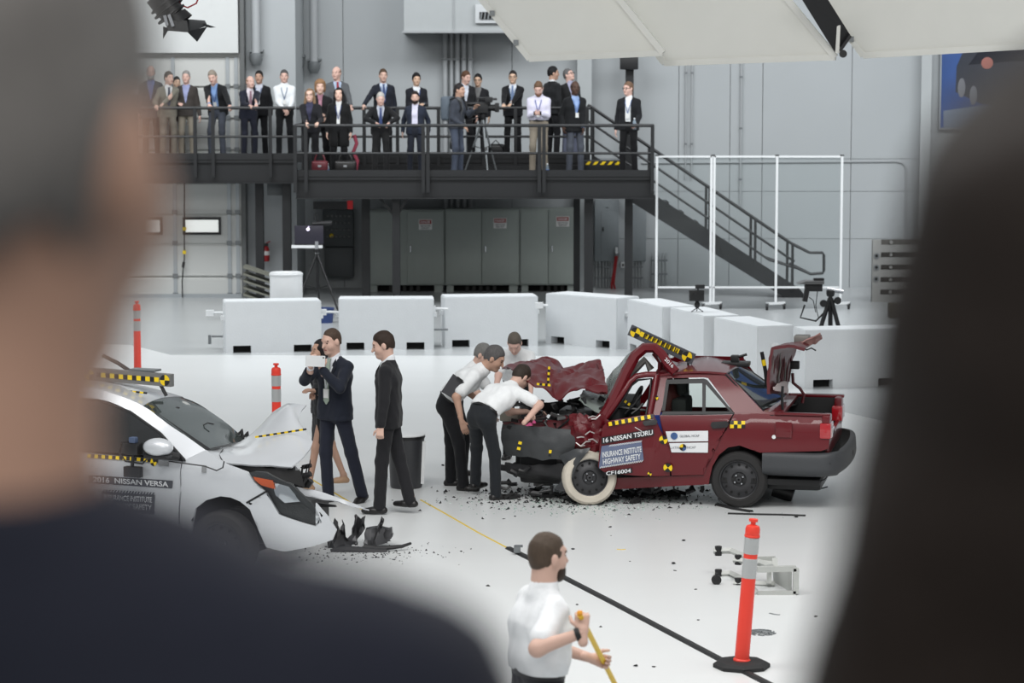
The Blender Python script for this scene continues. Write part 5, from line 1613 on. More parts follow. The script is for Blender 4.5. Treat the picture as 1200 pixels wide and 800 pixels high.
bp_ = RC.surf('rear_bumper', rows, M_trim, n=3, th=.01, local=True, cubic=True)
RC.part('plate_lamp', lb(xr + .155, xr + .185, .62, .76, za - .1, za - .05, .004), M_blackp, bp_)
# raised boot lid
bl = RC.surf('boot_lid', [z8y([(884, 240, .22), (886, 170, .22), (893, 108, .22), (908, 92, .22), (960, 88, .22), (1000, 98, .22)]), z8y([(910, 236, .8), (915, 170, .8), (925, 105, .8), (945, 86, .8), (990, 76, .8), (1018, 84, .8)]), z8y([(938, 232, 1.4), (948, 170, 1.4), (962, 108, 1.4), (975, 84, 1.4), (1010, 70, 1.4), (1048, 60, 1.4)])], M_redi, n=5, th=.03, amp=.015, sc=9, cubic=True)
for k in range(9):
    u = (k + .5) / 9
    x0 = 892 + 62 * u; yy = .28 + 1.05 * u
    RC.tubep('lid_rib', z8y([(x0 + random.uniform(-3, 3), 205 + random.uniform(-15, 20), yy), (x0 + 4 + random.uniform(-6, 6), 150, yy), (x0 + 6 + random.uniform(-3, 3), 112, yy)]), random.uniform(.008, .018), M_redi if k % 3 else mat('bare_grey_metal', (120, 118, 114)), bl, 6)
RC.surf('torn_liner', [z8y([(905, 215, .3), (925, 202, .5), (945, 200, .8)]), z8y([(912, 228, .3), (930, 220, .6), (948, 222, 1.0)]), z8y([(935, 238, .6), (942, 236, .8), (950, 240, 1.0)])], mat('pale_liner', (190, 178, 176), .6), bl, n=3, amp=.02, sc=9)
RC.part('lock_mechanism', MB().bbox(*(lambda p: (p.x - .07, p.x + .08, p.y - .1, p.y + .1, p.z - .03, p.z + .05))(RC.L(*Z8(990, 74), .8)), .012), mat('bare_grey_metal', (120, 118, 114)), bl)
RC.surf('torn_strip', [z8y([(985, 78, .6), (1020, 66, .6), (1046, 54, .6)]), z8y([(1000, 92, .7), (1030, 84, .7), (1052, 72, .7)])], mat('torn_pinkish', (150, 110, 104), .5, var=.3), bl, n=4, amp=.03, sc=12)
RC.tubep('wiring', z8y([(985, 92, .5), (1005, 104, .5), (1020, 98, .5), (1034, 106, .5)]), .008, M_blackp, bl, 5)
RC.tubep('hinge_arm', z8y([(962, 175, 1.3), (964, 205, 1.3), (985, 222, 1.3), (997, 240, 1.3), (992, 266, 1.3)]), .016, M_redi, None, 8)
RC.tubep('hinge_arm', z8y([(932, 215, .3), (930, 250, .3), (932, 292, .3)]), .014, M_blackp, None, 8)
st_ = RC.tubep('marker_stick', z8y([(868, 110, 1.2), (880, 172, 1.2), (884, 215, 1.2)]), .02, M_blackp, None, 8)
RC.tubep('yellow_band', z8y([(872.5, 134, 1.2), (876, 152, 1.2)]), .0215, M_yellow, st_, 8)
RC.part('latch_box', MB().bbox(*(lambda p: (p.x - .04, p.x + .05, p.y - .04, p.y + .04, p.z - .04, p.z + .04))(RC.L(*Z8(968, 150), 1.0)), .01), M_blackp, bl)
# roof mount
p = RC.L(*Z8(792, 138), .9)
mt_ = RC.part('roof_mount', lb(p.x - .15, p.x + .13, p.y - .1, p.y + .1, p.z - .05, p.z - .005), M_blackp)
RC.part('mount_clamp', lb(p.x - .06, p.x + .02, p.y - .05, p.y + .05, p.z - .01, p.z + .06).tube([(p.x - .02, p.y, p.z + .03), (p.x + .1, p.y, p.z + .07)], .015, 6), M_blackp, mt_)
# target plank above the roof
pa, pb = RC.L(*Z8(473, 46), .55), RC.L(*Z8(652, 129), .55)
pd = (pb - pa).normalized(); pu = Vector((0, 1, 0)).cross(pd).normalized() * -1
if pu.z < 0: pu = -pu
plk = RC.part('target_plank', MB().obox((pa + pb) / 2, (pb - pa) / 2 + pd * .03, Vector((0, .02, 0)), pu * .055), mat('dark_grey_plank', (72, 74, 80), .5))
Lp = (pb - pa).length
fy = Vector((0, -.022, 0))
for k in range(9):
    c = pa + pd * (Lp * (.16 + .075 * k)) + fy
    RC.part('yellow_square', MB().obox(c + pu * .012, pd * .019, Vector((0, .002, 0)), pu * .024), M_yellow, plk)
    RC.part('black_square', MB().obox(c + pd * .038 + pu * .012, pd * .019, Vector((0, .002, 0)), pu * .024), M_blackp, plk)
for c0 in (.055, .935):
    c = pa + pd * (Lp * c0) + fy
    for k in range(4):
        vs = [c] + [c + (pd * math.cos(a) + pu * math.sin(a)) * .052 for a in np.linspace(k * math.pi / 2, (k + 1) * math.pi / 2, 5)]
        RC.part('target_quadrant', MB().prism(vs, (0, -.002, 0)), M_yellow if k % 2 == 0 else M_blackp, plk)
for c0 in (.6, .95):
    c = pa + pd * (Lp * c0); zr = RC.L(*Z8(690, 160), .6).z
    RC.part('plank_leg', MB().tube([c, (c.x, c.y, zr - .03)], .012, 6), M_blackp, plk)
# far side of the body
def xb_(zx): return xl(zx, 300)
def yfar(o): return lambda x, z: W_R - yn(x, z) - o
zbelt = zt_
xf0 = xl(300, 400)
RC.panel('body_side', [(xf0 + .3, 0, .25), (xr - .1, 0, .3), (xr - .02, 0, zbelt), (xb_(810), 0, zbelt), (xb_(770), 0, zbelt - .17), (xf0 + .3, 0, zbelt - .19)], yfar(0), M_redp, th=.03, local=True)
zroof = RC.L(*Z8(690, 172), .2).z
def xb(zx): return xl(zx, 300)
for (a0, a1, b0, b1, nm) in ((545, 575, 540, 572, 'centre_pillar'), (790, 872, 715, 762, 'rear_pillar'), (395, 420, 510, 545, 'front_pillar')):
    RC.panel(nm, [(xb(a0), 0, zbelt - .2), (xb(a1), 0, zbelt - .2), (xb(b1), 0, zroof), (xb(b0), 0, zroof)], yfar(0), M_redp, th=.03, local=True)
RC.panel('roof_rail', [(xb(515), 0, zroof - .05), (xb(762), 0, zroof - .05), (xb(758), 0, zroof + .03), (xb(540), 0, zroof + .03)], yfar(0), M_redp, th=.03, local=True)
# interior
RC.part('floor_pan', lb(xf0 + .3, xr - .1, .05, W_R - .05, .24, .3), M_int)
RC.part('rear_seat', lb(xb(720), xb(800), .12, W_R - .12, .3, .84, .06), M_int)
s0 = xb(603); s1 = s0 - .13
fs = RC.part('front_seat', lb(s0 - .08, s0 + .08, .24, .7, .35, 1.04, .05), M_int)
RC.part('headrest', lb(s0 - .04, s0 + .06, .36, .58, 1.06, 1.24, .04), M_int, fs)
fs = RC.part('front_seat', lb(s1 - .08, s1 + .08, .95, 1.4, .35, 1.04, .05), M_int)
RC.part('headrest', lb(s1 - .05, s1 + .05, 1.06, 1.28, 1.06, 1.2, .04), M_int, fs)
p = RC.L(*Z8(588, 245), .4)
dm = MB()
dbody = SDF(); dbody.ell((p.x - .03, .5, .95), np.eye(3), np.array([.13, .2, .26]), .03); dbody.cap((p.x - .05, .5, 1.1), (p.x - .06, .5, 1.2), .06, .05, .03); dbody.ell((p.x - .08, .5, 1.24), np.eye(3), np.array([.09, .08, .1]), .03)
np_part('test_dummy', [dbody.mesh(.014)], mat('dummy_maroon', (96, 40, 40), .6), RC.root)
dbl = SDF(); dbl.flat((p.x - .03, .4, .74), (p.x + .02, .42, .9), (1, 0, 0), .08, .06, .13, .1)
np_part('blue_dummy_shirt', [dbl.mesh(.014)], mat('dummy_blue', (40, 72, 168), .7), RC.root)
p = RC.L(*Z8(478, 268), .5)
sw = RC.part('steering_wheel', MB().tube([(p.x + .06 * math.sin(a) * 1.2, p.y + .18 * math.cos(a), p.z + .17 * math.sin(a)) for a in np.linspace(0, 2 * math.pi, 25)], .016, 8), M_blackp)
RC.part('spoke', MB().bar((p.x, p.y - .17, p.z), (p.x, p.y + .17, p.z), .04, .03), M_blackp, sw)
RC.part('dashboard', lb(p.x - .35, p.x - .08, .15, W_R - .2, .62, .94, .05), M_int)
for (a, b) in (((450, 300), (500, 240)), ((430, 280), (520, 290)), ((470, 300), (505, 268))):
    RC.tubep('dangling_trim', z8y([(*a, .2), ((a[0] + b[0]) / 2 + 4, (a[1] + b[1]) / 2, .22), (*b, .25)]), .014, M_blackp, None, 6)
dash_tape(RC, Z8(438, 252), Z8(470, 276), 3.2, 6, .22, RC.root)
# windscreen remains
RC.surf('shattered_windscreen', [z8y([(389, 308, .18), (412, 262, .2), (440, 205, .22), (470, 150, .25)]), z8y([(386, 260, .6), (405, 225, .6), (432, 180, .6), (470, 128, .6)]), z8y([(392, 190, 1.2), (418, 160, 1.2), (445, 135, 1.2), (474, 104, 1.2)])], M_crackg, n=5, th=.006, amp=.02, sc=8)
RC.surf('fallen_glass_sheet', [z8y([(310, 252, .1), (350, 285, .1), (385, 300, .1)]), z8y([(318, 232, .5), (352, 240, .5), (388, 262, .5)]), z8y([(330, 222, .9), (358, 226, .9), (388, 236, .9)])], M_crackg, n=4, th=.006, amp=.02, sc=9)
# crumpled bonnet
M_redw = mat('crumpled_red_paint', (92, 8, 20), .38, var=.1, coat=.15, spec=.35)
hood = RC.surf('crumpled_bonnet', [z8y([(160, 200, .2), (205, 225, .2), (242, 252, .2), (285, 236, .2), (328, 224, .15), (396, 236, .15)]),
                            z8y([(130, 178, .55), (185, 182, .5), (235, 208, .5), (275, 196, .5), (330, 196, .45), (392, 205, .4)]),
                            z8y([(100, 162, .95), (165, 150, .95), (232, 160, .95), (262, 172, .95), (318, 168, .9), (384, 166, .8)]),
                            z8y([(76, 156, 1.4), (122, 141, 1.4), (208, 126, 1.4), (262, 157, 1.35), (320, 148, 1.3), (378, 139, 1.2)])], M_redw, n=6, th=.012, amp=.035, sc=6, crease=True, smooth=24)
dash_tape(RC, Z8(218, 155), Z8(214, 215), 2.6, 7, .45, hood, off=.06)
dash_tape(RC, Z8(180, 208), Z8(222, 212), 2.6, 5, .3, hood, off=.08)
RC.surf('bonnet_fold', [z8y([(378, 140, 1.1), (388, 190, .7), (396, 234, .2)]), z8y([(366, 146, 1.0), (372, 190, .7), (330, 226, .18)])], M_redw, n=5, th=.012, amp=.02, sc=8)
# crushed wing
RC.surf('crushed_wing', [z8y([(282, 296, .05), (310, 292, .0), (350, 304, -.02), (394, 312, .0)]), z8y([(278, 330, -.03), (312, 335, -.08), (352, 345, -.06), (390, 350, -.04)]), z8y([(285, 372, -.02), (318, 375, -.1), (352, 385, -.1), (385, 392, -.05)]), z8y([(300, 400, .0), (325, 408, -.04), (352, 420, -.05), (378, 420, -.03)])], M_redw, n=6, th=.012, amp=.045, sc=9, crease=True, smooth=24)
for k in range(7):
    x, y = random.uniform(285, 385), random.uniform(300, 400)
    RC.tubep('bent_edge', z8y([(x - 14, y + random.uniform(-14, 14), -.12), (x, y, -.13), (x + 14, y + random.uniform(-14, 14), -.1)]), .007, mat('bare_bright_scratch', (196, 190, 188), .35, metal=.6), None, 5)
# dark front corner panel and valance
M_fr = mat('front_bumper_dark', (64, 66, 68), .45, var=.3, scale=8, bump=.1)
fbp = RC.surf('front_bumper_side', [z8y([(76, 330, .2), (150, 336, .05), (220, 340, -.02), (292, 350, -.04)]), z8y([(74, 380, .15), (150, 385, .0), (225, 390, -.06), (296, 392, -.06)]), z8y([(84, 428, .2), (150, 432, .04), (210, 440, -.02), (282, 440, -.02)])], M_fr, n=6, th=.015, amp=.015, sc=6)
dash_tape(RC, Z8(130, 384), Z8(122, 418), 4, 4, .0, fbp, off=.09)
dash_tape(RC, Z8(222, 410), Z8(219, 430), 3, 2, -.03, fbp, off=.08)
RC.surf('lower_valance', [z8y([(80, 445, .25), (170, 455, .1), (260, 452, .02)]), z8y([(82, 470, .2), (170, 484, .08), (255, 495, .0)]), z8y([(110, 492, .3), (180, 500, .2), (250, 505, .1)])], M_mess, n=5, th=.012, amp=.02, sc=8)
RC.surf('torn_wheel_liner', [z8y([(252, 430, -.1), (300, 405, -.12), (345, 402, -.14)]), z8y([(262, 470, -.14), (295, 455, -.16), (312, 448, -.16)]), z8y([(236, 532, -.12), (262, 535, -.14), (276, 520, -.15)])], mat('translucent_dark_plastic', (58, 60, 62), .3, var=.3), n=5, th=.006, amp=.02, sc=8)
# engine bay
rnd = random.Random(3)
eb_ = RC.part('engine_block', lb(xl(195, 330), xl(330, 330), .45, 1.2, .35, .78, .04), M_mess)
RC.part('cam_cover', lb(xl(215, 300), xl(320, 300), .55, .95, .78, .86, .02), M_mess2, eb_)
RC.part('gearbox', lb(xl(230, 330), xl(330, 330), .15, .5, .28, .6, .05), M_mess2)
for k in range(46):
    x, y = rnd.uniform(95, 390), rnd.uniform(255, 345)
    yy = rnd.uniform(.1, 1.1)
    c = RC.L(*Z8(x, y), yy)
    s_ = rnd.uniform(.025, .085)
    bm = bmesh.new()
    bmesh.ops.create_cube(bm, size=1) if rnd.random() < .6 else bmesh.ops.create_icosphere(bm, subdivisions=1, radius=.6)
    Mx = Matrix.Translation(c) @ Matrix.Rotation(rnd.uniform(0, 3), 4, 'Z') @ Matrix.Rotation(rnd.uniform(0, 3), 4, 'X') @ Matrix.Diagonal((s_ * rnd.uniform(.6, 2), s_, s_ * rnd.uniform(.4, 1.4), 1))
    bm.transform(Mx)
    RC.part('engine_part', MB().bm(bm), (M_mess, M_mess, M_mess2, M_redi, M_blackp)[rnd.randrange(5)], None, 30)
for k in range(16):
    x, y = rnd.uniform(150, 380), rnd.uniform(255, 340); yy = rnd.uniform(.05, .6)
    pts = [(x + i * rnd.uniform(-22, 22), y + i * rnd.uniform(-8, 14), yy + rnd.uniform(-.05, .05)) for i in range(4)]
    RC.tubep('hose', z8y(pts), rnd.uniform(.008, .022), (M_blackp, M_mess2, M_blackp)[k % 3], None, 6)
RC.surf('inner_wing', [z8y([(80, 322, .25), (160, 318, .2), (290, 318, .1)]), z8y([(78, 342, .18), (160, 344, .1), (292, 352, .02)])], M_redi, n=5, th=.012, amp=.03, sc=9)
RC.surf('inner_wing', [z8y([(140, 262, 1.3), (220, 262, 1.3), (330, 258, 1.3)]), z8y([(140, 300, 1.3), (220, 300, 1.3), (330, 300, 1.3)])], M_mess, n=4, th=.012, amp=.03, sc=9)
for (x, y, r_) in ((160, 335, .03), (150, 342, .022), (172, 328, .02)):
    p = RC.L(*Z8(x, y), .08); RC.part('pink_marker', MB().lathe([(r_, 0), (r_ * .8, .02), (.004, .03)], p, 8), mat('pink_rag', (226, 96, 150), .6), None)
RC.part('pale_box', MB().bbox(*(lambda p: (p.x - .1, p.x + .1, p.y - .08, p.y + .08, p.z - .05, p.z + .05))(RC.L(*Z8(100, 305), .5)), .02), mat('pale_plastic', (170, 164, 152), .5), None)
RC.part('crossmember', lb(xl(110, 480), xl(330, 480), .25, 1.3, .14, .42, .05), M_mess)
RC.part('radiator', lb(xl(92, 400), xl(112, 400), .35, 1.35, .25, .72, .02), M_mess)
for k in range(26):
    x, y = rnd.uniform(85, 260), rnd.uniform(455, 535); yy = rnd.uniform(.0, .7)
    pts = [(x + i * rnd.uniform(-20, 24), min(545, y + i * rnd.uniform(-6, 10)), yy) for i in range(3)]
    RC.tubep('suspension_piece', z8y(pts), rnd.uniform(.012, .035), (M_mess, M_blackp, M_mess2)[k % 3], None, 6)
# wheels
cr = RC.L(*Z8(800, 505), .1); cr.y = .1; cr.z = .283
wheel(RC, cr, .283, .17, 'rear', M_tyre, M_rimb)
cf = RC.L(*Z8(340, 488), -.05)
cf.z = .272
wheel(RC, cf, .272, .17, 'front', M_scuff, M_rimb, toe=R(16), camber=R(-6))
wheel(RC, Vector((cr.x, W_R - .1, .283)), .283, .17, 'rear', M_tyre, M_rimb)
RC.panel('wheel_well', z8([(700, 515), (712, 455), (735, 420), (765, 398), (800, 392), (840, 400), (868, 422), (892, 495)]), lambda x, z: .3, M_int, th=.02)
RC.part('rear_axle', MB().tube([(cr.x, .2, .28), (cr.x, W_R - .2, .28)], .05, 10), M_mess)
RC.part('fuel_tank', lb(cr.x + .25, xr - .1, .25, 1.3, .16, .34, .04), M_blackp)
ex = RC.part('exhaust_box', MB().tube([RC.L(*Z8(905, 525), .6), RC.L(*Z8(965, 545), .6)], .09, 12), M_blackp)
for k in range(9):
    x, y = rnd.uniform(920, 1010), rnd.uniform(495, 525)
    RC.tubep('bent_pipe', z8y([(x - 20, y, .4), (x, y + rnd.uniform(-6, 6), .45), (x + 22, y + rnd.uniform(-5, 8), .5)]), rnd.uniform(.006, .02), (M_mess2, M_blackp)[k % 2], ex, 6)
RC.tubep('wire', z8y([(1075, 450, -.02), (1090, 465, .02), (1060, 500, .1), (1045, 505, .2)]), .006, M_blackp, None, 5)
RC.tubep('wire', z8y([(1000, 530, .4), (1040, 530, .4), (1070, 522, .4)]), .007, M_blackp, None, 5)
for k in range(10):
    x = rnd.uniform(400, 690)
    RC.tubep('hanging_strip', z8y([(x, 520, .25), (x + rnd.uniform(-15, 15), 530, .25), (x + rnd.uniform(-30, 30), 538, .25)]), rnd.uniform(.01, .03), (M_blackp, M_mess)[k % 2], None, 6)
# stickers and lettering
M_bandb = mat('sticker_black', (30, 30, 34), .4)
M_stk = mat('sticker_slate', (98, 108, 136), .5, var=.1)
M_stw = mat('sticker_white', (226, 228, 230), .45, var=.02)
b1 = RC.decal('name_band', z8([(378, 372), (536, 345), (539, 364), (378, 392)]), yfd, M_bandb, fd, .014)
RC.text('16 NISSAN TSURU', Z8(459, 368), (1, -.17), (-.03, -1), 58, 5.6, yfd, M_stw, b1, .02, .019)
b2 = RC.decal('safety_sticker', z8([(378, 398), (500, 381), (507, 441), (370, 466)]), yfd, M_stk, fd, .014)
RC.text('INSURANCE INSTITUTE', Z8(440, 416), (1, -.15), (-.05, -1), 46, 6.6, yfd, M_stw, b2, .02, .019)
RC.text('HIGHWAY SAFETY', Z8(440, 438), (1, -.15), (-.05, -1), 44, 6.6, yfd, M_stw, b2, .02, .019)
for (xa_, ya_, xb_, yb_) in ((400, 400, 500, 386), (372, 466, 504, 446)):
    for k in range(22):
        t0, t1 = k / 22, (k + .5) / 22
        q0 = (xa_ + (xb_ - xa_) * t0, ya_ + (yb_ - ya_) * t0); q1 = (xa_ + (xb_ - xa_) * t1, ya_ + (yb_ - ya_) * t1)
        RC.decal('hatch', z8([(q0[0], q0[1]), (q1[0], q1[1]), (q1[0] + 5, q1[1] - 6), (q0[0] + 5, q0[1] - 6)]), yfd, M_stw, b2, .018)
b3 = RC.decal('number_band', z8([(386, 478), (470, 464), (473, 479), (392, 488)]), yfd, M_bandb, fd, .014)
RC.text('CF16004', Z8(430, 477), (1, -.12), (-.03, -1), 29, 4.6, yfd, M_stw, b3, .02, .019)
w1 = RC.decal('white_sticker', z8([(574, 353), (704, 351), (704, 383), (582, 385)]), yo(.02), M_stw, rd, .004)
M_gtx = mat('sticker_grey_text', (120, 122, 126), .5)
RC.text('GLOBAL NCAP', Z8(647, 367), (1, -.02), (0, -1), 23, 2.6, yo(.02), M_gtx, w1, .015, .008)
p = RC.L(*Z8(600, 367), yo(.03)); RC.part('globe_logo', MB().lathe([(.035, 0), (.035, -.003)], p, 18, 'Y'), mat('logo_blue', (60, 90, 140), .4, var=.5, scale=30), w1)
w2_ = RC.decal('white_sticker', z8([(585, 389), (704, 387), (703, 418), (592, 417)]), yo(.02), M_stw, rd, .004)
RC.text('LATIN', Z8(603, 403), (1, -.02), (0, -1), 10, 2.8, yo(.02), M_gtx, w2_, .0, .008)
RC.text('NCAP', Z8(653, 402), (1, -.02), (0, -1), 10, 2.8, yo(.02), M_gtx, w2_, .0, .008)
p = RC.L(*Z8(627, 402), yo(.03))
for k in range(4):
    vs = [p] + [p + Vector((math.cos(a), 0, math.sin(a))) * .034 for a in np.linspace(k * math.pi / 2, (k + 1) * math.pi / 2, 6)]
    RC.part('round_logo', MB().prism(vs, (0, -.002, 0)), M_yellow if k == 1 else (M_blackp if k % 2 == 0 else mat('logo_blue', (60, 90, 140))), w2_)
target_disc(RC, Z8(567, 379), .042, yfd, fd, .02); target_disc(RC, Z8(581, 464), .045, yfd, fd, .02, .7)
target_disc(RC, Z8(525, 483), .02, yfd, fd, .02); target_disc(RC, Z8(544, 250), .025, yn, RC.root, .02)
dash_tape(RC, Z8(400, 331), Z8(538, 306), 4.6, 14, yfd, fd, .02)
for i in range(4):
    for j in range(2):
        x0, y0 = 771 + i * 11.5, 321 + j * 11
        RC.decal('check_square', z8([(x0, y0 - i * .0), (x0 + 11.5, y0), (x0 + 11.5, y0 + 11), (x0, y0 + 11)]), yn, M_yellow if (i + j) % 2 else M_blackp, qp, .006)
RC.part('white_dot', MB().lathe([(.02, 0), (.02, -.003)], RC.L(*Z8(905, 370), yo(.014)), 12, 'Y'), M_white, qp)
RC.tubep('scratch', z8y([(480, 340, -.17), (500, 352, -.17), (515, 365, -.16)]), .003, M_white, fd, 5)

# ------------------------------------------------------------------ dust of broken glass and crumbs under the red car
def scatter(name, lab, n, region, smin, smax, m, seed, cat='debris'):
    rn = random.Random(seed); mb_ = MB()
    for k in range(n):
        x = rn.gauss(region[0], region[1]); y = region[2] + abs(rn.gauss(0, region[3])) * rn.choice((-1, 1))
        c = G(x, y); s_ = rn.uniform(smin, smax)
        pts = [(c.x + s_ * rn.uniform(-1, 1), c.y + s_ * rn.uniform(-1, 1), .004) for _ in range(3)]
        mb_.add(pts + [(c.x, c.y, .004 + s_ * rn.uniform(.3, .9))], [(0, 1, 2), (0, 1, 3), (1, 2, 3), (2, 0, 3)])
    return single(name, mb_, m, lab, cat, None, None, 'stuff')
scatter('glass_crumbs', 'greenish broken glass crumbs spread below the red car', 900, (690, 75, 590, 7), .006, .02, mat('green_glass_crumbs', (150, 168, 160), .2, var=.3), 1)
scatter('black_crumbs', 'black plastic crumbs spread below the crushed red front', 900, (675, 65, 583, 7), .008, .035, M_rubber, 2)
for i, (x, y, l_, a_) in enumerate([(640, 583, .3, .2), (672, 588, .22, -.5), (712, 586, .25, .4), (735, 582, .2, -.2), (760, 579, .3, .05), (600, 585, .2, .6), (790, 581, .25, .1), (745, 590, .14, .8)]):
    c = G(x, y)
    e = Vector((math.cos(a_), math.sin(a_), 0)) * l_ / 2
    m_ = MB().tube([c - e + Vector((0, 0, .02)), c + Vector((0, .03, .05)), c + e + Vector((0, 0, .02))], .02, 6).obox(c + Vector((0, 0, .02)), e * .5, Vector((-e.y, e.x, 0)) * .3, Vector((0, 0, .018)))
    single('plastic_shard', m_, M_rubber, 'black plastic shard under the red car, number %s from the left' % ('second third fifth sixth seventh first last fourth'.split()[i]) if False else ('black plastic shard under the red car, ' + ['second', 'third', 'fourth', 'fifth', 'seventh', 'first', 'eighth', 'sixth'][i] + ' from the left'), 'debris', 30, 'plastic shards under the red car')

# ------------------------------------------------------------------ the silver saloon at left
SCar = Car('crashed_silver_car', 'silver saloon with buckled bonnet and crash test markings', 'car', G(265, 683), R(-22))
VC = SCar
W_V = 1.70
M_sil = mat('silver_car_paint', (196, 199, 203), .34, metal=.25, var=.03, coat=.6)
M_sglass = glass_mat('windscreen_grey', (120, 132, 130), .22, .04)
M_sdark = glass_mat('side_glass_dark', (90, 92, 94), .25, .04)
def Z7(x, y): return 80 + x / 2.7595, 370 + y / 2.7595
def z7(pts): return [Z7(x, y) for x, y in pts]
def z7y(pts): return [(*Z7(x, y), w) for x, y, w in pts]
def vn(x, z): return .02 * math.cos((z - .55) * 4) * -1 + .02 + (.42 * (z - .92) if z > .92 else 0) + (.9 * (x - .42) ** 2 if x > .42 else 0)
def vo(o): return lambda x, z: vn(x, z) - o
def vx(zx, zy): return VC.L(*Z7(zx, zy), 0).x
dv = VC.panel('front_door', z7([(-70, 430), (65, 440), (366, 470), (362, 560), (356, 650), (360, 745), (-70, 720)]), vn, M_sil, th=.03)
fn_ = VC.panel('front_wing', z7([(371, 468), (442, 434), (470, 452), (512, 480), (580, 505), (604, 540), (638, 568), (577, 604), (590, 628), (556, 600), (525, 587), (492, 583), (445, 596), (412, 622), (396, 655), (390, 700), (392, 745), (364, 750), (361, 650), (367, 560)]), vn, M_sil, th=.02, grid=.06)
bu = VC.panel('front_bumper', z7([(579, 606), (640, 570), (646, 590), (682, 642), (800, 680), (826, 668), (800, 605), (840, 650), (866, 692), (852, 725), (790, 745), (700, 762), (640, 748), (618, 690), (596, 632)]), vn, M_sil, th=.02, grid=.06)
VC.panel('grey_seam', z7([(574, 602), (640, 564), (643, 570), (577, 608)]), vo(.002), M_blackp, bu, th=.004)
0 and VC.surf('bumper_front', [[(vx(840, 700) + dx, y, z) for y, dx in ((.35, -.1), (.6, .0), (1.0, .02), (1.35, -.06), (1.62, -.25))] for z in (.28, .4, .55)], M_sil, n=4, th=.02, local=True, amp=.02, sc=5)
# headlamp
hl = VC.panel('headlamp_housing', z7([(579, 509), (602, 503), (640, 506), (722, 546), (782, 602), (824, 664), (804, 678), (682, 640), (640, 580), (600, 540)]), vo(-.03), mat('lamp_housing', (54, 56, 58), .3, metal=.3), th=.03, grid=.05)
VC.panel('chrome_reflector', z7([(655, 535), (712, 552), (750, 600), (700, 605), (672, 580)]), vo(-.015), mat('lamp_chrome', (205, 208, 212), .15, metal=.9), hl, th=.006, grid=.05, amp=.015, sc=16)
VC.panel('amber_reflector', z7([(598, 520), (660, 532), (668, 560), (625, 548), (604, 532)]), vo(-.008), mat('amber_lens', (236, 104, 40), .2, coat=1), hl, th=.008, grid=.05)
VC.panel('mesh_insert', z7([(682, 606), (760, 610), (800, 640), (812, 668), (690, 634)]), vo(-.01), mat('dark_mesh', (58, 60, 62), .5, bump=.3, bscale=90), hl, th=.006, grid=.05)
VC.panel('lamp_lens', z7([(581, 510), (602, 505), (640, 508), (720, 548), (780, 604), (820, 664), (804, 675), (684, 638), (642, 580), (602, 540)]), vo(.0), glass_mat('clear_lens', (240, 242, 243), .01, .03, 1.25), hl, th=0, grid=.05)
# bonnet, windscreen, roof
vh = VC.surf('buckled_bonnet', [z7y([(447, 436, .2), (505, 472, .18), (570, 479, .18), (640, 484, .2), (722, 488, .25)]),
                          z7y([(480, 430, .55), (540, 440, .5), (620, 440, .5), (700, 440, .5), (768, 446, .5)]),
                          z7y([(515, 422, .9), (575, 415, .9), (640, 385, .85), (715, 365, .8), (787, 402, .8)]),
                          z7y([(550, 414, 1.2), (604, 372, 1.2), (660, 325, 1.1), (715, 296, 1.05), (746, 335, 1.0)]),
                          z7y([(583, 405, 1.5), (628, 345, 1.45), (680, 298, 1.35), (718, 281, 1.3), (771, 286, 1.25)])], M_sil, n=5, th=.012, amp=.008, sc=5)
dash_tape(VC, Z7(604, 392), Z7(770, 366), 2.2, 14, .75, vh, off=.02)
VC.tubep('bonnet_seam', z7y([(500, 470, .16), (488, 450, .3), (500, 432, .5)]), .005, M_blackp, vh, 5)
ws = VC.surf('windscreen', [z7y([(243, 291, .3), (310, 336, .25), (380, 386, .2), (447, 432, .16)]), z7y([(300, 275, .8), (370, 318, .8), (446, 372, .8), (520, 420, .8)]), z7y([(368, 263, 1.4), (440, 298, 1.45), (510, 345, 1.5), (578, 404, 1.54)])], M_sglass, n=5, th=.006, crown=.02)
VC.surf('screen_border', [z7y([(238, 290, .3), (310, 340, .25), (445, 435, .15)]), z7y([(256, 292, .34), (324, 338, .29), (458, 428, .2)])], M_blackp, ws, n=5, th=.01)
VC.surf('screen_border', [z7y([(240, 291, .3), (300, 273, .8), (370, 262, 1.4)]), z7y([(254, 297, .3), (312, 280, .8), (380, 268, 1.4)])], M_blackp, ws, n=5, th=.01)
VC.surf('screen_border', [z7y([(366, 262, 1.42), (440, 296, 1.47), (582, 405, 1.56)]), z7y([(358, 266, 1.38), (432, 300, 1.43), (572, 406, 1.52)])], M_blackp, ws, n=5, th=.01)
VC.tubep('crack_line', z7y([(420, 362, .8), (450, 346, .9), (470, 350, .95)]), .006, M_blackp, ws, 5)
p = VC.L(*Z7(335, 312), .75)
VC.part('mirror_inside', MB().bbox(p.x - .05, p.x + .02, p.y - .12, p.y + .12, p.z - .04, p.z + .04, .02), M_blackp, None)
VC.surf('roof', [z7y([(-330, 290, .3), (-140, 232, .3), (60, 232, .3), (150, 252, .3), (243, 290, .3)]), z7y([(-270, 258, .85), (-100, 215, .85), (90, 216, .85), (200, 238, .85), (300, 273, .85)]), z7y([(-210, 244, 1.4), (-60, 208, 1.4), (130, 207, 1.4), (260, 230, 1.4), (370, 261, 1.4)])], M_sil, n=5, th=.02, crown=.02)
dash_tape(VC, Z7(110, 234), Z7(255, 250), 2.2, 12, .7, VC.root, off=.03)
VC.surf('roof_side_rail', [z7y([(-330, 292, .3), (-140, 236, .3), (60, 233, .3), (150, 253, .3), (243, 292, .29), (330, 352, .24), (445, 434, .14)]), z7y([(-335, 320, .24), (-140, 262, .24), (70, 266, .24), (160, 288, .24), (228, 330, .22), (300, 392, .16), (378, 466, .06)])], M_sil, n=5, th=.03)
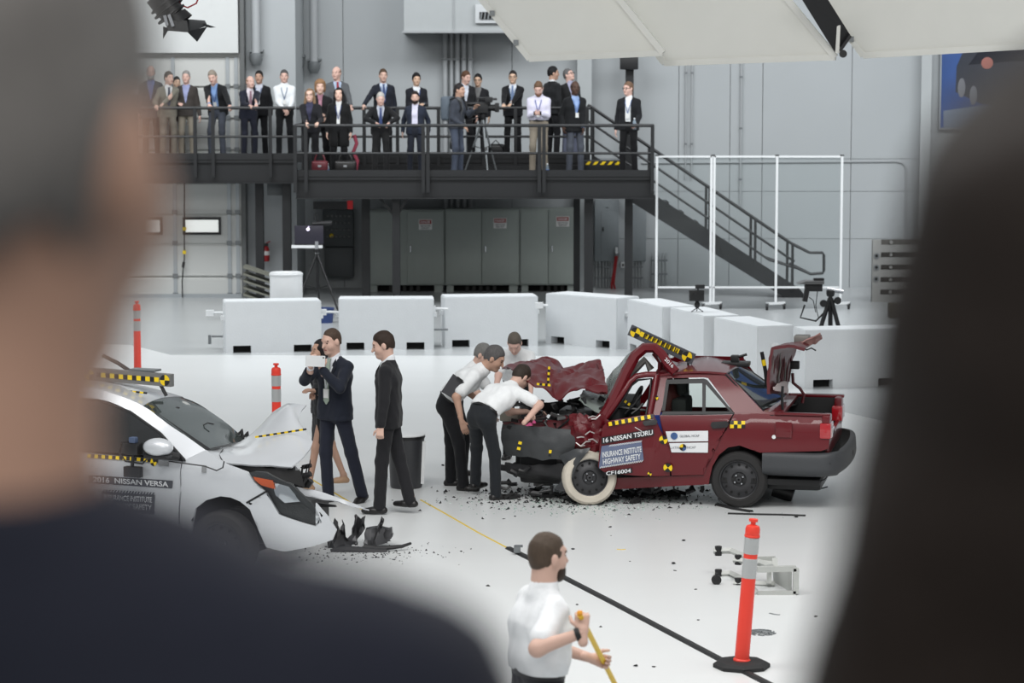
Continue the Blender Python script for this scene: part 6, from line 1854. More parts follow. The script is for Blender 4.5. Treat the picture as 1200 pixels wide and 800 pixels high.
wd = VC.surf('side_window', [z7y([(-250, 300, .2), (-100, 272, .22), (90, 276, .22), (200, 314, .2), (300, 384, .14), (370, 460, .06)]), z7y([(-250, 425, .05), (-100, 428, .05), (65, 437, .045), (180, 446, .045), (290, 456, .045), (372, 466, .045)])], M_sdark, n=4, th=.005)
VC.tubep('window_trim', z7y([(-100, 268, .22), (95, 272, .23), (200, 310, .21), (298, 380, .15), (376, 466, .04)]), .012, M_blackp, wd, 6)
VC.panel('belt_trim', z7([(-70, 425), (65, 434), (376, 463), (378, 470), (65, 442), (-70, 433)]), vo(.012), M_blackp, wd, th=.02)
# mirror with camera rig
p = VC.L(*Z7(292, 425), -.12)
ms = SDF(); ms.ell((p.x, p.y, p.z), np.eye(3), np.array([.13, .09, .075]), .02); ms.ell((p.x - .02, p.y + .02, p.z), np.eye(3), np.array([.13, .09, .07]), .02)
mo = np_part('door_mirror', [ms.mesh(.01)], M_sil, VC.root)
VC.part('mirror_base', MB().tube([(p.x + .02, p.y + .02, p.z - .06), VC.L(*Z7(355, 455), 0.02)], .035, 8), M_blackp, mo)
VC.part('mirror_underside', MB().bbox(p.x - .12, p.x + .1, p.y - .05, p.y + .08, p.z - .095, p.z - .062, .01), M_blackp, mo)
q = VC.L(*Z7(213, 425), -.06)
cr_ = VC.part('camera_rig', MB().bbox(q.x - .07, q.x + .06, q.y - .05, q.y + .05, q.z - .06, q.z + .04, .015), M_blackp)
VC.part('camera_top', MB().bbox(q.x - .03, q.x + .03, q.y - .04, q.y + .02, q.z + .04, q.z + .09, .01), mat('rig_blue_grey', (70, 84, 110), .4), cr_)
VC.part('rig_post', MB().tube([q, VC.L(*Z7(205, 500), -.05)], .016, 8), M_blackp, cr_)
VC.part('rig_plate', MB().bbox(*(lambda p: (p.x - .08, p.x + .08, p.y - .03, p.y + .03, p.z - .05, p.z + .04))(VC.L(*Z7(210, 502), -.05)), .008), M_blackp, cr_)
VC.tubep('rig_cable', z7y([(200, 405, -.06), (172, 410, -.06), (165, 440, -.06), (185, 470, -.06), (240, 478, -.06), (262, 455, -.06)]), .008, M_blackp, cr_, 6)
VC.tubep('door_cable', z7y([(325, 470, -.03), (440, 485, -.03), (480, 500, -.02), (500, 490, -.02), (504, 470, .0)]), .006, M_blackp, fn_, 5)
VC.decal('grey_tape', z7([(432, 482), (447, 484), (446, 507), (431, 505)]), vn, mat('grey_tape', (120, 122, 124), .6), fn_, .006)
VC.decal('grey_tape', z7([(290, 468), (325, 472), (325, 487), (290, 483)]), vn, mat('grey_tape', (120, 122, 124)), dv, .006)
dash_tape(VC, Z7(62, 452), Z7(290, 468), 4.2, 20, vn, dv, .01)
target_disc(VC, Z7(275, 474), .03, vn, dv, .014)
VC.panel('door_handle', z7([(-40, 492), (10, 490), (20, 500), (-30, 512)]), vo(.03), M_sil, dv, th=.03)
M_bandg = mat('sticker_charcoal', (62, 64, 70), .5)
b1 = VC.decal('name_band', z7([(66, 514), (338, 533), (336, 558), (65, 540)]), vn, M_bandg, dv, .006)
VC.text('2016  NISSAN VERSA', Z7(202, 536), (1, .07), (-.02, -1), 88, 6.2, vn, M_stw, b1, .02, .01)
b2 = VC.decal('safety_sticker', z7([(108, 568), (280, 578), (278, 642), (106, 630)]), vn, M_bandg, dv, .006)
VC.text('INSURANCE INSTITUTE', Z7(193, 590), (1, .06), (-.02, -1), 56, 6.6, vn, M_stw, b2, .02, .01)
VC.text('HIGHWAY SAFETY', Z7(193, 615), (1, .06), (-.02, -1), 56, 6.6, vn, M_stw, b2, .02, .01)
for k in range(18):
    x0 = 110 + k * 9.4; y0 = 561 + k * .58
    VC.decal('hatch', z7([(x0, y0 + 8), (x0 + 4.5, y0 + 8), (x0 + 9, y0), (x0 + 4.5, y0)]), vn, M_bandg, b2, .008)
# engine bay, front wheel, wheel well
vr = random.Random(11)
xf = vx(780, 560)
VC.part('engine_bay_floor', MB().bbox(vx(470, 480), vx(640, 540), .25, W_V - .5, .3, .6, .04), M_mess)
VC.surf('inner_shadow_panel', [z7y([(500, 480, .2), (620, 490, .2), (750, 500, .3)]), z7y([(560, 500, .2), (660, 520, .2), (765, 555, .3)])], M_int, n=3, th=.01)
for k in range(30):
    x, y = vr.uniform(540, 780), vr.uniform(480, 560); yy = vr.uniform(.3, .9)
    if y - 480 > (x - 520) * .45 + 5: y = 480 + (x - 520) * .3
    pts = [(x + i * vr.uniform(-12, 16), y + i * vr.uniform(-8, 8), yy) for i in range(3)]
    VC.tubep('broken_bracket', z7y(pts), vr.uniform(.01, .03), (M_blackp, M_mess)[k % 2], None, 6)
for k in range(6):
    x = 730 + k * 9
    VC.tubep('splinter', z7y([(x - 6, 545 + vr.uniform(-20, 8), .5), (x, 515 + vr.uniform(-25, 10), .5), (x + 8, 480 + vr.uniform(-18, 25), .5)]), .014, M_blackp, None, 5, .004)
for (x, y) in ((560, 372), (578, 380), (588, 398)):
    VC.tubep('wiper_piece', z7y([(x - 10, y + 10, 1.5), (x, y - 4, 1.5), (x + 4, y + 26, 1.5)]), .016, M_blackp, None, 6)
VC.tubep('wiper', z7y([(585, 408, 1.2), (600, 402, 1.15), (625, 398, 1.1)]), .014, M_blackp, None, 6)
cw_ = VC.L(*Z7(505, 700), .1); cw_.z = .30; cw_.y = .1
wheel(VC, cw_, .30, .19, 'front', M_tyre, M_rimb)
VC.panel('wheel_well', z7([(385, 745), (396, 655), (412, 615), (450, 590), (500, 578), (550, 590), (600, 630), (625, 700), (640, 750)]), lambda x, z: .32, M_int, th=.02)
# bumper skin torn off, lying ahead
VC.surf('torn_bumper_skin', [z7y([(738, 556, .45), (790, 566, .5), (850, 582, .55), (920, 605, .5), (972, 626, .45)]), z7y([(760, 580, .4), (806, 590, .45), (862, 602, .5), (925, 618, .48), (974, 629, .45)])], M_sil, n=5, th=.01, amp=.01, sc=8)
VC.panel('badge_strip', z7([(806, 604), (862, 612), (866, 618), (812, 618)]), .35, M_blackp, None, th=.02)
# rest of the body (behind the onlooker)
xr_ = vx(-70, 500)
VC.panel('rear_door', [(xr_ - .02, 0, .22), (xr_ - .02, 0, .98), (xr_ - .85, 0, 1.0), (xr_ - .85, 0, .5), (xr_ - .7, 0, .22)], vn, M_sil, th=.03, local=True)
rw_c = Vector((cw_.x - 2.6, .1, .3))
VC.panel('rear_quarter', [(xr_ - .86, 0, .5), (xr_ - .86, 0, 1.0), (xr_ - 1.75, 0, 1.0), (xr_ - 1.85, 0, .8), (xr_ - 1.85, 0, .3), (rw_c.x - .36, 0, .3), (rw_c.x - .32, 0, .5), (rw_c.x - .15, 0, .64), (rw_c.x + .15, 0, .64), (rw_c.x + .33, 0, .5)], vn, M_sil, th=.03, local=True)
wheel(VC, rw_c, .30, .19, 'rear', M_tyre, M_rimb)
VC.panel('body_side', [(xr_ - 1.85, 0, .3), (vx(455, 540), 0, .3), (vx(455, 540), 0, .7), (vx(372, 466), 0, .95), (xr_ - 1.75, 0, 1.0)], lambda x, z: W_V - .02, M_sil, th=.03, local=True)
VC.part('boot_lid', MB().bbox(xr_ - 1.85, xr_ - 1.15, .12, W_V - .12, .96, 1.02, .03), M_sil)
VC.part('tail_panel', MB().bbox(xr_ - 1.9, xr_ - 1.83, .05, W_V - .05, .35, 1.0, .03), M_sil)
VC.part('floor_pan', MB().bbox(xr_ - 1.8, vx(540, 540), .06, W_V - .06, .2, .28, .02), M_int)
for yy in (.25, .95):
    x = vx(60, 400)
    f_ = VC.part('seat', MB().bbox(x - .1, x + .1, yy, yy + .5, .4, 1.1, .06), mat('seat_grey_brown', (70, 62, 56), .8))
    VC.part('headrest', MB().bbox(x - .07, x + .06, yy + .1, yy + .4, 1.12, 1.3, .04), mat('seat_grey_brown', (70, 62, 56)), f_)
VC.part('dashboard', MB().bbox(vx(330, 440), vx(440, 440), .15, W_V - .15, .7, .98, .05), M_int)
p = VC.L(*Z7(395, 375), 1.1)
ab = SDF(); ab.ell((p.x - .15, 1.15, 1.15), np.eye(3), np.array([.16, .25, .2]), .03)
np_part('airbag', [ab.mesh(.02, .006)], mat('airbag_cloth', (170, 172, 170), .8), VC.root)
VC.part('steering_wheel', MB().tube([(p.x + .05 * math.sin(a), 1.15 + .18 * math.cos(a), 1.02 + .17 * math.sin(a)) for a in np.linspace(0, 2 * math.pi, 25)], .016, 8), M_blackp)
p = VC.L(*Z7(270, 390), .5)
VC.part('airbag_curtain', MB().bbox(p.x - .1, p.x + .14, .4, .62, p.z - .12, p.z + .06, .05), mat('airbag_cloth', (170, 172, 170)))
# target plank on the roof
pa, pb = VC.L(*Z7(60, 186), .85), VC.L(*Z7(330, 208), .85)
pd = (pb - pa).normalized()
pu = Vector((0, 0, 1)); Lp = (pb - pa).length
pk = VC.part('target_plank', MB().obox((pa + pb) / 2, (pb - pa) / 2 + pd * .02, Vector((0, .03, 0)), pu * .055), mat('grey_plank', (112, 112, 110), .5))
fy = Vector((0, -.032, 0))
for k in range(14):
    c = pa + pd * (Lp * (.17 + .053 * k)) + fy
    VC.part('yellow_square' if k % 2 else 'black_square', MB().obox(c, pd * Lp * .0265, Vector((0, .002, 0)), pu * .02), M_yellow if k % 2 else M_blackp, pk)
for c0 in (.05, .955):
    c = pa + pd * (Lp * c0) + fy
    for k in range(4):
        vs = [c] + [c + (pd * math.cos(a) + pu * math.sin(a)) * .048 for a in np.linspace(k * math.pi / 2, (k + 1) * math.pi / 2, 5)]
        VC.part('target_quadrant', MB().prism(vs, (0, -.002, 0)), M_yellow if k % 2 == 0 else M_blackp, pk)
VC.part('plank_foot', MB().tube([pa + pd * Lp * .85, (pa + pd * Lp * .95) - Vector((0, 0, .14))], .016, 6), M_blackp, pk)
VC.part('plank_foot', MB().tube([pa + pd * Lp * .2, (pa + pd * Lp * .2) - Vector((0, 0, .14))], .016, 6), M_blackp, pk)
VC.part('plank_bracket', MB().bbox(*(lambda c: (c.x - .12, c.x + .14, c.y, c.y + .12, c.z + .055, c.z + .075))(pa + pd * Lp * .65), .005), M_grey, pk)
VC.tubep('roof_antenna', z7y([(112, 128, 1.1), (160, 152, 1.1), (205, 182, 1.1)]), .018, M_blackp, None, 6)

# black parts broken off the silver car
def shard(name, lab, pts, Y, th, m, amp=.03, seed=0):
    P = [A(*Z7(x, y), Y + w) for x, y, w in pts]
    c = sum(P, Vector()) / len(P)
    rn = random.Random(seed)
    bm = bmesh.new()
    f = bm.faces.new([bm.verts.new(p) for p in P])
    bmesh.ops.triangulate(bm, faces=[f])
    bmesh.ops.subdivide_edges(bm, edges=bm.edges[:], cuts=2, use_grid_fill=True)
    for v in bm.verts: v.co += Vector((rn.uniform(-1, 1) * amp * .4, rn.uniform(-1, 1) * amp, rn.uniform(-1, 1) * amp * .4))
    r_ = bmesh.ops.extrude_face_region(bm, geom=bm.faces[:])
    for v in r_['geom']:
        if isinstance(v, bmesh.types.BMVert): v.co.y += th
    for v in bm.verts: v.co.z = max(.004, v.co.z)
    bmesh.ops.recalc_face_normals(bm, faces=bm.faces)
    return single(name, MB().bm(bm), m, lab, 'debris', 25, 'black parts broken off the silver car')
YD_ = G(*Z7(930, 760)).y
shard('bumper_shard', 'jagged black shard leaning at the silver bumper, leftmost broken part', [(838, 720, 0), (862, 655, .1), (880, 700, .1), (888, 660, .12), (895, 715, .1), (930, 735, .0), (900, 758, 0), (845, 760, 0)], YD_ + .1, .05, M_mess, seed=1)
shard('bracket_shard', 'tall twisted dark bracket standing in the broken parts', [(895, 735, .1), (920, 690, .1), (924, 645, .12), (945, 655, .12), (962, 648, .12), (955, 690, .1), (930, 730, .1), (940, 760, 0)], YD_ + .25, .04, mat('dark_grey_metal', (66, 66, 68), .35, metal=.5, var=.3), seed=2)
shard('housing_shard', 'curved dark lamp housing with a curled spike lying ahead of the car', [(955, 735, 0), (960, 690, .1), (1000, 685, .15), (1012, 655, .15), (1018, 670, .15), (1012, 688, .15), (1045, 690, .1), (1052, 712, .05), (1030, 735, 0), (985, 745, 0)], YD_ + .05, .12, mat('dark_grey_metal', (66, 66, 68)), .02, seed=3)
single('rubber_hose', MB().tube([A(*Z7(955, 745), YD_ - .02), A(*Z7(1000, 752), YD_ - .03), A(*Z7(1050, 748), YD_ - .02), A(*Z7(1080, 745), YD_), A(*Z7(1108, 735), YD_ + .05)], .028, 8, .012), M_blackp, 'short black rubber hose lying ahead of the silver car', 'hose')
single('bent_rail', MB().tube([A(*Z7(850, 765), YD_ - .05), A(*Z7(900, 755), YD_ - .05), A(*Z7(960, 760), YD_ - .06), A(*Z7(1030, 764), YD_ - .06)], .035, 8), M_mess, 'dark bent rail lying on the floor below the broken parts', 'debris')
scatter('dark_crumbs', 'fine dark crumbs round the parts broken off the silver car', 300, (430, 40, 648, 6), .006, .02, M_rubber, 5)

# ================================================================== the people
def place(label, px, ytop, Y, z0=0., face=0., **o):
    """stand a figure so that the crown of its head shows at pixel (px, top)"""
    th = R(o.get('lean', 0)); hp_ = R(o.get('hpitch', 0)); nk = th * o.get('neckk', 1.0) + R(o.get('neck', 0))
    zz = .965 - o.get('drop', 0) - (.02 if th > .2 else 0) + .13 * math.cos(.75 * th) + .375 * math.cos(th) + .05 * math.cos(nk) + .115 * math.cos(hp_) + .132
    yo = -(.13 * math.sin(.75 * th) + .375 * math.sin(th) + .05 * math.sin(nk) + .02 + .115 * math.sin(hp_)) + (.12 * math.sin(th) if th > .2 else 0) + o.get('hipy', 0)
    f = R(face)
    k = 1.0
    for _ in range(4):
        wy = Y + k * math.cos(f) * yo
        h = A(px, ytop, wy); k = (h.z - z0) / zz
    x = h.x + k * math.sin(f) * yo
    loc = Vector((x, Y, z0))
    Mi = (Matrix.Translation(loc) @ Matrix.Rotation(f, 4, 'Z')).inverted()
    for s in 'LR':
        if 'px' + s in o:
            a = o.pop('px' + s); o['hand' + s] = tuple((Mi @ A(*a)) / k)
        if 'w' + s in o:
            o['hand' + s] = tuple((Mi @ Vector(o.pop('w' + s))) / k)
        if 'foot' + s + 'px' in o:
            a = Mi @ G(*o.pop('foot' + s + 'px')); o['foot' + s] = (a.x / k, a.y / k, 0)
    return person(label, loc, k * 1.78, face, **o)
UP, LO = dict(z0=ZU + .002), dict(z0=ZL + .002)
GB = 'spectators on the platform'
V1 = .0165
def deck(label, px, ytop, Y, lower, face=0, **o):
    o.setdefault('vox', V1); o.setdefault('hvox', .011); o.setdefault('fvox', .0085); o.setdefault('group', GB)
    z0 = (ZL if lower else ZU) + .002
    zr = (RL if lower else RU) + .045
    yr = (YF if lower else YL) - .05
    if 'rail' in o:                                   # hands resting on the rail at these pixels
        a, b = o.pop('rail')
        if a is not None: o['wR'] = (A(a, 130, yr).x, yr + .06, zr); o['palmR'] = (0, -.2, -1); o.setdefault('curlR', .7)
        if b is not None: o['wL'] = (A(b, 130, yr).x, yr + .06, zr); o['palmL'] = (0, -.2, -1); o.setdefault('curlL', .7)
    return place(label, px, ytop, Y, z0, face, **o)
BLK, NAVY, GREY = (36, 37, 41), (40, 46, 66), (86, 88, 92)
HOLD = dict(handR=(-.05, -.27, 1.08), handL=(.06, -.27, 1.07), palmR=(1, .2, 0), palmL=(-1, .2, 0))
deck('dark haired man in a dark jacket at the far left end of the platform', 149, 94, 49.2, 0, 8, cj=(58, 56, 58), cs=(150, 150, 160), hair=(48, 40, 36))
deck('tall bald man with white beard and dark grey jacket on the platform', 176, 77, 49.1, 0, 3, cj=(66, 67, 71), cs=(96, 112, 176), hair=(205, 203, 200), beard=(205, 203, 200), hs='bald', skin='pink', hem=.1)
deck('man in an olive tan blazer and tie leaning on the left rail', 197, 84, 48.78, 0, 20, lean=14, cj=(122, 117, 102), cs=(215, 215, 215), ct=(66, 72, 92), hair=(96, 86, 78), hyaw=25, rail=(182, 188), cb=(110, 106, 94), fat=1.08)
deck('dark haired man almost hidden behind the tan blazer', 206.5, 90, 49.35, 0, 10, cj=(42, 42, 46), hair=(26, 22, 22), skin='asian', hyaw=15)
deck('grey haired man in a brown blazer and khaki trousers on the platform', 218, 83, 49.0, 0, -4, cj=(68, 61, 57), cs=(150, 158, 210), hair=(165, 162, 158), skin='pink', cb=(134, 124, 108), handR=(-.1, -.28, 1.1), handL=(.28, -.05, .85), fat=1.05)
deck('grey haired man in black jacket and blue shirt leaning over the rail', 250, 82, 48.85, 0, -10, lean=24, cj=(34, 36, 39), cs=(118, 160, 222), hair=(172, 160, 146), hs='short', skin='pink', cb=(66, 72, 84), open=.055, vlow=.5, vw=.06, rail=(245, 269), hpitch=18, hroll=-8, fat=1.12, lanyard=(60, 90, 160))
deck('balding man in navy suit with pink tie leaning on the rail', 293, 89, 48.78, 0, 22, lean=16, cj=(38, 43, 64), cs=(226, 214, 220), ct=(150, 110, 126), hair=(170, 130, 100), hs='bald', skin='pink', rail=(292, 300), cb=(36, 40, 58), hyaw=12)
deck('dark haired man in dark suit standing behind the navy suit man', 303.5, 83, 49.25, 0, -6, cj=(36, 36, 40), cs=(200, 205, 220), hair=(28, 24, 24), skin='tan', lanyard=(60, 90, 150))
r_, w9 = deck('man in a white shirt with blue lanyard holding a phone at the rail', 333, 82, 48.95, 0, 4, top='shirt', cs=(226, 229, 233), hair=(98, 96, 96), skin='pink', lanyard=(50, 90, 140), cb=(26, 27, 31), handR=(-.03, -.3, 1.0), handL=(.09, -.3, .96), palmR=(1, 0, -.4), palmL=(-1, 0, -.4), fat=1.12)
deck('blond woman with glasses in a dark jacket at the corner of the rail', 363, 104, 46.98, 1, -8, top='jacket', cj=(38, 38, 45), cs=(60, 60, 90), hair=(158, 128, 98), hs='long', glasses=True, skin='light', lean=6, rail=(359, 372), bust=True, hem=-.02)
deck('woman with curly reddish hair and pink scarf standing behind the blond woman', 375, 94, 47.6, 1, 5, top='jacket', cj=(36, 34, 37), cs=(170, 110, 130), hair=(176, 134, 96), hs='fluffy', skin='light', handR=(-.02, -.25, 1.12), handL=(.1, -.25, 1.05), bust=True, vw=.04)
deck('black haired woman in a black coat with white scarf on the platform', 397, 103, 47.05, 1, -4, top='jacket', cj=(28, 28, 31), cs=(214, 214, 212), hair=(26, 23, 24), hs='long', skin='light', hem=.28, open=.03, vw=.05, lanyard=(50, 70, 140), lanlen=.34, cb=(24, 24, 27))
deck('man in grey suit and red tie behind the women on the platform', 395, 78, 48.65, 0, 12, cj=(86, 88, 92), cs=(170, 190, 222), ct=(170, 34, 46), hair=(150, 120, 100), hs='bald', skin='pink', hyaw=-35, rail=(385, 411), cb=(70, 72, 76), fat=1.08)
deck('man in navy suit with blue tie holding the back rail', 449, 81, 48.72, 0, 10, cj=(38, 42, 58), cs=(196, 210, 230), ct=(60, 80, 130), hair=(98, 76, 58), rail=(426, None), lanyard=(70, 110, 180), badge=False, fat=1.05)
deck('young black haired man in dark sweater behind the bearded man', 488, 86, 48.75, 0, 12, cj=(38, 40, 50), cs=(226, 228, 232), hair=(20, 18, 20), hs='short', hvol=.022, skin='asian', lanyard=(90, 120, 190), vlow=.2, handR=(-.06, -.24, 1.1), handL=(.1, -.26, 1.12))
deck('white haired man in a black suit with arms folded on the front rail', 446, 108, 46.98, 1, 4, lean=26, cj=(34, 34, 38), cs=(200, 204, 220), ct=(60, 80, 140), hair=(222, 219, 212), skin='pink', rail=(440, 456), hpitch=14, elbowL=(1, .1, -.1), elbowR=(-1, .1, -.1), fat=1.1, cb=(40, 40, 43))
deck('bearded man in navy blazer and open pale shirt on the front platform', 486.5, 107, 47.15, 1, -4, top='jacket', cj=(46, 54, 76), cs=(208, 204, 228), hair=(44, 34, 30), beard=(52, 40, 34), open=.06, vw=.06, vlow=.6, cb=(42, 47, 62), handR=(-.28, .06, .9), handL=(.28, .06, .9))
deck('brown haired man in dark suit behind the video camera', 545, 83, 48.95, 0, 20, cj=(40, 41, 46), cs=(200, 206, 220), hair=(104, 70, 48), skin='pink', hyaw=25, hpitch=12)
deck('black haired man with glasses behind the video camera', 560, 87, 49.2, 0, -8, cj=(42, 42, 46), cs=(120, 120, 120), hair=(22, 20, 22), hvol=.018, skin='asian', glasses=True)
rc_, wc = deck('cameraman in grey shirt and vest with backpack operating the video camera', 538.5, 98, 47.2, 1, 62, top='jacket', cj=(60, 66, 78), cs=(96, 98, 102), hair=(44, 38, 38), skin='tan', lean=6, handR=(-.1, -.2, .95), handL=(.05, -.4, 1.3), cb=(70, 80, 100), hem=-.04, nocuff=True)
deck('man with glasses in black suit and blue tie behind the tripod', 601, 83, 48.75, 0, -6, cj=(30, 30, 34), cs=(222, 226, 234), ct=(100, 124, 166), hair=(44, 36, 34), skin='asian', glasses=True, rail=(590, 597), cb=(26, 26, 29), lanyard=(110, 140, 180))
r22, w22 = deck('man in pale lavender shirt and khaki trousers looking at his phone', 631, 95, 47.1, 1, -6, top='shirt', cs=(212, 208, 230), hair=(126, 96, 72), cb=(140, 128, 110), lanyard=(50, 84, 170), hpitch=28, handR=(-.05, -.27, 1.14), handL=(.06, -.27, 1.14), palmR=(1, 0, .3), palmL=(-1, 0, .3), skin='pink', fat=1.05, beard=(150, 110, 84))
deck('black haired man in dark suit with his back half turned on the platform', 648, 78, 48.8, 0, 128, cj=(36, 38, 42), cs=(220, 222, 226), hair=(22, 20, 22), skin='tan', hyaw=-25)
deck('grey haired man with glasses gazing up to the right on the platform', 667, 81, 48.9, 0, 30, cj=(40, 40, 43), cs=(160, 160, 190), hair=(120, 118, 118), glasses=True, skin='pink', hyaw=25, hpitch=-22, cb=(90, 96, 120))
deck('dark skinned man in black suit and blue shirt on the front platform', 674, 95, 47.4, 1, 18, cj=(32, 33, 37), cs=(136, 166, 220), hair=(30, 26, 26), hs='bald', skin='dark', cb=(74, 80, 92), hem=.04, handR=(-.26, -.06, .9), handL=(.1, -.2, .82), lanyard=(90, 130, 200), fat=1.05)
r26, w26 = deck('man with glasses in black blazer and white shirt at the right end', 737, 96, 47.0, 1, -14, cj=(33, 35, 39), cs=(232, 234, 236), hair=(136, 106, 84), skin='pink', glasses=True, hyaw=-32, open=.05, vw=.06, vlow=.6, lanyard=(80, 110, 170), handL=(.2, -.28, .96), palmL=(-1, 0, 0), curlL=.8, cb=(28, 28, 32))

def wpos(info, s): return info['mat'] @ Vector(info['hand'][s])
# things held or set down on the platform
def phone(lab, c, ax, up, s=1.0, m=None):
    ax, up = Vector(ax).normalized(), Vector(up).normalized(); n_ = ax.cross(up)
    t = thing('phone', lab, 'phone', c)
    part('case', MB().obox(c, ax * .072 * s, up * .037 * s, n_ * .0045), m or M_blackp, t)
    part('screen', MB().obox(Vector(c) + n_ * .0047, ax * .062 * s, up * .034 * s, n_ * .0005), mat('phone_glass', (30, 34, 42), .1), t)
    part('lens', MB().obox(Vector(c) - n_ * .0052 - ax * .058 * s + up * .025 * s, ax * .007, up * .007, n_ * .001), M_blackp, t)
phone('black phone held by the man in the white shirt', (wpos(w9, 1) + wpos(w9, -1)) / 2, (1, 0, .3), (0, -.6, 1))
phone('black phone held by the man in the lavender shirt', (wpos(w22, 1) + wpos(w22, -1)) / 2, (1, 0, 0), (0, -.6, 1))
def bottle(lab, c):
    t = thing('water_bottle', lab, 'bottle', c)
    part('bottle_body', MB().lathe([(.028, 0), (.033, .01), (.033, .12), (.028, .15), (.013, .18), (.013, .19)], c, 14), glass_mat('bottle_pet', (205, 222, 235), .35), t)
    part('cap', MB().lathe([(.015, .19), (.015, .21), (.013, .212)], c, 12), M_white, t)
    part('label_band', MB().lathe([(.0335, .05), (.0335, .1)], c, 14), mat('bottle_label', (90, 130, 200), .5), t)
bottle('water bottle in the hand of the man in the black blazer', wpos(w26, 1) - Vector((0, .0, .05)))
c = A(641.5, 203, YF + .25); bottle('water bottle standing on the platform by the front rail post', (c.x, c.y, ZL))
c = A(384, 204, YF + .3); bottle('water bottle standing on the platform between two handbags', (c.x, c.y, ZL))
def handbag(lab, px, w, m, h=.26):
    c = A(px, 203, YF + .32); c = Vector((c.x, c.y, ZL))
    t = thing('handbag', lab, 'bag', c)
    part('bag_body', MB().bbox(c.x - w, c.x + w, c.y - .09, c.y + .09, ZL, ZL + h, .05), m, t, 60)
    for dy in (-.05, .05):
        part('handle', MB().tube([(c.x + w * .6 * math.cos(a), c.y + dy, ZL + h - .02 + .16 * math.sin(a)) for a in np.linspace(0, math.pi, 9)], .012, 6), m, t)
    part('buckle', MB().box(c.x - .03, c.x + .03, c.y - .1, c.y - .088, ZL + h * .55, ZL + h * .7), M_chrome, t)
handbag('dark red handbag on the platform by the blond woman', 375, .15, mat('oxblood_leather', (96, 28, 38), .45))
handbag('black handbag with pale straps on the platform', 405, .2, mat('black_leather', (30, 28, 28), .4))
c = A(416.5, 180, YF + .5)
single('red_scarf', MB().tube([A(415, 158, YF + .5), A(418, 168, YF + .5), A(414, 178, YF + .52), A(419, 188, YF + .5), A(416, 204, YF + .5)], .035, 8), mat('rose_cloth', (150, 60, 78), .8), 'rose red scarf hanging beside the black coat', 'scarf')
# the cameraman's backpack, video camera and tripod
cw = wc['mat']
bk = thing('backpack', 'grey backpack on the back of the cameraman', 'backpack', cw @ Vector(wc['C']))
bc_ = Vector(wc['C']) - Vector(wc['fT']) * .2
m_ = MB().bbox(-.15, .15, -.09, .09, -.24, .2, .05)
m_.v = [tuple(cw @ (Vector(v) + bc_)) for v in m_.v]
part('pack', m_, mat('slate_nylon', (88, 98, 108), .7), bk, 60)
for s in (1, -1):
    pts = [cw @ (Vector(wc['C']) + Vector((s * .1, dy, dz))) for dy, dz in ((.1, .16), (0, .2), (-.12, .12), (-.14, -.02), (0, -.14))]
    part('strap', MB().tube(pts, .016, 6), M_blackp, bk)
c = A(566, 206, YF + .85); base = Vector((c.x, c.y, ZL))
hub_z = A(566, 139, base.y).z - ZL
t, hub = tripod('video_tripod', 'silver legged video tripod on the front platform', base, hub_z, .36, (285, 45, 165), .016, M_grey)
t = thing('video_camera', 'large black video camera with matte box on the platform tripod', 'camera', hub + Vector((0, 0, .1)))
h0 = hub + Vector((0, 0, .1))
part('camera_body', MB().bbox(h0.x - .18, h0.x + .1, h0.y - .08, h0.y + .08, h0.z, h0.z + .2, .02), M_blackp, t)
part('lens', MB().lathe([(.055, 0), (.06, .1), (.07, .16), (.06, .16)], (h0.x + .1, h0.y, h0.z + .1), 16, 'X'), M_blackp, t)
part('matte_box', MB().bbox(h0.x + .22, h0.x + .3, h0.y - .1, h0.y + .1, h0.z + .02, h0.z + .19, .01), M_blackp, t)
part('viewfinder', MB().tube([(h0.x - .08, h0.y - .1, h0.z + .18), (h0.x - .28, h0.y - .1, h0.z + .17)], .035, 10), M_blackp, t)
part('top_handle', MB().tube([(h0.x - .12, h0.y, h0.z + .2), (h0.x - .1, h0.y, h0.z + .28), (h0.x + .08, h0.y, h0.z + .28), (h0.x + .1, h0.y, h0.z + .2)], .018, 8), M_blackp, t)
part('monitor', MB().bbox(h0.x + .04, h0.x + .18, h0.y - .14, h0.y - .12, h0.z + .2, h0.z + .3, .008), M_blackp, t)
part('mic', MB().tube([(h0.x - .05, h0.y + .08, h0.z + .26), (h0.x + .26, h0.y + .08, h0.z + .26)], .022, 8), mat('foam_grey', (70, 70, 72), .9), t)
part('pan_handle', MB().tube([h0 + Vector((-.02, 0, -.04)), h0 + Vector((-.35, -.05, -.18))], .012, 6), M_blackp, t)
single('camera_bag', MB().bbox(A(572, 0, 48.9).x, A(592, 0, 48.9).x, 48.75, 49.0, ZU, ZU + .26, .06).tube([A(573, 172, 48.75), A(581, 164, 48.75), A(590, 174, 48.75)], .012, 6), M_blackp, 'black camera bag lying on the upper deck behind the tripod', 'bag', 60)
c = A(533, 171, YF + .7)
t = thing('hanging_camera', 'black photo camera hanging at the hip of the cameraman', 'camera', c)
part('camera_body', MB().bbox(c.x - .09, c.x + .07, c.y - .04, c.y + .04, c.z - .06, c.z + .07, .02), M_blackp, t, 60)
part('lens', MB().lathe([(.045, 0), (.045, -.1), (.035, -.1)], (c.x, c.y - .04, c.z), 14, 'Y'), M_blackp, t)
part('strap', MB().tube([(c.x - .08, c.y, c.z + .05), (c.x - .04, c.y + .05, c.z + .3), (c.x + .06, c.y, c.z + .06)], .012, 6), M_blackp, t)

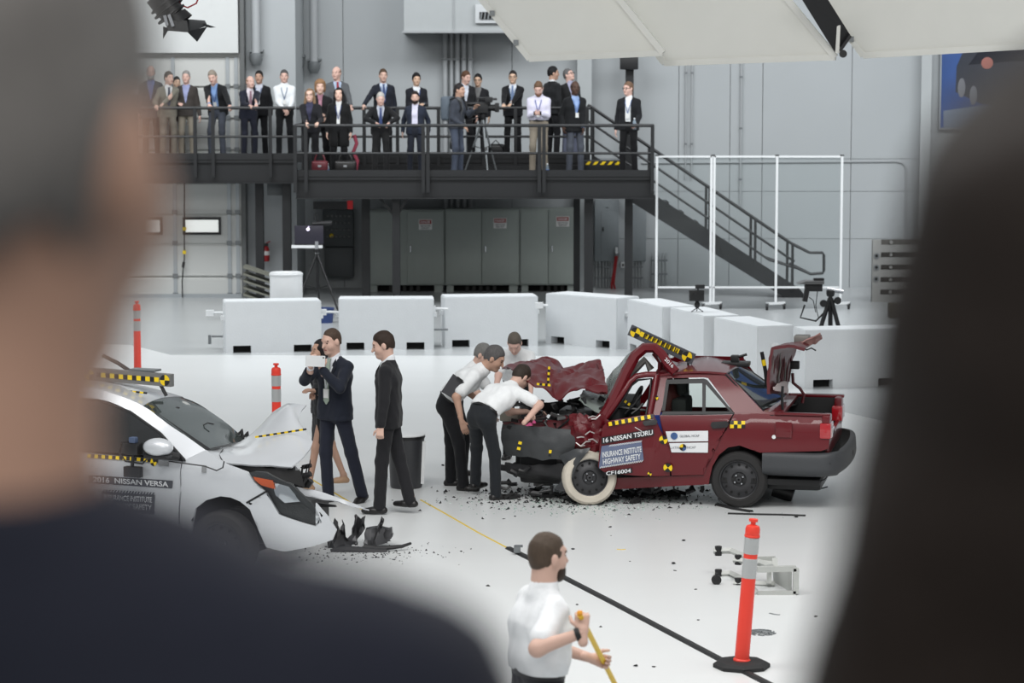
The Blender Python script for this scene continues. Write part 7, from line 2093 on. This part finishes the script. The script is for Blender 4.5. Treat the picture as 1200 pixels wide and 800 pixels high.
# ------------------------------------------------------------------ on the floor of the hall
FV = dict(vox=.0115, hvox=.0075, fvox=.0055)
place('woman with dark hair and bare legs half hidden behind the man in blue', 376, 398, 26.0, 0, -70, top='jacket', cj=(34, 35, 42), cs=(60, 60, 70), hair=(36, 30, 30), hs='long', hvol=.008, skin='tan', bottom='skirt', cb=(32, 33, 40), shoe=(186, 150, 120), footLpx=(362, 577), footRpx=(408, 580), pxR=(368, 459, 25.7), pxL=(370, 458, 25.6), bare=True, bust=True, hem=-.05, **FV)
r28, w28 = place('man in a navy blue suit photographing the silver car with a phone', 389, 385, 25.25, 0, -38, cj=(38, 44, 64), cs=(222, 226, 234), ct=(150, 168, 150), hair=(88, 70, 58), hline=.012, hvol=.004, skin='fair', cb=(40, 46, 66), footLpx=(426, 588), footRpx=(386, 588), pxL=(377.5, 433, 24.95), pxR=(364, 430.5, 24.98), hpitch=8, hyaw=-8, hdirL=(-.1, -.25, 1), hdirR=(.15, -.25, 1), palmL=(-.6, .6, 0), palmR=(.6, .6, 0), curlL=.6, curlR=.6, elbowL=(.6, -.2, -1), elbowR=(-.8, -.2, -1), lanyard=(190, 195, 200), lanlen=.3, tielen=.42, heelL=22, **FV)
phone('white phone held up in both hands by the man in navy blue', A(369.5, 423, 24.86), (-1, -.6, .1), (.05, 0, 1), 1.45, M_white)
place('man in a black suit walking left beside the silver car', 449.5, 388, 24.75, 0, -98, cj=(40, 40, 45), cs=(224, 226, 230), hair=(58, 42, 34), skin='fair', cb=(40, 41, 46), footLpx=(446, 603), footRpx=(484, 602), pxL=(446, 503, 24.4), hpitch=14, hyaw=8, hem=.02, toeL=(.05, -1, 0), toeR=(-.25, -1, 0), curlL=.9, **FV)
r30, w30 = place('inspector in white polo bending over with a black clipboard under his arm', 579, 404, 26.0, 0, 82, top='polo', cs=(230, 232, 234), hair=(104, 102, 102), hs='short', skin='tan', lean=52, hpitch=28, neck=10, cb=(32, 34, 40), footLpx=(527, 569), footRpx=(542, 575), pxR=(541, 493, 25.7), hdirR=(.0, -.35, -1), pxL=(562, 470, 26.3), bare=True, fat=1.08, **FV)
place('grey haired inspector hidden behind the man with the clipboard', 566, 402, 26.9, 0, 70, top='polo', cs=(226, 228, 230), hair=(140, 138, 136), skin='fair', lean=40, hpitch=22, cb=(32, 34, 40), handL=(.2, -.5, .8), handR=(-.2, -.5, .8), bare=True, **FV)
place('inspector in white polo leaning into the engine bay of the red car', 611, 426, 25.35, 0, 132, top='polo', cs=(234, 236, 238), hair=(62, 50, 42), skin='fair', lean=64, hpitch=40, cb=(44, 49, 56), footLpx=(556, 579), footRpx=(580, 586), pxR=(617, 492, 25.15), pxL=(624, 482, 25.7), hdirR=(.2, -.9, .5), palmR=(0, -.2, -1), bare=True, fat=1.12, toeR=(-.1, -1, 0), toeL=(.1, -1, 0), elbowR=(-.8, .1, -.7), curlR=.8, **FV)
place('grey haired inspector facing the viewer behind the crushed red bonnet', 603, 388, 28.2, 0, -6, top='polo', cs=(228, 230, 232), hair=(116, 108, 98), skin='pink', lean=38, hpitch=42, neck=8, cb=(32, 34, 40), handL=(.22, -.55, .85), handR=(-.22, -.55, .85), bare=True, fat=1.15, **FV)
# clipboard
cm = w30['mat']
t = thing('clipboard', 'black clipboard tucked under the arm of the bending inspector', 'clipboard', A(526, 447, 25.75))
cc = [A(533, 438, 25.72), A(545, 447, 25.72), A(538, 468, 25.72), A(516, 458, 25.72)]
cc = [A(531, 438, 25.72), A(547, 450, 25.72), A(536, 470, 25.72), A(517, 459, 25.72)]
part('board', MB().prism(cc, (0, .025, 0)), mat('charcoal_board', (58, 58, 62), .5), t)
part('clip', MB().bar(cc[0].lerp(cc[1], .3) + Vector((0, -.01, 0)), cc[0].lerp(cc[1], .7) + Vector((0, -.01, 0)), .03, .02), M_blackp, t)

# man with the broom in front
r34, w34 = place('bearded man in white polo sweeping with a yellow broom in the foreground', 642, 624.5, 13.55, 0, 114, top='polo', cs=(232, 234, 237), hair=(96, 80, 66), hvol=.005, hline=-.01, skin='fair', beard=(62, 44, 34), hyaw=8, cb=(36, 38, 46), pxR=(683, 741, 13.2), pxL=(693, 771, 13.75), hdirR=(.25, -.1, .9), palmR=(.9, -.3, -.1), hdirL=(.2, -1, -.35), palmL=(-1, -.2, .1), curlR=1.15, curlL=1.15, elbowR=(-.25, 1, -.7), bare=True, fat=1.28, belly=.95, vox=.009, hvox=.006, fvox=.0045, lean=4, wrinkle=.004, headw=1.06)
t = thing('broom', 'yellow handled floor broom held by the sweeping man', 'broom', A(705, 790, 13.5))
a1_, a2_ = wpos(w34, -1), wpos(w34, 1)
h0_ = a1_ + (a1_ - a2_).normalized() * .07; h1_ = a2_
d_ = (h1_ - h0_); foot_ = h0_ + d_ * ((h0_.z - .1) / -d_.z)
part('handle', MB().tube([h0_, foot_], .0145, 12), mat('yellow_handle', (238, 196, 30), .4, var=.04), t)
part('tip', MB().lathe([(.012, 0), (.017, .01), (.012, .022)], h0_, 12), mat('amber_cap', (240, 160, 40), .4), t)
part('head', MB().bbox(foot_.x - .3, foot_.x + .3, foot_.y - .04, foot_.y + .04, .07, .12, .01), mat('broom_wood', (150, 110, 70), .6), t)
part('bristles', MB().box(foot_.x - .3, foot_.x + .3, foot_.y - .045, foot_.y + .045, 0, .07), M_rubber, t)
wm = w34['mat']
a_, b_ = wm @ Vector(w34['elb'][-1] + (w34['wr'][-1] - w34['elb'][-1]) * .84), wm @ Vector(w34['elb'][-1] + (w34['wr'][-1] - w34['elb'][-1]) * .95)
t = thing('wrist_band', 'black activity band on the wrist of the sweeping man', 'wristband', a_)
part('band', MB().tube([a_, b_], .036, 14), M_blackp, t)
part('buckle', MB().tube([a_.lerp(b_, .3), a_.lerp(b_, .7)], .0375, 14), M_rubber, t)

# waste bin behind the man in the black suit
p = G(476, 571)
t = thing('waste_bin', 'black waste bin with pale rim behind the man in the black suit', 'bin', p)
hz_ = A(478, 509, p.y).z
part('bin_body', MB().lathe([(.155, 0), (.165, .02), (.19, hz_ - .03), (.18, hz_ - .03), (.15, .03)], p, 24), mat('charcoal_bin', (52, 53, 56), .4), t, 50)
part('rim', MB().lathe([(.19, hz_ - .04), (.2, hz_ - .02), (.195, hz_), (.18, hz_)], p, 24), M_blackp, t, 50)
part('liner', MB().lathe([(.198, hz_ - .005), (.2, hz_ + .005), (.19, hz_ + .006)], p, 24), M_white, t, 50)
part('pale_strip', MB().bar((p.x + .17, p.y - .07, .05), (p.x + .19, p.y - .07, hz_ - .06), .035, .02), M_white, t)

# ------------------------------------------------------------------ out of focus onlookers close to the lens
PLZ = CAM_Z - 1.62
struct('floor_viewing_platform', MB().box(-6, 6, -3, 1.6, PLZ - .15, PLZ), M_deck)
person('blurred grey haired man in a navy suit close to the viewer at left', (-.242, 1.10, PLZ), 1.732, 178, cj=(34, 40, 60), cs=(200, 205, 215), hair=(150, 146, 142), skin='tan', vox=.011, hvox=.007, fvox=.008, hyaw=-16, fat=1.12, shdrop=.004, shw=.186)
person('blurred dark haired figure in dark clothes close to the viewer at right', (.268, 1.08, PLZ), 1.645, 176, top='jacket', cj=(34, 29, 26), cs=(40, 36, 34), hair=(48, 38, 32), hs='flowing', hvol=.02, skin='fair', vox=.011, hvox=.008, fvox=.008, fat=1.0)
